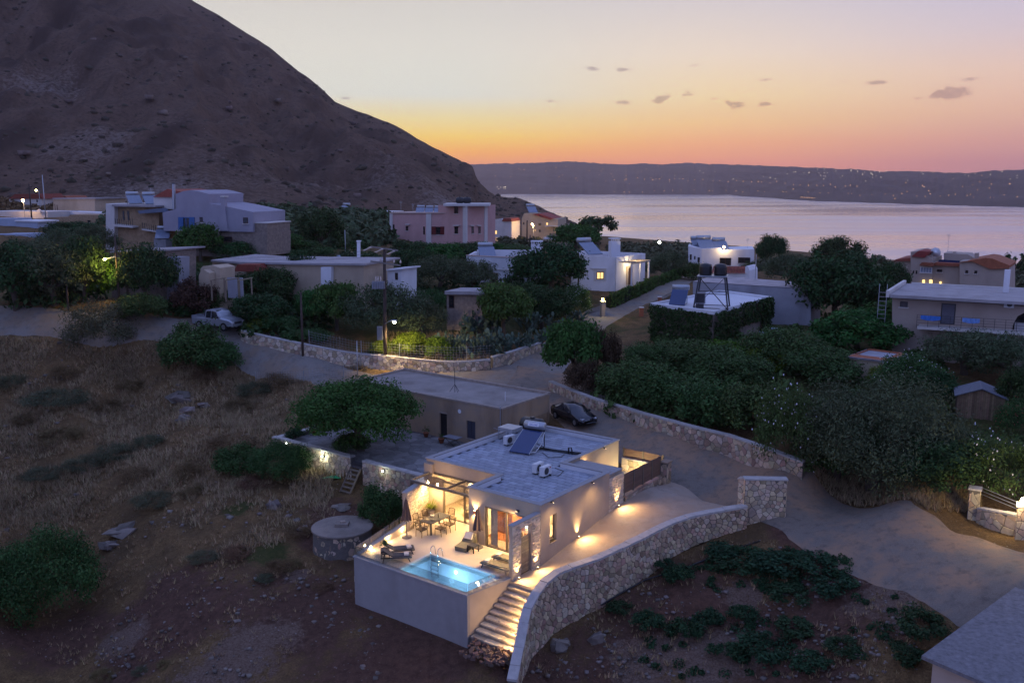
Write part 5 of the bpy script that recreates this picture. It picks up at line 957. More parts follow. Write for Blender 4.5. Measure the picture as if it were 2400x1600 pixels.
class Face:
    """a building whose front stands on the line p0-p1; local x along the front, y away from the viewer, z up from p0"""
    def __init__(s,name,label,cat,p0,p1,group=None):
        s.p0=np.array(p0,float); d=np.array(p1,float)[:2]-s.p0[:2]; s.L=float(np.linalg.norm(d)); s.d=d/s.L; s.rz=math.atan2(s.d[1],s.d[0]); s.r=thing(name,label,cat,s.p0,s.rz,group)
    def at(s,px,py,y=0):
        n=np.array([-s.d[1],s.d[0]]); r=ray(px,py); t=(s.p0[:2]@n+y)/(r[:2]@n); q=r*t; return float((q[:2]-s.p0[:2])@s.d),float(q[2]+HC-s.p0[2])
    def prism(s,name,m,pix,y0,y1,parent=None,raw=False):
        pts=pix if raw else [s.at(a,b,y0) for a,b in pix]; n=len(pts); mb=MB(); mb.add([(x,y0,z) for x,z in pts]+[(x,y1,z) for x,z in pts],[tuple(range(n)),tuple(range(2*n-1,n-1,-1))]+[(i,n+i,n+(i+1)%n,(i+1)%n) for i in range(n)]); return mb.build(name,m,parent or s.r)
    def block(s,m,x0,x1,y0,y1,z0,z1,name='wall',parent=None): return MB().box(x0,x1,y0,y1,z0,z1).build(name,m,parent or s.r)
    def win(s,a,b,c,d,m=None,y=0,frame=None,sill=True,name='window',out=.06,bars=1):
        x0,z1=s.at(a,b,y); x1,z0=s.at(c,d,y); m=m or DKGL; w=MB().box(x0,x1,y-.03,y+.05,z0,z1).build(name,frame or BRSH,s.r); t=min(.1*(x1-x0),.1)
        n=bars+1; g=(x1-x0-t*(n+1))/n
        for i in range(n): MB().box(x0+t+i*(g+t),x0+t+i*(g+t)+g,y-.045,y-.032,z0+t,z1-t).build('pane',m,w)
        if sill: MB().box(x0-.12,x1+.12,y-.14,y+.02,z0-.1,z0-.005).build('sill',OFFW,w)
        return w
    def aerial(s,px,py,y=2,h=2.2):
        x,z=s.at(px,py,y); m=MB().tube([(x,y,z-.3),(x,y,z+h)],.03,4)
        for k in range(4): m.tube([(x-.45+.06*k,y,z+h-.15-k*.12),(x+.45-.06*k,y,z+h-.15-k*.12)],.018,3)
        m.build('aerial',GALV,s.r)
    def solar(s,x,y,z,sc=1.,rz=0,grp=None):
        t=MB().extr([(-.9,-.04),(.9,-.04),(.9,.04),(-.9,.04)],(0,-.9,.1),(0,.9,1.2)).build('solar_panel',mat('panel_sheen',(.16,.19,.25),.15,.1,3,0,spec=.9) if 'panel_sheen' not in bpy.data.materials else bpy.data.materials['panel_sheen'],s.r); t.location=(x,y,z); t.rotation_euler=(0,0,rz); t.scale=(sc,sc,sc)
        k=MB().lathe([(.01,-.85),(.26,-.8),(.26,.8),(.01,.85)],n=12).build('boiler',GALV,t,True); k.rotation_euler=(0,math.pi/2,0); k.location=(0,1.2,1.45); MB().bar((-.7,1.1,0),(-.7,1.1,1.3),.06).bar((.7,1.1,0),(.7,1.1,1.3),.06).build('strut',DARKM,t)
def merge(g,f):
    M=lambda o:Matrix.Translation(o.location)@Matrix.Rotation(o.rotation_euler[2],4,'Z')
    T=M(f.r).inverted()@M(g.r)
    for c in list(g.r.children): b=T@c.matrix_basis; c.parent=f.r; c.matrix_basis=b
    bpy.data.objects.remove(g.r)
def tiles(parent,p00,p10,p01,p11,m,nrow,ncol):
    """pan tile courses over a sloping quad: p00-p10 eave, p01-p11 ridge"""
    p00,p10,p01,p11=map(Vector,(p00,p10,p01,p11)); n=((p10-p00).cross(p01-p00)).normalized(); mb=MB()
    for i in range(ncol):
        for j in range(nrow):
            a=i/ncol+.06/ncol; b=(i+1)/ncol-.06/ncol; c=j/nrow; d=(j+1.12)/nrow
            q=lambda u,v:(p00.lerp(p10,u)).lerp(p01.lerp(p11,u),min(v,1)); mid=(a+b)/2; h=n*.07
            mb.add([q(a,c)+n*.02,q(mid,c)+h+n*.03,q(b,c)+n*.02,q(a,d),q(mid,d)+h,q(b,d)],[(0,1,4,3),(1,2,5,4)])
    o=mb.build('roof_tiles',m,parent); return tag(o,kind='stuff')
# 1 lilac house with stepped gable
f=Face('gabled_house','lilac gabled house with blue shutters above a stone base','house',D(384,541,135),D(593,544,131))
f.prism('wall',LILAC,[(384,541),(380.8,498.6),(413,489.4),(411.2,454.7),(430,448),(448,445.5),(465,448.5),(489.4,454.7),(489.4,476),(528,483.3),(593,497),(593,543.6)],0,9)
f.prism('stone_base',STB,[(416,541.2),(512,541.5),(512,600),(416,600)],-.35,0); f.prism('stone_base',STB,[(512.2,543),(626,545),(626,600),(512.2,600)],.3,7); f.prism('terrace_edge',OFFW,[(414,539),(514,538.5),(514,541),(414,541)],-.45,-.001)
f.prism('stone_wing',STB,[(593,523),(626,523.5),(626,545),(593,544)],.5,7); f.prism('wing_cap',OFFW,[(592,521.5),(627,522),(627,524),(592,523.5)],.4,7.1)
w=f.win(417.6,508.8,455.3,538.4,DKGL,frame=BLSH,sill=False,name='shuttered_door'); f.prism('shutter',BLSH,[(417.6,508.8),(429,508.8),(429,538.4),(417.6,538.4)],-.14,-.06); f.prism('shutter',BLSH,[(443,508.8),(455.3,508.8),(455.3,538.4),(443,538.4)],-.14,-.06)
f.win(467.6,508.8,475.7,521); f.win(569.6,509.8,581.9,524.1,bars=0); f.win(518,554,544,566,name='garage_opening',sill=False,bars=0); f.win(598,552,604,572,y=.5,name='door',sill=False,bars=0)
f.prism('chimney',LILAC,[(517.6,462),(526.8,462),(526.8,487),(534,541),(511,541),(517.6,487)],-.3,.3); f.prism('chimney_cap',OFFW,[(516.5,459),(528,459),(528,462),(516.5,462)],-.4,.4); f.prism('stove_pipe',GALV,[(403.3,430),(408.4,430),(408.4,490),(403.3,490)],.2,.5); f.prism('pipe_cap',DARKM,[(402,428.5),(409.5,428.5),(409.5,431),(402,431)],.1,.6)
f=Face('balcony_house','ochre stone house with balcony left of the lilac gable','house',D(248,541,140),D(384,545,137))
f.prism('wall',OFFW,[(248,477),(268,479),(268,605),(248,605)],-.6,8); f.prism('wall',OCHS,[(268,480),(372,486),(372,605),(268,605)],.2,8); f.prism('roof_slab',GRSCR,[(262,478.5),(364,482),(364,485.5),(262,484)],-1.0,8); f.prism('balcony',OFFW,[(268,525),(312,530),(312,534),(268,531)],-1.0,.2)
for a in (287,298): f.win(a,494,a+6,516,y=.2,name='balcony_door',sill=False,bars=0)
m=MB(); 
for k in range(9): x,z=f.at(270+k*5,513,-.9); x2,z2=f.at(270+k*5,528,-.9); m.box(x-.03,x+.03,-.93,-.87,z2,z)
m.build('railing',DARKM,f.r); f.prism('porch_roof',mat('slate_blue_roof',(.13,.16,.22),.8),[(322,494),(375,488),(384,497),(326,501)],-1.2,.2); f.prism('upper_wall',OFFW,[(360,463),(412,463),(412,490),(360,490)],1.0,8); f.prism('upper_roof',REDT,[(358,462),(392,443),(428,450),(428,462)],.7,9); f.prism('lower_balcony',OFFW,[(332,536),(392,546),(392,549),(332,539)],-.8,.2)
m=MB()
for k in range(11): x,z=f.at(334+k*5,522+k*1.0,-.75); x2,z2=f.at(334+k*5,537+k*1.0,-.75); m.box(x-.03,x+.03,-.78,-.72,z2,z)
m.build('railing',DARKM,f.r)
for px,py in ((308,477),(347,478)): x,z=f.at(px,py,1.5); f.solar(x,2.2,z-.1,1.1,.9)
x,z=f.at(378,560,-2.2); f.block(GREYR,x-1,x+1,-2.6,-.9,z-2,z); f.solar(x,-1.8,z,1.1,.5)
f.aerial(300,480,4); f.aerial(356,484,5,2.8)
# 2 low outbuilding and the far left hamlet
f=Face('outbuilding','low brown outbuilding with a broad screed roof behind the lamp','outbuilding',D(262,640,104),D(385,640,101)); f.prism('wall',STB,[(262,592),(385,588),(385,705),(262,705)],0,5); f.prism('roof',GRSCR,[(258,589),(388,585),(388,588.5),(258,592.5)],-.3,6); f.prism('side_wall',GREYR,[(386,602),(420,603),(420,705),(386,705)],.4,2)
f=Face('block_house','square ochre house with a flat roof on the far left','house',D(125,512,215),D(222,512,210)); f.prism('wall',CREAM,[(125,466),(222,465),(222,520),(125,520)],0,9); f.prism('roof_edge',GRSCR,[(123,464),(224,463),(224,466.5),(123,467)],-.3,9.3); f.win(128,478,131,502,bars=0,sill=False,name='door'); f.win(133,480,136,500,bars=0,sill=False,name='door'); f.prism('lower_roof',WH,[(138,495),(240,499),(240,504),(138,504)],-5,0)
f=Face('arched_wall_house','ochre stone lean-to with an arched doorway on the far left','house',D(102,545,190),D(249,545,186)); f.prism('wall',OCHS,[(102,510),(160,508),(165,503),(249,504),(249,550),(102,550)],0,5); f.win(112,522,121,545,m=DKGL,bars=0,sill=False,name='arch'); f.win(204,515,214,522,bars=0,frame=OCHS)
f=Face('flat_shed','pale blue flat-roofed shed at the left edge above the olives','shed',D(-60,546,176),D(88,546,172)); f.prism('wall',BLUEW,[(-60,512),(36,512),(36,550),(-60,550)],0,4); f.prism('wall',BLUEW,[(36.3,519),(88,521),(88,550),(36.3,550)],-.8,4); f.prism('roof_edge',WH,[(34,516),(90,518),(90,521),(34,519)],-1,4.2)
f=Face('long_shed','low pale blue shed in front of the flat-roofed one, left edge','shed',D(-60,575,158),D(116,575,154)); f.prism('wall',BLUEW,[(-60,549),(60,548),(116,546),(116,580),(-60,580)],0,4)
f=Face('terrace_house','long pale flat-roofed house behind the leaning lamp pole','house',D(-40,512,205),D(112,512,200)); f.prism('wall',OFFW,[(-40,495),(112,496),(112,520),(-40,520)],0,9); f.prism('dish',WH,[(86,493),(91,490),(96,493),(94,498),(88,498)],-.5,-.3)
f=Face('far_cottage','distant white cottage with a red tiled roof by the far lamp','cottage',D(22,484,290),D(98,484,286)); f.prism('wall',OFFW,[(22,466),(98,466),(98,492),(22,492)],0,8); f.prism('roof',REDT,[(20,466),(34,455),(92,454),(100,466)],-.4,8.4); f.win(85,468,89,474,bars=0,sill=False)
f=Face('far_cottage','distant low cottage with a dull red roof behind the square ochre house','cottage',D(112,478,300),D(164,478,297)); f.prism('wall',OFFW,[(112,470),(164,470),(164,490),(112,490)],0,8); f.prism('roof',REDT,[(118,470),(132,458),(152,459),(164,470)],-.4,8.4)
f=Face('far_cottage','tiny white cottage with a red roof beside the round tree','cottage',D(590,510,260),D(620,510,258)); f.prism('wall',WH,[(590,500),(620,500),(620,518),(590,518)],0,7); f.prism('roof',REDT,[(588,500),(598,493),(622,493),(622,500)],-.3,7.3)
f.aerial(605,499,3)
# 3 long low house and white annex
f=Face('long_house','long low house with a bare flat roof behind the citrus trees','house',D(498,650,109),D(852,662,103)); f.prism('wall',CREAM,[(498,612),(560,618),(700,620),(852,622),(852,735),(498,735)],0,8); f.prism('roof',GRSCR,[(494,609),(560,614),(700,616),(856,618),(856,622.5),(700,620.5),(560,618.5),(494,613)],-.4,9)
f.prism('lean_to_roof',REDT,[(556,620),(600,620),(606,636),(548,636)],-2.2,-.1); f.prism('white_wing',WH,[(752,626),(776,626),(776,735),(752,735)],-.6,-.02)
f=Face('white_annex','small white annex with an open doorway behind the main pole','annex',D(908,676,106),D(941,676,105)); f.prism('wall',WH,[(908,634),(941,631),(941,725),(908,725)],0,3); f.prism('roof',WH,[(906,631),(943,628),(943,631.5),(906,634.5)],-.3,3.3); f.win(926,639,933,656,bars=0,sill=False,name='opening')
f=Face('white_chimney','slim white chimney standing over the long flat roof','chimney',D(836,600,112),D(844,600,112)); f.prism('shaft',WH,[(836.5,566),(843.5,566),(843.5,620),(836.5,620)],0,.4); f.prism('cap',WH,[(835,564),(845,564),(845,566.5),(835,566.5)],-.1,.5)
f=Face('garden_kiosk','small whitewashed oven house beside the pergola','oven',D(470,655,100),D(515,655,99)); f.prism('wall',CREAM,[(470,630),(475,624),(498,622),(515,628),(515,730),(470,730)],0,2.5); f.prism('dome',CREAM,[(466,645),(470,636),(478,632),(490,640),(490,730),(466,730)],-1,-.05)
pgl=Face('vine_pergola','rough pole pergola carrying vines before the long house','pergola',D(490,700,96),D(570,700,95))
for a in (495,528,560): x,z=pgl.at(a,658,0); pgl.block(TEAK,x-.06,x+.06,-.06,.06,-.2,z,'post'); pgl.block(TEAK,x-.06,x+.06,2.4,2.52,-.2,z,'post'); pgl.block(TEAK,x-.05,x+.05,-.2,2.7,z,z+.1,'rafter')
pgl.block(GREYR,.6,2.4,2.7,2.9,-.2,2.0,'back_wall')
# 4 pink house
pY=192
f=Face('pink_house','pink house with pale corner bands, left wing below the tower','house',D(914,585,196),D(1049,585,190)); f.prism('wall',PINK,[(914,500),(1049,500),(1049,600),(914,600)],0,12)
for a,b in ((913,919.5),(998.5,1010.5)): f.prism('corner_band',OFFW,[(a,499),(b,499),(b,600),(a,600)],-.15,-.001)
f.prism('parapet_cap',PINKCAP,[(912,498),(1050,498),(1050,500.2),(912,500.2)],-.25,12)
f.win(951,530,957,541); f.win(921,526,925,544,bars=0,sill=False); f.win(992,531,996,550,bars=0,sill=False); w=f.win(1012,531,1041,550,DKGL,frame=REDSH,bars=0)
f.prism('shutter',REDSH,[(1011,531),(1021,531),(1021,550),(1011,550)],-.18,-.07); f.prism('shutter',REDSH,[(1032,531),(1042,531),(1042,550),(1032,550)],-.18,-.07); f.prism('hood',OFFW,[(949,525),(959,525),(959,527),(949,527)],-.5,-.001)
for a,s_ in ((982,1.6),(1003,1.5),(1024,1.5)): x,z=f.at(a,499,3); f.solar(x,3.5,z-.1,s_*.62,.4)
f.aerial(940,499,5,2.6); f.aerial(968,499,4,2)
f=Face('pink_tower','pink corner tower with pale bands, pair of black tanks on top','tower',D(1047.5,590,189.5),D(1093,590,186)); f.prism('wall',PINK,[(1047.5,482),(1092.5,482),(1092.5,610),(1047.5,610)],0,9); f.prism('corner_band',OFFW,[(1084.5,482),(1092.4,482),(1092.4,610),(1084.5,610)],-.12,-.001); f.win(1064.5,484,1074,500.5); f.win(1065,531,1074,548); f.prism('hood',OFFW,[(1061,527.5),(1075,527.5),(1075,529.5),(1061,529.5)],-.5,-.001)
f2=Face('side','side','side',D(1093,590,186),D(1143,590,191)); f2.prism('wall',PINK,[(1093.3,482),(1143,482),(1143,610),(1093.3,610)],.02,8)
for a,b in ((1093.3,1096),(1135.5,1143)): f2.prism('corner_band',OFFW,[(a,482),(b,482),(b,610),(a,610)],-.12,.019)
for a in (1105,1121): f2.win(a,531,a+5.5,547,bars=0); f2.prism('hood',OFFW,[(a-1.5,527.5),(a+7,527.5),(a+7,529.5),(a-1.5,529.5)],-.4,-.001)
f2.prism('annex',PINK,[(1143.3,497),(1153,497),(1153,600),(1143.3,600)],1.5,7); f2.prism('annex_band',OFFW,[(1148.5,496),(1153.2,496),(1153.2,600),(1148.5,600)],1.3,1.49)
merge(f2,f)
c=D(1095,482,190); tp=thing('tower_roof','pale slab roof of the pink tower','roof',(c[0],c[1],c[2])); MB().box(-4.6,4.7,-4.2,6,0,.45).build('slab',OFFW,tp); tp['kind']='thing'
for k,a in enumerate((1078,1095)):
    c=D(a,479,190.5); t=thing('roof_tank',['black water tank on the pink tower, left of the pair','black water tank on the pink tower, right of the pair'][k],'water tank',(c[0],c[1],D(1095,482,190)[2]+.45),0,'black tanks on the pink tower'); o=MB().lathe([(.01,-.9),(.5,-.8),(.62,-.5),(.62,.5),(.5,.8),(.01,.9)],n=14).build('shell',BLACKP,t,True); o.rotation_euler=(0,math.pi/2,0); o.location=(0,0,.62); MB().lathe([(.2,1.2),(.2,1.35)],n=10).build('lid',BLACKP,t)
# small cream houses behind
f=Face('far_cottage','low cream cottage tucked behind the left end of the pink house','cottage',D(868,508,262),D(915,508,260)); f.prism('wall',CREAM,[(868,497),(915,497),(915,522),(868,522)],0,8); f.prism('roof_edge',WH,[(866,495.5),(916,495.5),(916,497.5),(866,497.5)],-.3,8); f.win(887,507,893,511,bars=0,sill=False)
f=Face('far_cottage','distant cream cottage at the foot of the mountain with a roof heater','cottage',D(794,506,275),D(850,506,272)); f.prism('wall',CREAM,[(794,496),(850,494),(850,518),(794,518)],0,8); x,z=f.at(806,495,2); f.solar(x,2,z,1.4)
# 5 orange house by the headland and its neighbour
f=Face('orange_house','warm lit orange villa with a red roof below the headland','villa',D(1223,556,300),D(1307,556,296)); f.prism('wall',CREAM,[(1223,512),(1228,500),(1262,502),(1290,512),(1307,513),(1307,565),(1223,565)],0,10); f.prism('roof',REDT,[(1248,502),(1262,500),(1296,512),(1290,515)],-.6,10); f.prism('balcony',OFFW,[(1277,529),(1306,529),(1306,531),(1277,531)],-2,0)
for a,b,c,d in ((1262,523,1268,529),(1263,538,1267,544),(1226,521,1229,526)): f.win(a,b,c,d,bars=0,sill=False)
for a,b,c,d in ((1280,521,1285,528),(1253,538.5,1256,541)): f.win(a,b,c,d,LITW,bars=0,sill=False)
x,z=f.at(1247,499,3); f.solar(x,3,z,1.7,.6)
f=Face('far_villa','small white villa with a red roof left of the orange one','villa',D(1155,552,285),D(1199,552,283)); f.prism('wall',OFFW,[(1155,515),(1175,512),(1180,519),(1199,519),(1199,560),(1155,560)],0,8); f.prism('roof',REDT,[(1176,518.5),(1180,511.5),(1196,512),(1200,519)],-.4,8); f.win(1160,540,1165,549,LITW,bars=0,sill=False,name='lit_arch')
f=Face('terrace_wall','lit pale terrace wall below the distant white villa','wall',D(1155,566,262),D(1330,566,258)); f.prism('wall',CREAM,[(1155,557),(1170,556),(1195,566),(1330,561),(1330,580),(1155,580)],0,1)
for k,(a,b) in enumerate(((1292,556),(1310,557))):
    c=D(a,b+1.5,255); t=thing('far_car',['white car parked below the orange villa, nearer the lamp','white car parked below the orange villa, farther along'][k],'car',(c[0],c[1],c[2]-.6),.3,'cars parked below the orange villa'); MB().box(-2,2,-.8,.8,.3,.8).build('body',WH,t); MB().add([(-1.4,-.75,.8),(1,-.75,.8),(1,.75,.8),(-1.4,.75,.8),(-1,-.6,1.35),(.4,-.6,1.35),(.4,.6,1.35),(-1,.6,1.35)],[(4,5,6,7),(0,1,5,4),(1,2,6,5),(2,3,7,6),(3,0,4,7)]).build('cabin',DKGL,t)
# 6 white house by the lane
f=Face('white_house','whitewashed flat-roofed house, left wing behind the big dark tree','house',D(1093,676,128),D(1262,676,127)); f.prism('wall',WH,[(1093,599),(1262,607),(1262,690),(1093,690)],0,.35)
x1=f.at(1262,640)[0]; zt=f.at(1093,599)[1]; f.block(WH,0,.35,.35,9,-1,zt-.05); f.block(WH,.35,x1,8.7,9.05,-1,zt+.2); f.block(WH,x1-.35,x1,.35,8.7,-1,zt-.2); f.block(GRSCR,.35,x1-.35,.35,8.7,zt-1,zt-.75,'roof'); f.prism('parapet_cap',PINKCAP,[(1092,597.5),(1263,605.5),(1263,607.2),(1092,599.2)],-.08,.4)
f.win(1149,639,1168,668,m=BRSH,frame=CREAM,bars=0,name='door'); f.prism('string_course',OFFW,[(1139,630),(1200,632),(1200,634),(1139,632)],-.12,-.001)
f.block(WH,f.at(1245,590,7)[0],f.at(1271,590,7)[0],6.5,7.6,zt-.8,f.at(1258,572,7)[1],'chimney'); ch=f.r.children[-1]; zc=f.at(1258,572,7)[1]; xa=f.at(1245,590,7)[0]; xb=f.at(1271,590,7)[0]
for k in range(5): xx=xa+(xb-xa)*(k+.1)/5; f.block(WH,xx,xx+(xb-xa)*.1,6.5,6.7,zc,zc+.35,'vent_pier',ch)
f.block(WH,xa-.05,xb+.05,6.45,7.65,zc+.35,zc+.5,'chimney_cap',ch); x,z=f.at(1142,596,2); f.solar(x,2,z-.6,1.3,.3)
f=Face('white_house','whitewashed cube house with a lit window above the lane gate','house',D(1376,676,126),D(1441,674,127)); f.prism('wall',WH,[(1340,594),(1441,603),(1441,690),(1340,690)],0,.35); q=D(1441,672.7,127); q2=D(1511,660,134.5); zt=f.at(1441,603)[1]; xe=f.at(1441,640)[0]; xw=f.at(1340,640)[0]
g=Face('side','side','side',q,(q2[0],q2[1],q[2])); zs=g.at(1441,603)[1]; g.block(WH,.36,g.L,0,.35,-1.5,zs-.02); g.block(GRSCR,0.3,g.L,.36,9,zs-.8,zs-.45,'roof'); g.block(WH,g.L-.35,g.L,.36,9,-1.5,zs-.02); g.block(WH,.36,g.L,9,9.35,-1.5,zs+.1); g.win(1473,628,1479,667,m=BRSH,bars=0,sill=False,name='door'); g.prism('door_surround',CREAM,[(1468,624),(1484,624),(1484,668),(1480,668),(1480,627),(1472,627),(1472,668),(1468,668)],-.05,-.001)
w=f.win(1398,637,1415,654,LITW,frame=BRSH,bars=1); f.prism('window_surround',OFFW,[(1392,631),(1421,631),(1421,658),(1416,658),(1416,636),(1397,636),(1397,658),(1392,658)],-.05,-.001); f.prism('string_course',OFFW,[(1385,628),(1422,628.5),(1422,631),(1385,630.5)],-.15,-.001)
xx=f.at(1430,590,4)[0]; f.block(WH,xx,xx+1.35,3.5,4.7,zt-.6,f.at(1440,565,4)[1],'chimney'); ch=f.r.children[-1]; zc=f.at(1440,565,4)[1]
for k in range(5): f.block(WH,xx+.27*k,xx+.27*k+.12,3.5,3.7,zc,zc+.3,'vent_pier',ch)
f.block(WH,xx-.05,xx+1.4,3.45,4.75,zc+.3,zc+.42,'chimney_cap',ch); x,z=f.at(1385,592,1.6); f.solar(x,1.8,z-.3,1.35,.3)
pgo=g.r; zz=g.at(1455,620,-1.8)[1]
for k in range(7): g.block(CREAM,1+k*.9,1.1+k*.9,-2.2,.1,zz,zz+.12,'rafter')
for k in (1.0,3.6,6.2): g.block(WH,k,k+.2,-2.1,-1.9,-1.5,zz,'post')
g.block(CREAM,.9,6.6,-2.1,-1.95,zz-.14,zz-.002,'beam'); lamp(g.r,'POINT',(3.4,-1.2,zz-.5),60,(1,.78,.42),.1)
merge(g,f)
# gate lamp of that house
q=G(1412,742); t=thing('gate_post','lit stone gate post with a yellow lamp beside the ivy hedge','gate post',q,.4); MB().box(-.25,.25,-.25,.25,-.3,1.9).build('pier',CREAM,t); MB().box(-.32,.32,-.32,.32,1.9,2.0).build('cap',OFFW,t); MB().lathe([(.06,2.0),(.12,2.1),(.12,2.3),(.05,2.36)],n=10).build('lantern',emat('gate_lamp_glow',(1,.75,.2),45),t); lamp(t,'POINT',(0,-.35,2.35),55,(1,.75,.2),.08)
q0=G(1378,737); q1=G(1409,728); t=thing('driveway_gate','low dark sliding gate beside the lit gate post','gate',q0,math.atan2(q1[1]-q0[1],q1[0]-q0[0])); Lg=float(np.hypot(*(q1-q0)[:2])); MB().box(0,Lg,-.03,.03,.1,.18).box(0,Lg,-.03,.03,.95,1.03).build('rail',DARKM,t)
for k in range(16): MB().box(Lg*k/15-.015,Lg*k/15+.015,-.015,.015,.1,1.1).build('bar',DARKM,t)
# 7 small white house over the bay, chapel roof, long grey barn
f=Face('bay_house','white cube house with dark roof panels overlooking the bay','house',D(1646,640,176),D(1768,640,174)); f.prism('wall',WH,[(1646,583),(1690,581),(1692,586),(1768,584),(1768,650),(1646,650)],0,9); p=f.p0; f.prism('side_wing',WH,[(1613,577),(1646,583),(1646,650),(1613,650)],-.3,7)
f.win(1687,604,1713,622,DKGL,frame=BRSH,sill=False,name='balcony_door'); f.win(1730,603,1758,617,DKGL,frame=BRSH); f.win(1617,596,1621,609,y=-.3,bars=0); f.win(1635,603,1640,615,y=-.3,bars=0); f.win(1627,600,1630,608,y=-.3,bars=0,sill=False); x,z=f.at(1655,583,2); f.solar(x,2,z-.4,1.7,.3); x,z=f.at(1690,584,2); f.solar(x,2.5,z-.4,1.5,.3); x,z=f.at(1640,580,3); f.solar(x,3.5,z-.6,1.6,.3)
x,z=f.at(1697,579,-.4); lb=MB().ball((x,-.4,z),.2,8).build('flood_lamp',emat('flood_glow',(1,.72,.35),30),f.r); lamp(f.r,'POINT',(x,-.9,z-.2),90,(1,.7,.35),.15)
f.aerial(1752,585,3,2.2); f.aerial(1672,585,4,2.6)
f=Face('chapel','little white vaulted building with a red tiled roof','chapel',D(1672,652,142),D(1757,656,139)); f.prism('wall',WH,[(1672,641),(1757,641),(1757,695),(1672,695)],0,4); a=f.at(1668,641); b=f.at(1748,641); c=f.at(1672,624,2); d=f.at(1746,624,2); tiles(f.r,(a[0],-.25,a[1]),(b[0],-.25,b[1]),(c[0],2,c[1]),(d[0],2,d[1]),REDT,6,22); f.prism('gable',WH,[(1746,640),(1747,624),(1752,624),(1757,634),(1757,641)],0,4); f.block(REDT,a[0],b[0],2.0,4.3,a[1],c[1]-.1,'roof')
f=Face('stone_barn','long grey barn with a rough pale stone roof behind the vines','barn',D(1624,740,110),D(1875,762,104)); f.prism('wall',GREYR,[(1624,660),(1875,676),(1875,790),(1624,790)],0,.4); 
pts=[f.at(1624,659),f.at(1875,675)]; bk=[f.at(1676,646,7),f.at(1900,663,7)]; mb=MB().quad((pts[0][0],-.1,pts[0][1]),(pts[1][0],-.1,pts[1][1]),(bk[1][0],7,bk[1][1]),(bk[0][0],7,bk[0][1])); mb.build('roof',mat('rough_barn_roof',(.40,.35,.34),.95,.25,.9,1.0,3),f.r); f.prism('wall',GREYR,[(1875.2,676),(1900,666),(1900,790),(1875.2,790)],.0,6)
c=D(1908,660,108); t=thing('ribbed_chimney','small ribbed stone chimney at the barn end','chimney',(c[0],c[1],c[2]-1.2)); MB().lathe([(.5,0),(.5,.4),(.42,.42),(.5,.46),(.5,.9),(.42,.93),(.5,.97),(.48,1.5),(.3,1.8),(.05,1.95)],n=14).build('shaft',GREYST,t)
t=thing('lamp_mast','slim grey mast rising in front of the stone barn','mast',G(1766,740)); MB().tube([(0,0,-.3),(0,0,7.6)],.05,6).build('pole',GALV,t)
# 8 vine covered building with white roof
zv=8.4; c=[P(1527,712,zv),P(1673,731,zv),P(1807,697,zv),P(1688,681,zv)]; VB=[tuple(q[:2]) for q in c]
t=thing('vine_house','flat white-roofed building wrapped in dark climbing vines','building',(0,0,0)); MB().prism(VB,2.5,zv-.25).build('wall',STB,t); ctr=np.mean(np.array(VB),0); big=[tuple(ctr+(np.array(p)-ctr)*1.02) for p in VB]; sm=[tuple(ctr+(np.array(p)-ctr)*.95) for p in VB]
MB().prism(big,zv-.25,zv-.12).build('roof',WHITEIN,t)
for i in range(4): MB().prism([big[i],big[(i+1)%4],sm[(i+1)%4],sm[i]],zv-.121,zv+.1).build('parapet',WHITEIN,t)
VINEB=t
q=P(1625,722,zv-.1); f=thing('roof_heater','solar heater with a tilted dark blue panel on the white roof','solar heater',(*P(1590,714,zv-.12)[:2],zv-.12),-.35); MB().extr([(-.85,-.04),(.85,-.04),(.85,.04),(-.85,.04)],(0,-1.0,.1),(0,.9,1.5)).build('collector',PANEL,f); o=MB().lathe([(.01,-.95),(.27,-.9),(.27,.9),(.01,.95)],n=14).build('tank',GALV,f,True); o.rotation_euler=(0,math.pi/2,0); o.location=(0,1.25,1.75)
for x in (-.7,.7): MB().bar((x,1.2,0),(x,1.2,1.55),.06).bar((x,1.2,0),(x,-.9,.1),.05).build('strut',DARKM,f)
b=P(1668,722,zv-.12); f=thing('tank_tower','steel lattice stand carrying two black tanks on the white roof','tank stand',(b[0],b[1],zv-.12),-.3)
for x in (-1.5,1.5):
    for y in (-1.2,1.2): MB().bar((x*1.15,y*1.15,0),(x*.85,y*.85,3.3),.15).build('leg',DARKM,f)
for z,k in ((1.6,1.0),(3.3,.87),(.15,1.13)): MB().bar((-1.5*k,-1.2*k,z),(1.5*k,-1.2*k,z),.07).bar((-1.5*k,1.2*k,z),(1.5*k,1.2*k,z),.07).bar((-1.5*k,-1.2*k,z),(-1.5*k,1.2*k,z),.07).bar((1.5*k,-1.2*k,z),(1.5*k,1.2*k,z),.1).build('brace',DARKM,f)
MB().bar((-1.7,-1.35,.1),(1.3,-1.05,3.3),.05).bar((1.7,-1.35,.1),(-1.3,-1.05,3.3),.08).build('brace',DARKM,f); MB().box(-1.5,1.5,-1.2,1.2,3.34,3.42).build('platform',GALV,f)
for k in (-.75,.75):
    o=MB().lathe([(.01,0),(.62,0),(.66,.2),(.62,.5),(.66,.8),(.6,1.1),(.25,1.2),(.01,1.25)],n=14).build('tank',BLACKP,f,True); o.location=(k,0,3.42)
b=P(1640,722,zv-.12); f=thing('roof_cooler','grey cooler box on the white roof beside the tank stand','cooler',(b[0],b[1],zv-.12),-.2); MB().box(-.55,.55,-.4,.4,.5,1.6).build('casing',GREYR,f); MB().box(-.45,.45,-.41,-.4,.6,1.5).build('grille',DARKM,f); MB().box(-.4,.4,-.3,.3,0,.5).build('leg',DARKM,f)
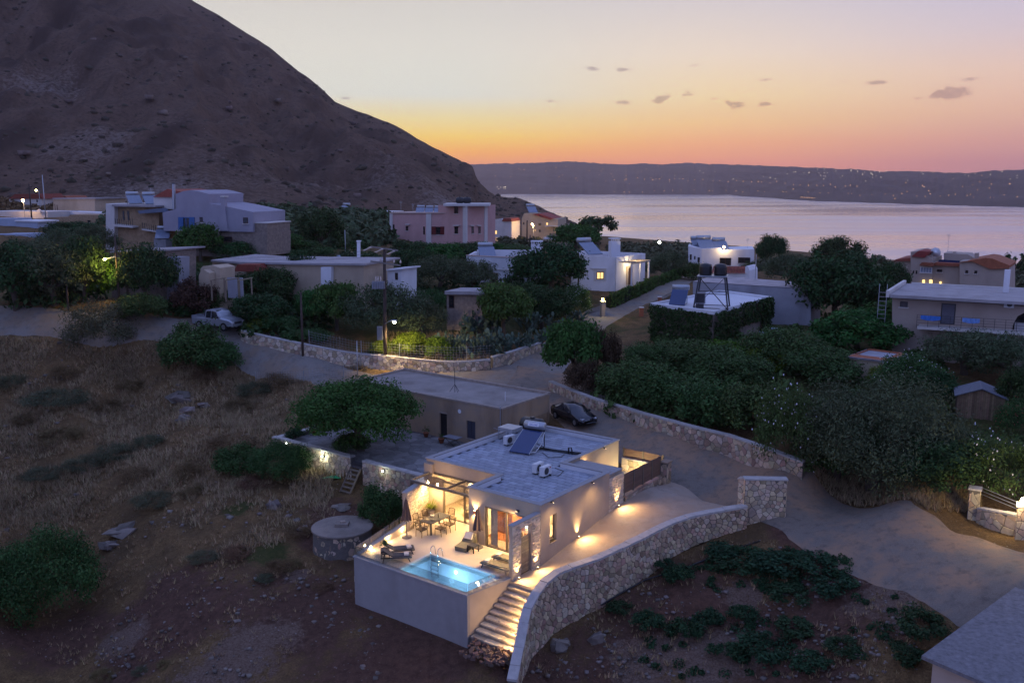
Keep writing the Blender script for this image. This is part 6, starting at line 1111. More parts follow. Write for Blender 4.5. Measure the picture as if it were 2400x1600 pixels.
for k,(a,b_) in enumerate(((1790,802),(1815,806),(1812,793))):
    q=G(a,b_); t=thing('white_tote',['white plastic tote below the vines, nearest the ivy corner','white plastic tote below the vines, front right','white plastic tote below the vines, at the back'][k],'tote',q,.3*k,'white totes beside the vine house'); MB().box(-.45,.45,-.4,.4,0,1.0).build('body',WH,t); MB().box(-.48,.48,-.43,.43,1.0,1.08).build('rim',BLUEW,t); MB().box(-.47,.47,-.41,-.4,.3,.36).build('rib',BLUEW,t)
q=G(1765,815); tag(MB().add([(-.9,-.4,0),(.3,-.5,0),(.9,0,0),(.5,.5,0),(-.5,.5,0),(-.3,0,.35),(.2,.1,.28)],[(0,1,5),(1,6,5),(1,2,6),(2,3,6),(3,4,5,6),(4,0,5)]).build('red_tarp',mat('red_tarp_cloth',(.35,.03,.03),.7)),'crumpled red tarp on the ground by the white totes','tarp',None,'thing').location=q
# 9 right villa with red roofs
f=Face('red_roof_villa','sprawling pale villa with red tiled roofs on the right','villa',D(2094,686,160),D(2364,690,150)); W_=TANR
f.prism('wall',W_,[(2094,612),(2134,606),(2134,700),(2094,700)],0,9); f.prism('wall',W_,[(2134.2,590),(2150,589),(2184,607),(2184,700),(2134.2,700)],-.8,9); f.prism('wall',W_,[(2184.2,616),(2249,618),(2249,700),(2184.2,700)],-.2,8); f.prism('wall',TANR,[(2249.2,612),(2280,611),(2320,628),(2364,626),(2364,700),(2249.2,700)],-1.6,8); f.prism('upper_wall',W_,[(2212,593),(2268,596),(2285,606),(2285,620),(2212,620)],3,8)
f.prism('roof',REDT,[(2093,612),(2100,607.5),(2136,604),(2136,612)],-.5,9); f.prism('roof',REDT,[(2136,601),(2152,588),(2182,590),(2166,604)],-1.2,5); f.prism('roof',REDT,[(2183,622),(2192,615),(2249,618),(2249,624)],-.8,2); f.prism('roof',REDT,[(2248,615),(2310,604),(2326,606),(2366,622),(2364,629),(2322,631),(2278,613)],-2.0,8); f.prism('porch_roof',REDT,[(2154,622),(2160,615),(2186,617),(2186,624)],-2.2,-.82)
f.win(2157,625,2184,640,mat('pale_glass',(.25,.3,.4),.15),y=-.8,frame=WH,bars=3,name='bay_window'); f.win(2196,631,2208,638,y=-.2); f.win(2100,616,2111,627,y=0,bars=0); f.win(2263,633,2269,641,y=-1.6,bars=0); f.win(2284,634,2290,642,y=-1.6,bars=0); f.win(2139.5,634,2142.5,641,y=-.8,bars=0,sill=False); f.win(2146.5,634,2149.5,642,y=-.8,bars=0,sill=False)
f.prism('lit_garage',LITY,[(2162,656),(2167,656),(2167,672),(2162,672)],-1.0,-.85); f.prism('lit_garage',LITY,[(2178,656),(2185,656),(2185,672),(2178,672)],-1.0,-.85); f.prism('lit_garage',LITY,[(2202,660),(2206,660),(2206,672),(2202,672)],-.4,-.25); x,z=f.at(2192,592,1); o=MB().lathe([(.01,0),(.6,.08),(.85,.2)],n=18).build('dish',WH,f.r,True); o.location=(x,1,z); o.rotation_euler=(math.radians(70),0,.5)
f.prism('solar_panel',PANEL,[(2196,616),(2202,608),(2250,611),(2248,617)],1.0,1.2); f.prism('chimney',TANR,[(2284,593),(2293,593),(2293,612),(2284,612)],2,3); f.prism('chimney',TANR,[(2233,590),(2240,590),(2240,597),(2233,597)],4,4.8)
f.aerial(2221,593,5,3.4)
# 10 near right house: roof slab, balcony, towels
f=Face('balcony_villa','beige house with a wide roof slab and railed balcony on the right','house',D(2091,785,87),D(2480,818,80)); z0=f.at(2095,697)[1]; f.prism('wall',TANR,[(2091,699),(2371,715),(2371,775),(2371,860),(2091,860)],0,9); f.prism('wall',TANR,[(2371.2,716),(2480,722),(2480,730),(2400,733),(2385,741),(2376,757),(2371.2,772)],.02,9); f.block(DKGL,f.at(2371,760)[0],f.at(2480,760)[0],2.5,2.7,-3,z0,'arch_recess'); f.prism('wall',TANR,[(2371.2,788),(2480,795),(2480,870),(2371.2,870)],.02,9)
f.prism('roof_slab',GRSCR,[(2086,690),(2480,712),(2480,719),(2086,697.5)],-1.3,10); f.block(OFFW,f.at(2089,690)[0]-.3,f.at(2089,690)[0]+.0,-1.28,10,z0+.12,z0+.75,'parapet'); f.block(OFFW,.2,f.L,9.7,10,z0+.1,z0+.55,'parapet')
f.prism('balcony',OFFW,[(2150,765),(2480,784),(2480,790.5),(2150,771)],-1.5,-.001); w=f.win(2207,710,2237,761,mat('grey_door',(.12,.12,.15),.6),frame=DARKM,bars=0,sill=False,name='door'); f.win(2110,706,2127,720,mat('louvre',(.1,.09,.1),.7),frame=DARKM,bars=0)
m=MB(); pts=[f.at(2150+k*26,737+k*1.55,-1.4) for k in range(12)]; pb=[f.at(2150+k*26,768+k*1.5,-1.4) for k in range(12)]
for a,b in zip(pts,pb): m.box(a[0]-.02,a[0]+.02,-1.42,-1.38,b[1],a[1])
m.build('railing_post',DARKM,f.r)
for q in range(5):
    t_=q/5; MB().bar((pts[0][0],-1.4,pts[0][1]+(pb[0][1]-pts[0][1])*t_),(pts[-1][0],-1.4,pts[-1][1]+(pb[-1][1]-pts[-1][1])*t_),.025).build('railing_bar',DARKM,f.r)
BLT=mat('blue_towel_cloth',(.05,.18,.55),.9,.2,5,.2); BLT2=mat('pale_towel_cloth',(.16,.30,.62),.9,.3,4,.2)
for (a,b,c,d),mm,lb in (((2158,738,2204,750),BLT,'bright blue towel hung over the balcony railing, nearer the dark door'),((2256,744,2296,756),BLT2,'pale blue towel hung over the balcony railing, right of the dark door')):
    x0,z1=f.at(a,b,-1.45); x1,z_=f.at(c,d,-1.45); o=MB(); n=12
    o.add([(x0+(x1-x0)*k/n,-1.47-.05*math.sin(k*1.9),z1-.02-(.0 if z else 0)) for k in range(n+1)]+[(x0+(x1-x0)*k/n,-1.49-.07*math.sin(k*1.9),z_-.12*math.sin(math.pi*k/n)) for k in range(n+1)],[(k,k+1,n+2+k,n+1+k) for k in range(n)]); o=o.build('towel',mm,None,True); o.location=f.p0; o.rotation_euler=(0,0,f.rz); tag(o,lb,'towel','towels on the balcony railing','thing')
for (a,b),y,lb in (((2365,713),-.35,'outdoor fan unit under the roof slab by the arch'),((2348,789),-.35,'outdoor fan unit below the balcony by the lower arch')):
    x,z=f.at(a,b,y); t=thing('fan_unit',lb,'air conditioner',(f.p0[0]+f.d[0]*x+f.d[1]*.35,f.p0[1]+f.d[1]*x-f.d[0]*.35,f.p0[2]+z-.3),f.rz,'outdoor fan units of the right house'); MB().box(-.4,.4,-.15,.33,0,.6).build('casing',ACW,t); o=MB().lathe([(.22,0),(.22,.02)],n=16).build('fan_grille',DARKM,t); o.rotation_euler=(math.pi/2,0,0); o.location=(.05,-.15,.3)
x,z=f.at(2361,640,6); f.block(WH,x-.25,x+.25,6,6.5,z0,z+.3,'chimney'); x,z=f.at(2371,772,1.5); f.block(WHITE,x+.2,x+3.5,1.6,1.8,f.at(2400,790,1.5)[1]-.3,f.at(2400,757,1.5)[1],'white_panel')  # plain white panel inside the arch
x,z=f.at(2084,690,.5); t=thing('roof_ladder','pale metal ladder leaning at the corner of the roof slab house','ladder',(f.p0[0]+f.d[0]*x,f.p0[1]+f.d[1]*x+.5,f.p0[2]),f.rz)
for k in (-.35,.35): MB().bar((k-.3,-.2,-1),(k-.3,.0,z0+1.2),.05).build('rail',GALV,t)
for k in range(12): MB().bar((-.65,-.1,-.6+k*.42),(.05,-.1,-.6+k*.42),.035).build('rung',GALV,t)
# 11 terracotta edged pump house, wooden shed, stone hut, corner roof
zt=6.4; c=[P(1991,833,zt),P(2034,818,zt),P(2118,828,zt),P(2085,844,zt)]; t=thing('pump_house','small low building with a terracotta edged flat roof among trees','building'); MB().prism([tuple(q[:2]) for q in c],2.5,zt-.2).build('wall',CREAM,t); ctr=np.mean([q[:2] for q in c],0); bg=[tuple(ctr+(q[:2]-ctr)*1.1) for q in c]; inn=[tuple(ctr+(q[:2]-ctr)*.86) for q in c]; MB().prism(bg,zt-.2,zt-.05).build('roof',GREYR,t)
for i in range(4): MB().prism([bg[i],bg[(i+1)%4],inn[(i+1)%4],inn[i]],[zt-.16,zt-.16,zt-.051,zt-.051],[zt-.08,zt-.08,zt+.12,zt+.12]).build('tile_edge',TERRA,t)
b=G(2295,985); t=thing('garden_shed','brown plank garden shed with a grey gabled roof','shed',(b[0],b[1],b[2]-.1),math.radians(-24)); w=1.55; dp=2.6
MB().add([(-w,0,0),(w,0,0),(w,0,1.85),(0,0,2.4),(-w,0,1.85),(-w,dp,0),(w,dp,0),(w,dp,1.85),(0,dp,2.4),(-w,dp,1.85)],[(0,1,2,3,4),(9,8,7,6,5),(1,6,7,2),(5,0,4,9),(5,6,1,0)]).build('wall',mat('shed_core',(.07,.05,.035),.9),t)
SHP=mat('shed_plank',(.19,.13,.08),.85,.25,5,.3,30,isl=.3)
for k in range(22): x=-w+2*w*(k+.5)/22; MB().box(x-.064,x+.064,-.03,-.002,.02,1.84+(1-abs(x)/w)*.5).build('plank',SHP,t)
for s in (-1,1): MB().add([(0,-.2,2.52),(s*(w+.2),-.2,1.85),(s*(w+.2),dp+.2,1.85),(0,dp+.2,2.52),(0,-.2,2.45),(s*(w+.2),-.2,1.78),(s*(w+.2),dp+.2,1.78),(0,dp+.2,2.45)],[(0,1,2,3),(7,6,5,4),(0,4,5,1),(1,5,6,2),(2,6,7,3)]).build('roof',mat('bitumen_roof_%d'%(s+1),(.12,.13,.155),.9,.2,4,.4,20),t)
MB().box(.02,.05,-.06,-.03,.9,1.2).build('latch',DARKM,t)
f=Face('stone_hut','small stone hut with a dark doorway under the olive trees','hut',D(1043,728,100),D(1130,730,98)); f.prism('wall',STB,[(1047,690),(1130,692),(1130,780),(1047,780)],0,3); f.prism('roof',GRSCR,[(1042,682),(1133,684),(1133,691),(1042,690)],-.5,3.4); f.win(1052,692,1065,722,bars=0,sill=False,name='doorway')
zs=1.5; c0=P(2160,1535,zs); c1=P(2345,1400,zs); c2=P(2310,1600,zs); u=(c1-c0)[:2]; u/=np.linalg.norm(u); v=(c2-c0)[:2]; v/=np.linalg.norm(v); q=lambda a,b:tuple(c0[:2]+u*a+v*b)
t=thing('corner_roof','speckled screed roof slab of the building at the lower right corner','roof'); MB().prism([q(0,0),q(0,14),q(12,14),q(12,0)],zs-.16,zs).build('slab',mat('speckled_screed',(.17,.165,.175),.9,.35,5,.4,18),t); MB().prism([q(.35,.35),q(.35,13.6),q(11.6,13.6),q(11.6,.35)],-4,zs-.161).build('wall',TANR,t)
# ------------------------------------------------------------------ roadside walls and fences
def roadwall(name,label,tops,bots,mats,seed,thick=.35,s=.3,mp=120,side=1,cap=CAPST):
    b=np.array([G(*q) for q in bots]); zt_=[]
    for (x,y),(tx,ty),g in zip(bots,tops,b): zt_.append(D(tx,ty,g[1])[2])
    pth=smooth(np.c_[b[:,0],b[:,1],zt_],6); lo=Hf(pth[:,0],pth[:,1])-.4
    return rubble_wall(name,label,pth,lo,thick,s,mats,seed,maxparts=mp,side=side,capm=cap,capseg=1.1,caph=.1)
roadwall('road_wall','pale rubble retaining wall curving along the road under the lamp',[(565,772),(600,782),(726,808),(838,828),(906,833),(1049,847),(1150,842)],[(565,797),(600,809),(726,836),(838,859),(906,865),(1049,873),(1150,868)],[STONE,LEDGE],201,mp=250)
roadwall('road_wall','rubble wall climbing from the junction toward the lane gate',[(1155,836),(1210,820),(1268,802)],[(1155,863),(1210,846),(1268,822)],[STONE,GREYST],205,mp=60)
roadwall('garden_wall','long rose stone retaining wall below the dense garden hedge',[(1286,892),(1377,928),(1461,954),(1533,975),(1631,1001),(1700,1018),(1790,1048),(1880,1082)],[(1286,914),(1377,954),(1461,983),(1533,1011),(1631,1047),(1700,1067),(1790,1098),(1880,1126)],[PINKST,STONE,GREYST],209,mp=300)
roadwall('gate_wall_low','low rubble wall by the globe lamp at the right edge',[(2288,1188),(2330,1196),(2378,1206)],[(2288,1222),(2330,1240),(2378,1254)],[STONE,GREYST],215,mp=60)
for px,py,h,lb in ((2280,1212,1.75,'stone gate pier at the left end of the low right wall'),(2392,1262,1.9,'stone gate pier carrying the bright globe lamp')):
    b=G(px,py); t=thing('gate_pier',lb,'pier',(b[0],b[1],b[2]-.2),-.5); MB().box(-.28,.28,-.28,.28,0,h+.2).build('core',MORT,t)
    for i,(U,fm) in enumerate([(.56,lambda u,v,d:(-.28+u,-.28-d,v)),(.56,lambda u,v,d:(.28+d,-.28+u,v)),(.56,lambda u,v,d:(-.28-d,.28-u,v))]): stones(t,fm,U,h+.2,.26,[STONE,GREYST],int(px)+i,.03,.03,maxparts=20)
    MB().box(-.36,.36,-.36,.36,h+.2,h+.3).build('cap',CAPST,t); 
    if px>2300: MB().ball((0,0,h+.5),.2,10).build('globe',emat('globe_lamp_glow',(1,.8,.45),40),t,True); lamp(t,'POINT',(-.35,-.5,h+.55),60,(1,.75,.35),.2); lamp(t,'POINT',(-.3,.7,h+.9),90,(1,.75,.35),.2)
p0=G(2290,1200);p1=G(2380,1236); t=thing('metal_railing','three bar metal railing between the right gate piers','railing',(p0[0],p0[1],p0[2]+1.05),math.atan2(p1[1]-p0[1],p1[0]-p0[0])); Lr=float(np.hypot(*(p1-p0)[:2]))
for k in range(3): MB().bar((0,0,.15+k*.2),(Lr,0,.05+k*.2),.03).build('bar',GALV,t)
# wire mesh fence over the road wall
def wirefence(label,bots,h,lift,every=9,mesh=True):
    b=smooth([G(*q) for q in bots],8); t=thing('wire_fence',label,'fence'); n=len(b); W_=MB(); z=lambda k:b[k][2]+lift
    for k in range(0,n,every): MB().tube([(b[k][0],b[k][1],z(k)-.4),(b[k][0],b[k][1],z(k)+h)],.03,5).build('post',GALV,t)
    for j in range(6): W_.tube([(b[k][0],b[k][1],z(k)+h*(j+.3)/6) for k in range(n)],.008,3)
    at,nr,U=pathmap(b)
    for u in np.arange(0,U,.3): q=at(u); W_.tube([(q[0],q[1],q[2]+lift),(q[0],q[1],q[2]+lift+h)],.007,3)
    tag(W_.build('mesh',GALV,t),kind='stuff')
wirefence('wire mesh fence standing on the lit road wall',[(726,834),(838,857),(906,863),(1049,871),(1150,866)],1.5,1.1)
wirefence('wire mesh fence along the grass verge behind the old house',[(600,900),(700,898),(790,886),(838,880)],1.2,0)
# lane railings
q=[G(*p) for p in ((1500,742),(1560,708),(1600,690))]; t=thing('lane_railing','dark picket railing along the lane above the vine house','railing')
for i in range(2):
    for k in range(16): p=q[i]+(q[i+1]-q[i])*k/16; MB().box(p[0]-.02,p[0]+.02,p[1]-.02,p[1]+.02,p[2],p[2]+1).build('picket',DARKM,t)
    a=q[i]+np.array([0,0,1.0]); b=q[i+1]+np.array([0,0,1.0]); MB().bar(a,b,.05).build('rail',DARKM,t)
for k,p in enumerate(((1503,742),(1546,716))): b=G(*p); t=thing('brick_post',['orange brick post at the lower end of the lane railing','orange brick post midway along the lane railing'][k],'post',b); MB().box(-.25,.25,-.25,.25,-.2,1.15).build('pier',TERRA,t); MB().box(-.3,.3,-.3,.3,1.15,1.22).build('cap',OFFW,t)
# ------------------------------------------------------------------ poles
POLEW=mat('tarred_pole',(.07,.05,.04),.9,.25,4,.4,12)
b=P(903,872,2.75); Yp=b[1]; t=thing('utility_pole','tall wooden utility pole with transformer, cabinet and lit street lamp','utility pole',(b[0],b[1],2.2)); zt=D(908,580,Yp)[2]-2.2
MB().tube([(0,0,0),(.1,0,zt*.5),(.2,0,zt)],[.2,.17,.13],10).build('pole',POLEW,t,True); zl=lambda py:D(905,py,Yp)[2]-2.2; xl=lambda px:(px-904)*Yp/F
for (a,ya,b_,yb) in ((877,578,941,587),(876,612,946,622)): MB().bar((xl(a),-.1,zl(ya)),(xl(b_),-.1,zl(yb)),.12,.14).build('crossarm',mat('grey_crossarm_%d'%ya,(.2,.18,.16),.9) ,t)
MB().bar((.15,-.1,zl(600)),(xl(897),-.1,zl(586)),.05).bar((.15,-.1,zl(600)),(xl(916),-.1,zl(587)),.05).build('brace',DARKM,t)
INS=mat('glass_insulator',(.6,.5,.42),.15,.1,3,0,spec=.8)
for a,y in ((870,585),(897,589),(924,594)):
    m=MB()
    for k in range(4): m.lathe([(.05,0),(.2,.03),(.05,.09)],(xl(a-6+k*4.4),-.3,zl(y+2-k*2.2)),10)
    m.build('insulator',INS,t)
for a,y in ((931,616),(946,617),(900,612)): MB().lathe([(.06,0),(.1,.1),(.05,.32)],(xl(a),-.1,zl(y)),8).build('insulator',INS,t)
MB().box(xl(880),xl(909),-.75,-.2,zl(675),zl(658)).build('transformer',mat('transformer_grey',(.2,.21,.23),.6,.15,3),t); tr=t.children[-1]
for a in (889,894,900): MB().lathe([(.05,0),(.08,.15),(.04,.5)],(xl(a),-.45,zl(658)),8).build('bushing',INS,tr)
for k in range(7): MB().box(xl(881+k*4),xl(881+k*4)+.04,-.82,-.76,zl(674),zl(660)).build('fin',GREYR,tr)
MB().box(xl(888),xl(904)-.12,-.45,-.1,zl(795),zl(764)).build('cabinet',mat('cabinet_grey',(.16,.17,.19),.5,.08,3),t); MB().tube([(xl(907),-.2,zl(758)),(xl(918),-.5,zl(751)),(xl(930),-.8,zl(749))],.04,6).build('lamp_arm',GALV,t,True)
o=MB().ball((0,0,0),.2,8,.45).build('lamp_head',GALV,t,True); o.location=(xl(930),-.85,zl(748)); o.scale=(1.7,1,1); MB().ball((xl(931),-.88,zl(752)),.15,8,.7).build('bulb',emat('street_lamp_glow',(1,.83,.5),60),t,True)
lamp(t,'SPOT',(xl(933),-.6,zl(757)),1000,(1,.74,.36),.15,(.25,.5,-1),140,.8)
def pole(label,px,py,ptop,r=.13,mm=None,name='wooden_pole',grp='bare wooden poles'):
    b=G(px,py); zt=D(px,ptop,b[1])[2]; t=thing(name,label,'pole',(b[0],b[1],b[2]-.3),0,grp); MB().tube([(0,0,0),(.03,0,zt-b[2]+.3)],[r,r*.75],8).build('shaft',mm or POLEW,t,True); MB().lathe([(r*.8,0),(r*.3,.1)],(.03,0,zt-b[2]+.3),8).build('cap',mm or POLEW,t); return t,b,zt
pole('bare wooden pole rising from the road wall beside the pickup side',710,834,686); pole('wooden pole beside the big tree of the white house',1355,690,598,.12); pole('thin dark pole before the orange villa',1235,580,517,.2); pole('short dark pole beside the thin one before the orange villa',1242,582,551,.14); pole('thin aerial pole over the long low house',810,610,540,.06,GALV)
pole('leaning dark pole beside the far left lamp',75,520,432,.16); pole('thin metal mast at the far left',108,520,411,.1,GALV); pole('trunk-like pole by the left olive trees',161,730,650,.12); pole('grey post at the corner of the patio field',838,884,800,.05,GALV)
t,b,zt=pole('wooden pole carrying the yellow lamp in the left trees',280,712,552,.13); t['category']='lamp pole'; o=MB().tube([(0,-.1,zt-b[2]-1.9),(-.9,-.3,zt-b[2]-2.1)],.04,5).build('lamp_arm',GALV,t); zz=D(257,607,b[1])[2]-b[2]+.3; MB().ball((-1.05,-.35,zz),.17,8,.6).build('bulb',emat('yellow_lamp_glow',(1,.7,.2),60),t,True); lamp(t,'POINT',(-1.0,-.6,zz-.35),190,(1,.72,.18),.15)
b=D(55,470,200); t=thing('street_lamp','bright amber street lamp glowing at the far left','street lamp',(b[0],b[1],hz(b[0],b[1]))); hh=b[2]-hz(b[0],b[1]); MB().tube([(0,0,0),(0,0,hh)],.07,6).build('post',GALV,t); MB().ball((0,-.2,hh),.28,8).build('lantern',emat('amber_lamp_glow',(1,.6,.22),60),t,True); lamp(t,'POINT',(0,-.9,hh-.3),170,(1,.6,.25),.3)
b=D(91,447,260); t=thing('street_lamp','small amber street lamp above the distant cottages','street lamp',(b[0],b[1],hz(b[0],b[1]))); hh=b[2]-hz(b[0],b[1]); MB().tube([(0,0,0),(0,0,hh),(-.6,0,hh+.2)],.09,6).build('post',GALV,t); MB().ball((-.7,-.1,hh+.1),.28,8).build('lantern',emat('amber_small_glow',(1,.6,.25),30),t,True)
b=D(1247,526,285); t=thing('street_lamp','hooked amber street lamp in front of the orange villa','street lamp',(b[0],b[1],D(1250,556,285)[2])); hh=b[2]-D(1250,556,285)[2]; MB().tube([(.4,0,0),(.4,0,hh),(0,0,hh+.2)],.1,6).build('post',GALV,t); MB().ball((0,-.1,hh+.1),.24,8).build('lantern',emat('amber_villa_glow',(1,.65,.25),45),t,True); lamp(t,'POINT',(0,-.8,hh-.2),700,(1,.62,.25),.3)
lamp(bpy.data.objects['terrace_wall'],'POINT',(2.5,-2.5,1.5),90,(1,.65,.28),.3)
b=G(1545,583); t=thing('coast_lamp','white light shining on the scrubby coast below the bay','lamp',b); MB().tube([(0,0,-.3),(0,0,1.6)],.1,6).build('post',GALV,t); MB().ball((0,0,1.9),.4,8).build('lantern',emat('coast_glow',(1,.93,.8),40),t,True)
# ------------------------------------------------------------------ vehicles
TYRE=mat('tyre_rubber',(.012,.012,.013),.8,.1,5,.1); RIM=mat('alloy_rim',(.4,.41,.43),.3,.1,4,0,metal=.8); HEADL=mat('headlight_glass',(.6,.62,.65),.1,.05,3,0,spec=.9)
def car(name,label,loc,rz,stations,paint,wheels,glass,wr=.33,extra=None,zoff=0):
    t=thing(name,label,name.split('_')[-1] if name!='black_car' else 'car',loc,rz); mb=MB(); R_=[]
    for (x,zb,zm,zt,wb,wm,wt) in stations: R_.append([(x,-wb,zb),(x,-wm,zm),(x,-wt,zt),(x,0,zt+.035),(x,wt,zt),(x,wm,zm),(x,wb,zb)])
    n=7; vs=[p for r in R_ for p in r]; fs=[(i*n+k,i*n+k+1,(i+1)*n+k+1,(i+1)*n+k) for i in range(len(R_)-1) for k in range(n-1)]+[(i*n+n-1,i*n,(i+1)*n,(i+1)*n+n-1) for i in range(len(R_)-1)]+[tuple(range(n)),tuple(range(len(vs)-1,len(vs)-n-1,-1))]
    mb.add(vs,fs).build('body',paint,t,name!='silver_pickup')
    for g in glass: MB().quad(*g).build('window',DKGL,t)
    for x in wheels:
        for s in (-1,1):
            w=MB().lathe([(wr*.6,-.1),(wr,-.1),(wr,.1),(wr*.6,.1)],n=18).build('wheel',TYRE,t); w.rotation_euler=(math.pi/2,0,0); w.location=(x,s*(stations[3][4]-.06),wr); MB().lathe([(wr*.62,-.105),(wr*.62,.105)],n=12).build('rim',RIM,w)
    if extra: extra(t)
    return t
CARB=mat('black_car_paint',(.008,.009,.014),.12,.05,2,0,spec=.8)
sed=[(-2.3,.4,.75,.9,.72,.78,.66),(-2.15,.28,.8,1.02,.82,.88,.7),(-1.5,.24,.88,1.14,.88,.92,.66),(-.75,.22,.9,1.42,.88,.93,.56),(.1,.22,.9,1.46,.88,.93,.57),(.6,.22,.9,1.3,.88,.93,.6),(1.15,.24,.88,1.0,.88,.92,.74),(1.8,.26,.76,.88,.86,.9,.7),(2.2,.3,.62,.7,.76,.8,.6),(2.34,.36,.5,.56,.6,.62,.5)]
gl=[[(.12,-.57,1.475),(1.1,-.73,1.035),(1.1,.73,1.035),(.12,.57,1.475)],[(-.8,-.56,1.44),(-1.5,-.62,1.17),(-1.5,.62,1.17),(-.8,.56,1.44)]]
for s in (-1,1): gl+=[[(-.2,s*.935,.93),(.95,s*.935,.93),(.35,s*.69,1.36),(-.2,s*.60,1.43)],[(-1.35,s*.93,.93),(-.28,s*.94,.93),(-.28,s*.60,1.43),(-.8,s*.62,1.4)]]
def sx(t):
    for s in (-1,1):
        MB().obox((2.1,s*.6,.68),(.28,.24,.1),s*-.4).build('headlight',HEADL,t); MB().obox((.75,s*1.0,.98),(.16,.18,.12)).build('mirror',CARB,t); MB().tube([(-1.4,s*.945,.915),(.98,s*.945,.915)],.012,4).build('trim',STEEL,t)
a=G(1330,1003); b=P(1384,1004,1.85); bk=P(1300,965,2.05); d=(b-bk)[:2]; d/=np.linalg.norm(d); c=b[:2]-d*2.4
car('black_car','glossy black saloon car parked beside the old house wall',(c[0],c[1],hz(c[0],c[1])+.08),math.atan2(d[1],d[0]),sed,CARB,(-1.4,1.45),gl,extra=sx)
PKP=mat('silver_pickup_paint',(.36,.38,.42),.3,.05,2,0,metal=.5,spec=.5)
pk=[(-2.5,.55,.95,1.08,.78,.82,.78),(-2.4,.45,.98,1.1,.84,.86,.8),(-.75,.42,1.02,1.12,.86,.88,.82),(-.7,.42,1.05,1.72,.86,.88,.74),(-.3,.42,1.05,1.82,.86,.88,.72),(.45,.42,1.05,1.8,.86,.88,.72),(.75,.42,1.05,1.62,.86,.88,.75),(1.25,.42,1.05,1.18,.86,.88,.76),(2.2,.45,.95,1.04,.84,.86,.74),(2.45,.5,.8,.88,.76,.78,.68),(2.52,.55,.66,.7,.7,.72,.62)]
gp=[[(.5,-.71,1.82),(1.2,-.77,1.21),(1.2,.77,1.21),(.5,.71,1.82)],[(-.72,-.6,1.66),(-.76,-.7,1.15),(-.76,.7,1.15),(-.72,.6,1.66)]]
for s in (-1,1): gp+=[[(.08,s*.885,1.1),(1.0,s*.885,1.1),(.55,s*.78,1.68),(.08,s*.77,1.74)],[(-.62,s*.885,1.1),(0,s*.885,1.1),(0,s*.77,1.74),(-.58,s*.78,1.68)]]
def px_(t):
    MB().box(-2.35,-.82,-.72,.72,1.105,1.13).build('bed_floor',BLACKP,t); MB().box(-2.42,-.8,-.84,-.74,1.08,1.2).box(-2.42,-.8,.74,.84,1.08,1.2).box(-2.48,-2.4,-.84,.84,.8,1.2).build('bed_side',PKP,t); MB().tube([(-.95,-.7,1.15),(-.95,-.62,1.7),(-.95,.62,1.7),(-.95,.7,1.15)],.04,6).build('roll_bar',DARKM,t); MB().box(2.44,2.6,-.8,.8,.45,.62).build('bumper',GALV,t); MB().box(2.45,2.53,-.45,.45,.66,.84).build('grille',DARKM,t)
    for s in (-1,1): MB().obox((2.42,s*.62,.82),(.16,.28,.16)).build('headlight',HEADL,t); MB().obox((.9,s*.98,1.2),(.12,.2,.16)).build('mirror',DARKM,t)
a=G(478,768); b=G(545,776); d=(b-a)[:2]; d/=np.linalg.norm(d); c=G(512,772); car('silver_pickup','silver double cab pickup truck parked on the road bend',(c[0],c[1],c[2]+.08),math.atan2(d[1],d[0])-.35,pk,PKP,(-1.5,1.55),gp,wr=.38,extra=px_).scale=(1.12,1.12,1.15)
b=D(822,596,140); t=thing('blue_car','pale blue car roof showing behind the slim white chimney','car',(b[0],b[1],b[2]-1.0),.4); MB().box(-2,2,-.8,.8,.25,.85).build('body',BLUEW,t); MB().add([(-1.5,-.75,.85),(1.1,-.75,.85),(1.1,.75,.85),(-1.5,.75,.85),(-1.1,-.6,1.4),(.4,-.6,1.4),(.4,.6,1.4),(-1.1,.6,1.4)],[(4,5,6,7),(0,1,5,4),(1,2,6,5),(2,3,7,6),(3,0,4,7)]).build('cabin',DKGL,t)
# ------------------------------------------------------------------ vegetation
LM={'olive':leafmat('olive_leaf',(.076,.102,.05),.35,.15),'broad':leafmat('mulberry_leaf',(.056,.125,.03),.35,.3),'dark':leafmat('carob_leaf',(.036,.07,.024),.4,.15),'shrub':leafmat('shrub_leaf',(.054,.105,.032),.4,.2),'grey':leafmat('sage_leaf',(.09,.1,.055),.4,.15),'dry':leafmat('dry_scrub_leaf',(.14,.09,.045),.45,.1),'weed':leafmat('weed_leaf',(.032,.07,.03),.35,.25),'ivy':leafmat('ivy_leaf',(.026,.06,.017),.4,.2),'red':leafmat('russet_leaf',(.075,.05,.03),.4,.2),'yellow':leafmat('lime_leaf',(.10,.17,.018),.35,.3)}
BARK=mat('tree_bark',(.10,.08,.06),.95,.3,3,.6,10); FLW=mat('white_petal',(.75,.72,.75),.7,.05); FLR=mat('pink_petal',(.45,.035,.08),.7,.15,3,0,isl=.3)
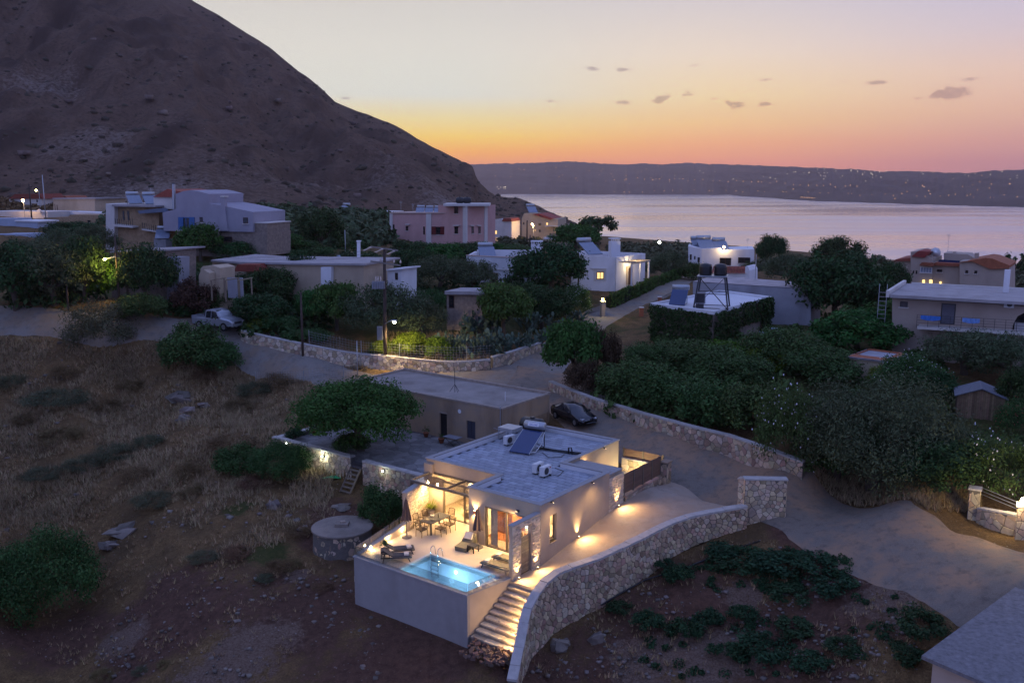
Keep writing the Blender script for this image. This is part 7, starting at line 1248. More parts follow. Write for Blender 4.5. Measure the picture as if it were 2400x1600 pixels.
def leaves(n,l,seed,K=60,c0=.25,core=.0,asp=.42,crad=.3,spread=1.,droop=0.):
    """leaf quads gathered in clumps over an uneven dome; unit footprint, unit height"""
    r=np.random.default_rng(seed); d=r.normal(size=(K,3)); d[:,2]=np.abs(d[:,2])*1.05-.42; d/=np.linalg.norm(d,axis=1)[:,None]; rad=(.42+.42*r.random(K)**.6)*spread
    ce=d*rad[:,None]; ce[:,2]=ce[:,2]*.62+.5; cr=crad*(.55+.75*r.random(K)); w=cr**2; k=r.choice(K,n,p=w/w.sum())
    q=r.normal(size=(n,3)); q/=np.linalg.norm(q,axis=1)[:,None]; rr=r.random(n)**.45; p=ce[k]+q*(cr[k]*rr)[:,None]*np.array([1,1,.75]); st=r.random(n)<.06; p[st]+=q[st]*(cr[k[st]]*.45*r.random(st.sum()))[:,None]; p+=r.normal(size=(n,3))*.012
    p[:,2]=np.clip(p[:,2],0,1.15); p[:,2]=c0+(1-c0)*p[:,2]
    nn=q*.7+np.array([0,0,.55])+r.normal(size=(n,3))*.45; nn/=np.linalg.norm(nn,axis=1)[:,None]; t=np.cross(nn,r.normal(size=(n,3))); t/=np.linalg.norm(t,axis=1)[:,None]; t[:,2]-=droop; b=np.cross(nn,t); ll=l*(.6+.8*r.random(n))
    v=np.stack([p+t*ll[:,None],p+b*(ll*asp)[:,None],p-t*ll[:,None],p-b*(ll*asp)[:,None]],1).reshape(-1,3); f=np.arange(4*n).reshape(n,4); return v,f,ce
def trunkmesh(ce,c0,seed,r0=.07):
    r=random.Random(seed); m=MB(); j=(r.uniform(-.05,.05),r.uniform(-.05,.05),c0+.12); m.tube([(0,0,-.06),(j[0]*.4,j[1]*.4,j[2]*.5),j],[r0*1.3,r0,r0*.8],8)
    for q in r.sample(list(range(len(ce))),7):
        e=ce[q]; z=c0+(1-c0)*min(max(e[2],0),1); m.tube([j,(j[0]*.5+e[0]*.45,j[1]*.5+e[1]*.45,(j[2]+z)*.52),(e[0]*.9,e[1]*.9,z)],[r0*.55,r0*.35,r0*.12],5)
    return m
PROTO={}
SPEC={ # kind: (material, leaves, leaf size, clumps, crown base, aspect, clump radius)
 'olive':('olive',11000,.033,56,.2,.28,.27),'broad':('broad',8500,.044,50,.24,.6,.29),'dark':('dark',11000,.037,60,.16,.5,.28),'shrub':('shrub',8500,.04,50,.0,.5,.3),'grey':('grey',8500,.033,48,.0,.28,.29),'dry':('dry',4800,.055,36,.0,.14,.3),'weed':('weed',1700,.075,20,.0,.55,.36),
 'red':('red',7500,.04,46,.0,.5,.29),'yellow':('yellow',6500,.044,42,.0,.55,.29),'olive_big':('olive',46000,.0175,190,.0,.3,.2),'broad_big':('broad',30000,.0215,120,.2,.6,.22),'shrub_big':('shrub',28000,.02,120,.0,.5,.22),'oleander':('shrub',11000,.036,52,.0,.28,.29),'garden':('shrub',15000,.03,84,.0,.5,.25),'sparse':('dark',1500,.06,24,.3,.6,.24)}
def proto(kind,var):
    key=(kind,var)
    if key in PROTO: return PROTO[key]
    mt,n,l,K_,c0,asp,cr=SPEC[kind]; v,f,ce=leaves(n,l,hash(kind)%1000*0+sum(map(ord,kind))*7+var*31,K_,c0,0,asp,cr); me=npmesh('crown',v,f,LM[mt],False)
    tr=None
    if c0>.05 or kind in('olive_big','dark'):
        tm=trunkmesh(ce,max(c0,.12),var); tr=bpy.data.meshes.new('trunk'); tr.from_pydata(tm.v,[],tm.f); tr.materials.append(BARK)
    fl=None
    if kind=='oleander':
        rr=np.random.default_rng(var+50); 
        for nm,mm in (('white',FLW),('pink',FLR)):
            idx=rr.choice(len(f),190,replace=False); c=v.reshape(-1,4,3)[idx].mean(1); o=c-np.array([0,0,.45]); o/=np.linalg.norm(o,axis=1)[:,None]; c=c+o*.05; kk=(np.linalg.norm((c-np.array([0,0,.4]))/np.array([1,1,.6]),axis=1)>.62); c=c[kk]; s=.016
            vv=np.concatenate([np.stack([c+[s,0,s*.5],c+[0,s,-s*.2],c+[-s,0,s*.3],c+[0,-s,0]],1),np.stack([c+[0,0,s],c+[s,0,0],c+[0,0,-s],c+[-s,0,0]],1)]).reshape(-1,3); fl=fl or {}; fl[nm]=npmesh('blossom',vv,np.arange(len(vv)).reshape(-1,4),mm,False)
    PROTO[key]=(me,tr,fl); return PROTO[key]
TN={'olive':'olive_tree','broad':'broadleaf_tree','dark':'evergreen_tree','shrub':'shrub','grey':'sage_shrub','dry':'dry_shrub','weed':'weed_plant','red':'russet_shrub','yellow':'lime_shrub','olive_big':'olive_tree','broad_big':'mulberry_tree','shrub_big':'shrub','oleander':'oleander','garden':'garden_shrub','sparse':'fig_tree'}
CATN={'olive':'tree','broad':'tree','dark':'tree','olive_big':'tree','broad_big':'tree','sparse':'tree'}
NV=[0]
def plant(kind,px,py,w,h,label,var=None,flower=None,grp=None,xyz=None,rz=None,name=None):
    b=xyz if xyz is not None else G(px,py); NV[0]+=1; var=NV[0]%3 if var is None else var
    if kind.endswith('_big'): var=0
    k=(b[1]*CT+(HC-b[2])*ST)/F
    me,tr,fl=proto(kind,var); r=thing(name or TN[kind],label,CATN.get(kind,'plant' if kind=='weed' else 'shrub'),(b[0],b[1],b[2]-.08),rz if rz is not None else NV[0]*1.7,grp,(w*k/2.0,w*k/2.0,h*k/1.04))
    link(bpy.data.objects.new('crown',me),r)
    if tr: link(bpy.data.objects.new('trunk',tr),r)
    if flower: link(bpy.data.objects.new('blossom',fl[flower]),r)
    return r
TREES=[
('dark',40,725,200,150,'big dark olive-like tree at the left edge above the road'),('olive',130,715,190,140,'broad dusky olive left of the yellow lamp'),('dark',200,705,150,140,'dark tree crowding the left side of the yellow lamp'),('olive',60,640,150,85,'grey olive crown under the pale blue shed'),('olive',150,620,150,80,'grey olive crown beneath the arched ochre wall'),('olive',225,610,120,80,'grey olive crown below the balcony house'),
('yellow',238,700,95,105,'lamp-lit yellow green tree under the left lamp pole'),('broad',300,705,80,90,'lamp-lit leafy tree right of the left lamp pole'),('dark',345,715,150,135,'dark leafy tree beside the brown outbuilding'),('shrub',330,750,120,60,'dark shrub on the bank behind the road bend'),('red',455,735,115,80,'russet flowering shrub above the parked pickup'),('dark',300,570,130,40,'low dark hedge trees under the balcony house'),('dark',170,560,140,40,'dark shrubs before the arched ochre wall'),('shrub',390,665,110,50,'rounded shrub below the brown outbuilding'),
('broad',470,612,115,85,'green tree before the stone base of the lilac house'),('shrub',555,612,110,45,'low green shrubs before the lilac house garage'),('dark',640,517,50,34,'small round dark tree beside the tiny white cottage'),('broad',668,600,115,50,'bright leafy tree right of the lilac house'),('dark',755,592,118,98,'large round dark tree alone before the olive grove'),('shrub',720,604,140,35,'low shrubs along the edge of the olive grove'),('dark',700,508,40,24,'small dark tree at the foot of the mountain'),('dark',820,506,46,30,'small dark tree before the distant cream cottage'),('dark',855,512,40,22,'tiny round tree near the low cream cottage'),
('shrub',490,722,120,55,'leafy shrub hiding the oven house foot'),('shrub',560,690,150,40,'vine foliage lying on the rough pole pergola'),('dark',640,720,120,95,'dark citrus tree before the long low house'),('dark',708,700,95,105,'upright dark citrus tree over the bare wooden pole'),('dark',610,760,150,70,'dark undergrowth shrub beside the pickup gate'),('dark',845,672,150,85,'dark leafy tree before the white wing'),('broad',790,775,135,110,'bright green tree left of the big grey olive'),('broad',740,770,100,90,'green tree behind the bare wooden pole'),('shrub',650,775,100,45,'low dark shrub on the terrace behind the road wall'),('yellow',615,775,70,36,'lime green shrub at the end of the road wall'),('shrub',720,800,120,30,'weedy shrub on the terrace above the road wall'),
('dark',745,706,110,80,'dark citrus tree before the narrow white wing'),('broad',805,706,110,75,'green tree right of the narrow white wing'),('dark',580,712,110,70,'dark tree behind the rough pole pergola'),
('olive',905,800,205,135,'large silvery olive beside the utility pole',0),('olive',985,790,130,90,'smaller silvery olive right of the utility pole'),('yellow',958,832,95,55,'lamp-lit lime shrub right of the utility pole'),('yellow',895,834,60,40,'lamp-lit lime shrub left of the utility pole'),('yellow',1030,838,90,50,'lamp-lit lime shrub at the cactus edge'),('shrub',1010,735,70,55,'round green shrub beside the stone hut'),
('dark',965,622,140,58,'dark tree mass below the left wing of the pink house'),('broad',1030,627,130,55,'green tree below the shuttered pink house window'),('dark',1095,617,130,48,'dark tree below the pink tower corner'),('broad',1140,602,90,34,'green shrub tree right of the pink tower foot'),('olive',1030,685,160,85,'grey olive before the white house, left of the pair'),('olive',1110,690,140,85,'grey olive hiding the corner of the white house'),('dark',985,665,110,80,'dark tree between the white annex and the olives'),
('dark',1290,690,205,112,'big dark tree hiding the middle of the white house',0),('grey',1290,660,80,60,'pale flowering crown in the big dark tree'),('broad',1180,790,150,125,'tall green shrub behind the cactus thicket',1),('dark',1270,770,150,95,'dark shrub mass below the big dark tree'),('dark',1225,720,110,60,'dark shrub at the foot of the white house wall'),
('broad',1345,905,150,150,'round bright green tree at the road junction',0),('red',1415,890,95,120,'tall russet oleander beside the junction tree'),('red',1370,925,100,80,'low russet shrub above the rose stone wall end'),
('sparse',1400,575,120,70,'open branched fig tree against the bright sea'),('broad',1350,590,120,62,'leafy tree behind the white house roofs'),('shrub',1190,600,110,28,'pale shrubs behind the white house left wing'),('olive',1565,652,100,62,'olive beside the lane top'),('shrub',1620,655,90,40,'low russet green shrub before the bay house'),
('dark',1805,625,75,72,'dark pointed tree right of the bay house'),('dark',1962,650,130,92,'spreading dark tree against the sea',1),('olive',1850,665,130,70,'grey shrub tree behind the barn roof'),('olive',1760,650,60,40,'small grey shrub beside the chapel gable'),('dark',1960,760,240,165,'huge dark round tree above the barn end',2),('dark',2080,700,110,80,'dark tree left of the red roof villa'),('dark',2060,770,130,110,'dark tree at the roof ladder'),('dark',2270,690,110,40,'dark rounded shrub behind the roof slab'),('dark',2230,670,50,45,'dark pine between the red roofs'),('sparse',2375,660,60,70,'thin open tree behind the right chimney'),('olive',2140,680,60,40,'shrub before the lit garage'),
('garden',1620,875,240,82,'broad dark green shrub below the vine house',0),('garden',1525,885,160,82,'dense green shrub left of the vine house front'),('garden',1700,905,230,85,'dense green shrub in the middle of the garden'),('garden',1840,860,220,95,'dense green shrub right of the white totes'),('shrub',1480,930,180,85,'hedge shrub over the start of the rose wall'),('shrub',1570,955,200,95,'hedge shrub over the rose wall, second along'),('shrub',1670,985,200,100,'hedge shrub over the rose wall, third along'),('shrub',1760,1010,190,110,'hedge shrub over the rose wall, fourth along'),('broad',2010,830,220,100,'leafy green tree behind the terracotta edged roof'),('broad',2110,800,190,95,'leafy green tree under the balcony'),('yellow',1800,870,120,60,'lighter green vine shrub in the garden middle'),('yellow',1700,850,120,50,'lighter green vine shrub below the tote corner'),('shrub',1940,900,190,85,'dark shrub left of the terracotta edged roof'),('yellow',2060,915,70,60,'bright lime sapling below the terracotta roof'),
('olive',2260,880,230,110,'grey olive before the balcony, left of the pair',1),('olive',2370,900,200,115,'grey olive at the right edge under the balcony',2),('dark',2165,950,140,90,'dark shrub left of the plank shed'),('dark',2390,990,120,130,'dark tree behind the red oleander'),
]
for a in TREES: plant(*a[:6],var=(a[6] if len(a)>6 else None))
plant('olive_big',2045,1150,430,270,'giant silvery olive overhanging the dusty track on the right'); plant('dark',1960,1120,230,150,'dark shrub at the left foot of the giant olive'); plant('dark',2190,1150,200,130,'dark shrub at the right foot of the giant olive')
plant('oleander',1850,1085,190,185,'white flowering oleander left of the giant olive',flower='white'); plant('oleander',2130,940,190,110,'white flowering oleander behind the giant olive',flower='white'); plant('oleander',2345,1160,230,150,'white flowering oleander beside the globe lamp',flower='white'); plant('oleander',2385,1025,120,85,'crimson flowering oleander in front of the plank shed',flower='pink'); plant('oleander',1350,735,85,68,'white flowering oleander lit by the lane gate lamp',flower='white'); plant('oleander',1300,745,90,50,'dark oleander between cactus and lane gate',flower='white')
plant('broad_big',848,1062,318,168,'broad mulberry tree shading the old house patio',xyz=P(843,1056,.56)); plant('shrub',828,1058,98,40,'clipped round bush at the foot of the mulberry',xyz=VW(-22.5,13.0,.56)); 
plant('shrub_big',655,1118,165,88,'leafy green bush by the lit patio wall'); plant('shrub',560,1110,120,70,'grey bush left of the leafy green one'); plant('shrub_big',105,1440,285,205,'large dark bush at the lower left'); plant('grey',235,815,185,112,'grey olive bush on the verge of the road'); plant('shrub',445,862,165,105,'dark round bush below the parked pickup'); plant('shrub',520,868,110,65,'low dark bush right of the round one'); plant('shrub',895,1235,115,105,'dark bush behind the closed left parasol'); plant('shrub',950,1120,70,40,'palm-like bush over the patio wall end',xyz=VW(-12.6,12.2,.56))
for a,b,w,h,lb in ((-28.6,12.6,50,28,'low herb patch in the patio corner'),): plant('weed',0,0,w,h,lb,xyz=VW(a,b,.56))
for t,lb in zip(POTS,('a','b','c','d')):
    v,f,_=leaves(260,.09,len(lb)+ord(lb),10,.0,0,.4,.35); v=v*np.array([.36,.36,.6])+np.array([0,0,.3]); npmesh('foliage',v,f,LM['shrub'],t)
v,f,_=leaves(240,.2,77,8,0,0,.12,.4); v=v*np.array([.34,.34,.55])+np.array([0,0,.42]); npmesh('plant',v,f,LM['shrub'],bpy.data.objects['planter_table'])
t=vthing('yucca_pot','tall spiky yucca in a pot against the lit dining wall','pot plant',-9.1,7.35,0); MB().lathe([(.16,0),(.22,.4),(.2,.4),(.18,.36)],n=14).build('pot',CUSH,t); m=MB()
for k in range(34): a=k*2.4; e=.2+.9*random.random(); d=Vector((math.cos(a)*math.cos(e),math.sin(a)*math.cos(e),math.sin(e))); s=d.cross(Vector((0,0,1))).normalized()*.03; p=Vector((0,0,.5)); m.add([p-s,p+s,p+d*.45+s*.8,p+d*.8,p+d*.45-s*.8],[(0,1,2,3,4)])
m.build('leaves',LM['yellow'],t)
# thicket of prickly pear
def cactus(label,px,py,w,h,seed):
    b=G(px,py); k=b[1]/F; r=random.Random(seed); m=MB(); W_=w*k/2; H_=h*k
    def pad(c,d,s,lev):
        up=Vector(d).normalized(); n=up.cross(Vector((r.uniform(-1,1),r.uniform(-1,1),r.uniform(-.3,.3)))).normalized(); u=up.cross(n).normalized(); c=Vector(c); ce=c+up*s
        pts=[ce+up*s*math.cos(a)+u*s*.68*math.sin(a) for a in np.linspace(0,6.2832,9)[:-1]]; th=n*s*.12; m.add([p+th for p in [ce+(q-ce)*.8 for q in pts]]+pts+[p-th for p in [ce+(q-ce)*.8 for q in pts]],[tuple(range(8)),tuple(range(23,15,-1))]+[(i+8*j,(i+1)%8+8*j,(i+1)%8+8*(j+1),i+8*(j+1)) for i in range(8) for j in (0,1)])
        if lev>0 and ce.z<H_:
            for _ in range(r.choice((1,2,2))): a=r.uniform(-1.1,1.1); d2=up*math.cos(a)+u*math.sin(a)+Vector((0,0,.25))+n*r.uniform(-.5,.5); pad(ce+(up*math.cos(a)+u*math.sin(a)*.7)*s*.85,d2,s*r.uniform(.75,1.0),lev-1)
    for _ in range(7): a=r.uniform(0,6.28); rr=W_*.6*math.sqrt(r.random()); pad((rr*math.cos(a),rr*math.sin(a),0),(r.uniform(-.5,.5),r.uniform(-.5,.5),1),r.uniform(.28,.4),4)
    t=thing('prickly_pear',label,'cactus',b,0,'prickly pears in the thicket'); tag(m.build('pads',CACT,t),kind='stuff')
CACT=mat('cactus_pad',(.075,.115,.075),.6,.25,2,.2,12,isl=.35)
for i,(x,y,w,h,lb) in enumerate([(1060,825,80,70,'prickly pear at the left end of the thicket'),(1100,838,80,95,'prickly pear in the thicket, second from the left'),(1140,830,80,75,'prickly pear in the thicket, third from the left'),(1100,790,80,80,'prickly pear behind the left end of the thicket'),(1185,838,80,70,'prickly pear in the front middle of the thicket'),(1225,825,80,90,'prickly pear right of the middle of the thicket'),(1262,810,80,95,'prickly pear below the big dark tree'),(1300,790,80,100,'prickly pear near the lane gate'),(1335,770,70,80,'prickly pear at the right end of the thicket'),(1240,780,80,80,'prickly pear behind the right part of the thicket'),(1150,790,80,90,'prickly pear at the back of the thicket')]): cactus(lb,x,y,w,h,i)
# hedges and vines
def leafsheet(name,parent,quads,dens,l,m,seed,thick=.3):
    """leaves spread over upright faces"""
    r=np.random.default_rng(seed); V=[]
    for p0,p1,z0,z1 in quads:
        p0=np.array(p0,float)[:2];p1=np.array(p1,float)[:2];L_=np.linalg.norm(p1-p0); n=int(dens*L_*abs(np.mean(z1)-np.mean(z0))); u=r.random(n); nr=np.array([p1[1]-p0[1],p0[0]-p1[0]])/L_
        zz0=np.interp(u,[0,1],z0 if hasattr(z0,'__len__') else [z0,z0]); zz1=np.interp(u,[0,1],z1 if hasattr(z1,'__len__') else [z1,z1]); e=fbm(u*L_*.7+seed,u*0+seed,3); z=zz0+(zz1-zz0+(e-.4)*.5)*r.random(n)
        off=(r.random(n)**.7)*thick+ (fbm(u*L_*.9,z*.9+seed,3)-.5)*thick*1.6; p=np.stack([p0[0]+(p1-p0)[0]*u+nr[0]*off,p0[1]+(p1-p0)[1]*u+nr[1]*off,z],-1)
        nn=np.array([nr[0],nr[1],.6])+r.normal(size=(n,3))*.5; nn/=np.linalg.norm(nn,axis=1)[:,None]; t=np.cross(nn,r.normal(size=(n,3))); t/=np.linalg.norm(t,axis=1)[:,None]; b=np.cross(nn,t); ll=(l*(.6+.8*r.random(n)))[:,None]; V.append(np.stack([p+t*ll,p+b*ll*.6,p-t*ll,p-b*ll*.6],1).reshape(-1,3))
    V=np.concatenate(V); return npmesh(name,V,np.arange(len(V)).reshape(-1,4),m,parent)
vb=[np.array(p) for p in VB]
leafsheet('vine',VINEB,[(vb[0],vb[1],3.6,[8.25,8.2]),(vb[1],vb[1]+(vb[2]-vb[1])*.42,3.6,8.2),(vb[1]+(vb[2]-vb[1])*.42,vb[2],6.2,8.5),(vb[1]+(vb[2]-vb[1])*.8,vb[2],3.6,8.5)],95,.14,LM['ivy'],31,.45)
h0,h1,h2=G(1425,722),G(1505,688),G(1590,654); t=thing('ivy_hedge','long dark ivy hedge climbing the lane from the gate lamp','hedge'); MB().extr([(-.3,-.3),(.3,-.3),(.3,1.5),(-.3,1.5)],h0,h1).extr([(-.3,-.3),(.3,-.3),(.3,1.5),(-.3,1.5)],h1,h2).build('core',mat('hedge_core',(.015,.022,.01),.95),t)
leafsheet('foliage',t,[(h0,h1,[h0[2],h1[2]],[h0[2]+1.9,h1[2]+1.9]),(h1,h2,[h1[2],h2[2]],[h1[2]+1.9,h2[2]+1.8])],140,.13,LM['broad'],37,.55)
# olive grove and coast scrub that read as one mass
def grove(name,label,cells_,n,rad,mt,seed,leaf=.5):
    r=np.random.default_rng(seed); P_=[];R_=[]
    for x0,y0,x1,y1,k in cells_:
        for _ in range(k):
            g=G(r.uniform(x0,x1),r.uniform(y0,y1)); P_.append(g); R_.append(rad*r.uniform(.6,1.4))
    P_=np.array(P_);R_=np.array(R_); m=60; c=np.repeat(P_,m,0); q=r.normal(size=(len(c),3)); q/=np.linalg.norm(q,axis=1)[:,None]; q[:,2]=np.abs(q[:,2]); p=c+q*np.repeat(R_,m)[:,None]*np.array([1,1,.95])*(.6+.45*r.random((len(c),1))); nn=q+r.normal(size=q.shape)*.5; nn/=np.linalg.norm(nn,axis=1)[:,None]; t=np.cross(nn,r.normal(size=q.shape)); t/=np.linalg.norm(t,axis=1)[:,None]; b=np.cross(nn,t); l=leaf*(.6+.8*r.random((len(c),1)))
    V=np.stack([p+t*l,p+b*l*.6,p-t*l,p-b*l*.6],1).reshape(-1,3); tag(npmesh(name,V,np.arange(len(V)).reshape(-1,4),LM[mt]),label,'grove' if 'olive' in name else 'scrub',kind='stuff')
grove('olive_grove','dense olive grove filling the plain below the mountain',[(620,512,910,575,150),(560,500,900,520,70),(240,505,420,530,25)],0,2.6,'olive',61,.75)
grove('coast_scrub','low scrub along the coast between village and bay',[(1440,585,1640,600,60),(1780,610,2080,650,70),(1500,590,1620,640,40),(1180,565,1400,585,60),(2330,640,2400,690,20),(1430,578,1640,590,40)],0,1.7,'grey',63,.6)
grove('mountain_foot_scrub','scattered dry scrub at the foot of the mountain',[(0,470,600,500,160),(600,480,1000,500,120)],0,1.3,'dry',65,.5)
grove('garden_undergrowth','dark undergrowth filling gaps between the garden shrubs',[(1400,880,1850,1000,70),(1500,800,2000,880,70),(1950,880,2200,1060,60),(2050,760,2400,860,60),(1850,680,2080,780,60)],0,1.1,'shrub',67,.28)
grove('village_undergrowth','dark undergrowth between the village houses on the left',[(0,600,240,720,60),(300,640,480,740,45),(480,640,900,720,70),(560,720,760,790,40),(900,640,1320,720,60),(560,560,900,600,50),(940,600,1150,640,30)],0,1.3,'dark',69,.3)
grove('creeping_weeds','dark creeping weeds carpeting the plot below the curved wall',[(1660,1290,1990,1390,110),(1480,1450,1900,1590,36),(1990,1400,2160,1560,16),(1560,1330,1700,1360,10)],0,.3,'weed',68,.075)
# ------------------------------------------------------------------ dry field: grass, scrub, stones
def scatter(n,boxes,seed,keep):
    r=np.random.default_rng(seed); out=[]
    for x0,y0,x1,y1,w in boxes:
        k=int(n*w); px=r.uniform(x0,x1,k); py=r.uniform(y0,y1,k); rows=np.linspace(y0,y1,24); 
        gx=np.linspace(x0,x1,24); GP=np.array([[G(a,b) for a in gx] for b in rows]); fi=(py-y0)/(y1-y0)*23; fj=(px-x0)/(x1-x0)*23; i=np.minimum(fi.astype(int),22); j=np.minimum(fj.astype(int),22); a=(fi-i)[:,None]; b=(fj-j)[:,None]
        p=(GP[i,j]*(1-b)+GP[i,j+1]*b)*(1-a)+(GP[i+1,j]*(1-b)+GP[i+1,j+1]*b)*a; out.append(p)
    p=np.concatenate(out); p[:,2]=Hf(p[:,0],p[:,1]); k=keep(p[:,0],p[:,1],r); k&=roaddist(p[:,0],p[:,1])>.25; k&=~inpoly(p[:,0],p[:,1],PATIO); k&=~inpoly(p[:,0],p[:,1],BIGFOOT); return p[k]
BIGFOOT=[tuple(VW(a,b)[:2]) for a,b in [(-8.8,-.3),(3.8,-1.6),(2.9,2),(2.9,5),(4.0,8),(4.8,11),(6,14),(8.6,17.2),(8.6,20),(0,22),(-13,27),(-30,27),(-30,20),(-10.8,19),(-10.8,8)]]
def tufts(name,label,p,mt,seed,hgt,nb=7,wid=.02):
    r=np.random.default_rng(seed); n=len(p); c=np.repeat(p,nb,0); m=len(c); a=r.random(m)*6.283; ln=r.random(m)*.75+.15; h=(np.repeat(r.uniform(.5,1.3,n),nb)*hgt*(.6+.6*r.random(m))); base=c+np.stack([np.cos(a),np.sin(a),0*a],-1)*(.06*r.random(m))[:,None]; tip=base+np.stack([np.cos(a)*ln*h,np.sin(a)*ln*h,h],-1); s=np.stack([-np.sin(a),np.cos(a),0*a],-1)*(wid*(.6+.8*r.random(m)))[:,None]
    V=np.stack([base-s,base+s,tip],1).reshape(-1,3); V[:,2]-=.03; tag(npmesh(name,V,np.arange(3*m).reshape(-1,3),mt),label,'grass',kind='stuff')
FIELD=[(-20,790,800,1000,.38),(-20,1000,780,1360,.5),(520,860,860,1010,.2)]
def fade(x,y,r): py=430+F*(HC-Hf(x,y))/y; return (1275-py+(fbm(x*.16,y*.16,4)-.5)*420)/70>r.random(x.shape)
STRAW=mat('straw_blade',(.37,.275,.155),.9,.3,.5,0,isl=.45); HAY=mat('bleached_blade',(.36,.25,.13),.9,.3,.5,0,isl=.45)
tufts('dry_grass','tall bleached dry grass covering the sloping field',scatter(34000,FIELD,71,lambda x,y,r:((fbm(x*.35,y*.35,4)+r.random(x.shape)*.25)>.54)&fade(x,y,r)),STRAW,72,.48)
tufts('short_grass','short tawny grass between the scrub on the field',scatter(20000,FIELD+[(0,1300,700,1560,.25),(1250,1270,2150,1590,.5)],73,lambda x,y,r:((fbm(x*.5+9,y*.5,3)+r.random(x.shape)*.3)>.6)&(fade(x,y,r)|(r.random(x.shape)<.12))),HAY,74,.26)
tufts('verge_grass','straggling dry grass on the road verges',scatter(9000,[(560,850,860,900,.3),(1880,1090,2300,1200,.5),(0,755,480,800,.3),(900,780,1180,850,.3),(1250,900,1420,960,.1)],75,lambda x,y,r:r.random(x.shape)>.35),STRAW,76,.42)
def rocks(name,label,p,rad,m,seed):
    r=np.random.default_rng(seed); n=len(p); base=np.array([(x,y,z) for x in(-1,1) for y in(-1,1) for z in(-.6,1)],float); v=base[None]*(1+(r.random((n,8,3))-.5)*.7)*rad[:,None,None]*.6; a=r.random(n)*6.28; c,s=np.cos(a)[:,None],np.sin(a)[:,None]; v=np.stack([v[...,0]*c-v[...,1]*s*1.0,v[...,0]*s+v[...,1]*c,v[...,2]*.7],-1)+p[:,None]; f=np.array([(0,1,3,2),(4,6,7,5),(0,4,5,1),(2,3,7,6),(1,5,7,3),(0,2,6,4)])
    tag(npmesh(name,v.reshape(-1,3),(f[None]+8*np.arange(n)[:,None,None]).reshape(-1,4),m),label,'stones',kind='stuff')
RK=mat('pale_field_stone',(.185,.152,.128),.95,.25,1.5,.6,6,isl=.35)
R5=np.random.default_rng(5)
q=scatter(2600,[(1230,1380,2150,1590,.6),(1650,1250,2150,1420,.25),(150,1350,900,1590,.4)],81,lambda x,y,r:(fbm(x*.4+3,y*.4,3)+r.random(x.shape)*.25)>.6); rocks('rubble_stones','pale rubble strewn over the reddish plots',q,.03+R5.random(len(q))**3*.16,RK,82)
q=scatter(500,[(0,800,760,1260,1)],83,lambda x,y,r:fbm(x*.2,y*.2,2)>.5); rocks('field_stones','scattered grey stones lying in the dry field',q,.06+R5.random(len(q))**3*.3,RK,84)
for i,(x,y,w,h,lb) in enumerate([(425,935,2.6,1.0,'pale rock outcrop in the middle of the field'),(440,965,1.5,.7,'smaller pale rock below the field outcrop'),(478,950,1.2,.5,'flat pale rock right of the field outcrop'),(432,985,1.2,.8,'lone upright rock at the lower field outcrop'),(290,1245,2.4,.8,'long grey ledge rock near the dark lower bush'),(640,1190,1.0,.8,'rounded grey boulder among the dry grass'),(800,1190,1.5,.4,'flat pale rock below the plank steps'),(255,1280,1.4,.5,'low grey rock at the left end of the ledge'),(1400,1500,.9,.7,'grey boulder at the foot of the curved wall'),(1310,1520,1.1,.8,'grey boulder near the wall bend')]):
    r=np.random.default_rng(i+900); g=G(x,y); m=MB(); 
    for k in range(3):
        pts=r.normal(size=(16,3)); pts/=np.linalg.norm(pts,axis=1)[:,None]; bm=bmesh.new()
        for p in pts: bm.verts.new((p[0]*w/2*r.uniform(.6,.9)+r.uniform(-.3,.3)*w,p[1]*w/2*.7+r.uniform(-.2,.2)*w,p[2]*h*.6+h*.15))
        bmesh.ops.convex_hull(bm,input=bm.verts); bm.verts.ensure_lookup_table(); bm.verts.index_update(); m.add([v.co for v in bm.verts],[[v.index for v in f.verts] for f in bm.faces]); bm.free()
    o=m.build('boulder',RK); o.location=g; tag(o,lb,'rock',None,'thing')
SCR=[(30,905,60,40),(150,880,60,30),(310,915,60,36),(130,945,140,46),(250,960,70,34),(60,990,60,30),(350,1045,60,40),(140,1030,90,40),(480,890,55,34),(600,925,80,44),(650,900,70,40),(560,960,60,36),(270,1075,90,50),(320,1120,70,40),(440,1115,70,46),(200,1095,90,40),(545,1060,110,60),(450,1160,50,34),(100,1120,90,36),(600,1140,70,34),(700,1250,60,30),(360,1180,90,40),(680,1330,50,30),(560,1300,70,30),(480,1310,70,26),(650,1335,60,34),(240,1590,50,34),(620,1360,40,24),(760,1380,40,26),(385,1560,36,20),(330,1575,40,22)]
nm=['greyish','dark','tawny','dusky','tangled','thorny']; KD=['grey','dry','dry','grey','dry','dry']
def where(x,y): return ('beside the road bank' if y<900 else 'on the upper field' if y<960 else 'in the middle of the field' if y<1080 else 'on the lower field' if y<1200 else 'on the bare red soil')+(' at the left edge' if x<90 else ' far left' if x<220 else ' left of centre' if x<400 else ' near the mulberry side' if x<560 else ' toward the villa')
seen={}
for i,(x,y,w,h) in enumerate(SCR):
    k=i%6; lb=f'{nm[k]} low shrub {where(x,y)}'; seen[lb]=seen.get(lb,0)+1
    if seen[lb]>1: lb=f'{"small" if seen[lb]==2 else "tiny"} '+lb
    plant(KD[k],x,y,w*1.25,h*.72,lb,grp='low shrubs dotted over the dry field',name='field_shrub')
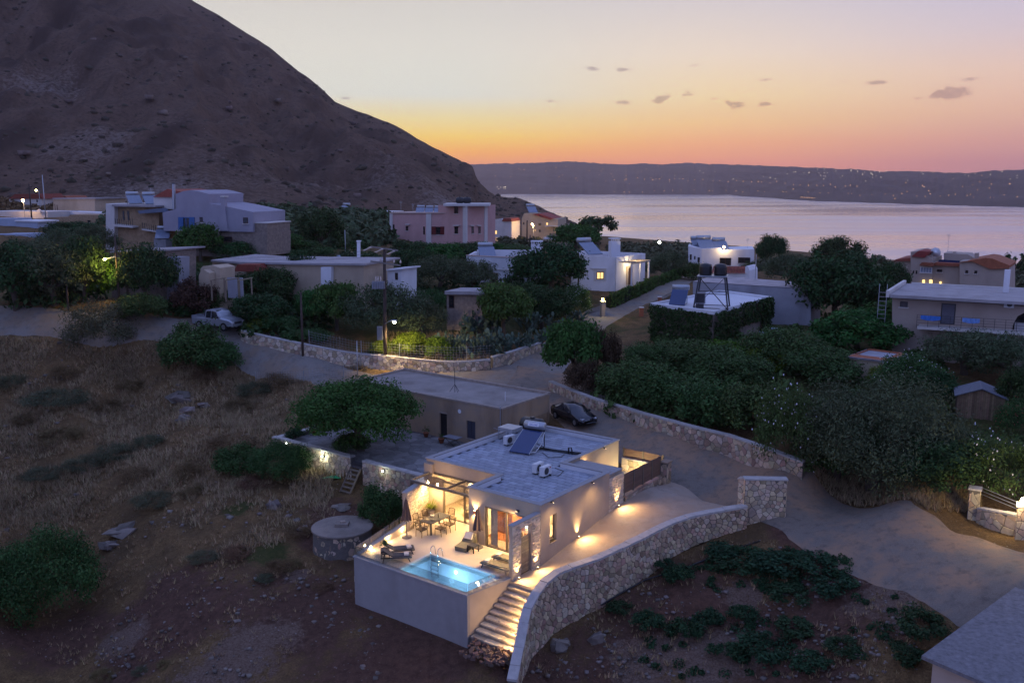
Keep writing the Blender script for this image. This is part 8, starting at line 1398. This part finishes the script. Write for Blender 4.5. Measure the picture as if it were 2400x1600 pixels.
WD=[(1690,1300,90,50,'weed clump touching the foot of the curved wall'),(1590,1360,70,60,'weed clump standing apart below the wall'),(1740,1320,120,55,'wide weed clump on the slope, wall side'),(1820,1330,130,60,'wide weed clump on the slope, middle'),(1900,1330,120,55,'wide weed clump on the slope, track side'),(1960,1380,110,55,'weed clump near the white gravel'),(1850,1400,100,50,'weed clump below the wide ones'),(1520,1470,80,60,'weed clump in the plot, leftmost of the middle row'),(1600,1490,80,70,'weed clump in the plot, second of the middle row'),(1660,1470,80,70,'weed clump in the plot, third of the middle row'),(1740,1450,70,50,'weed clump in the plot, fourth of the middle row'),(1780,1530,120,80,'big weed clump in the lower plot'),(1710,1540,90,60,'weed clump left of the big lower one'),(1860,1480,90,50,'weed clump right of the middle row'),(2160,1480,110,90,'weed clump against the speckled roof slab'),(2120,1540,90,60,'weed clump under the slab corner'),(1900,1560,90,50,'weed clump at the bottom edge of the plot'),(1980,1520,80,40,'weed clump between the slab and the plot'),(1450,1430,60,40,'weed clump in the angle below the wall'),(1550,1325,60,30,'creeping weed along the wall foot')]
for x,y,w,h,lb in WD: plant('weed',x,y,w*1.1,h*.62,lb,grp='green weeds in the plot below the wall')
q=G(785,1120); tag(MB().add([(-1.0,-.2,.02),(-.3,-.35,.12),(.5,-.25,.05),(1.0,0,.1),(.6,.3,.03),(-.2,.25,.14),(-.9,.15,.04)],[(0,1,5,6),(1,2,4,5),(2,3,4)]).build('green_netting',mat('green_net_cloth',(.02,.25,.12),.7,.2,5,.4)),'crumpled green netting on the grass below the patio wall','netting',None,'thing').location=q
t=thing('garden_hose','long black hose following the foot of the curved wall','hose'); MB().tube([tuple(G(x,y)+np.array([0,0,.08])) for x,y in ((1410,1420),(1450,1395),(1510,1362),(1600,1335),(1690,1300),(1780,1270))],.05,6).build('pipe',BLACKP,t,True)
# overhead wires from the main pole
def wire(p,q,sag,r=.012,n=14):
    p=np.array(p);q=np.array(q); return [tuple(p+(q-p)*t-np.array([0,0,sag*4*t*(1-t)])) for t in np.linspace(0,1,n)]
b=P(903,872,2.75); tp=[D(x,y,b[1]-.1) for x,y in ((876,585),(899,590),(926,595))]; t=thing('overhead_wires','thin overhead wires running from the utility pole to the left','wires'); 
for k,p in enumerate(tp): MB().tube(wire(p,D(279,560+k*3,G(280,712)[1]),1.2),.012,4).build('wire',DARKM,t)
# ------------------------------------------------------------------ evening haze over land and bay
hm=bpy.data.materials.new('evening_haze'); hm.use_nodes=True; hn=hm.node_tree; hn.nodes.clear(); pv=hn.nodes.new('ShaderNodeVolumePrincipled'); ho=hn.nodes.new('ShaderNodeOutputMaterial')
pv.inputs['Color'].default_value=(1,.84,.88,1); pv.inputs['Density'].default_value=HAZE; pv.inputs['Anisotropy'].default_value=.6; hn.links.new(pv.outputs[0],ho.inputs['Volume'])
tag(MB().box(-4600,6400,-60,8300,-66,620).build('haze',hm),kind='stuff')
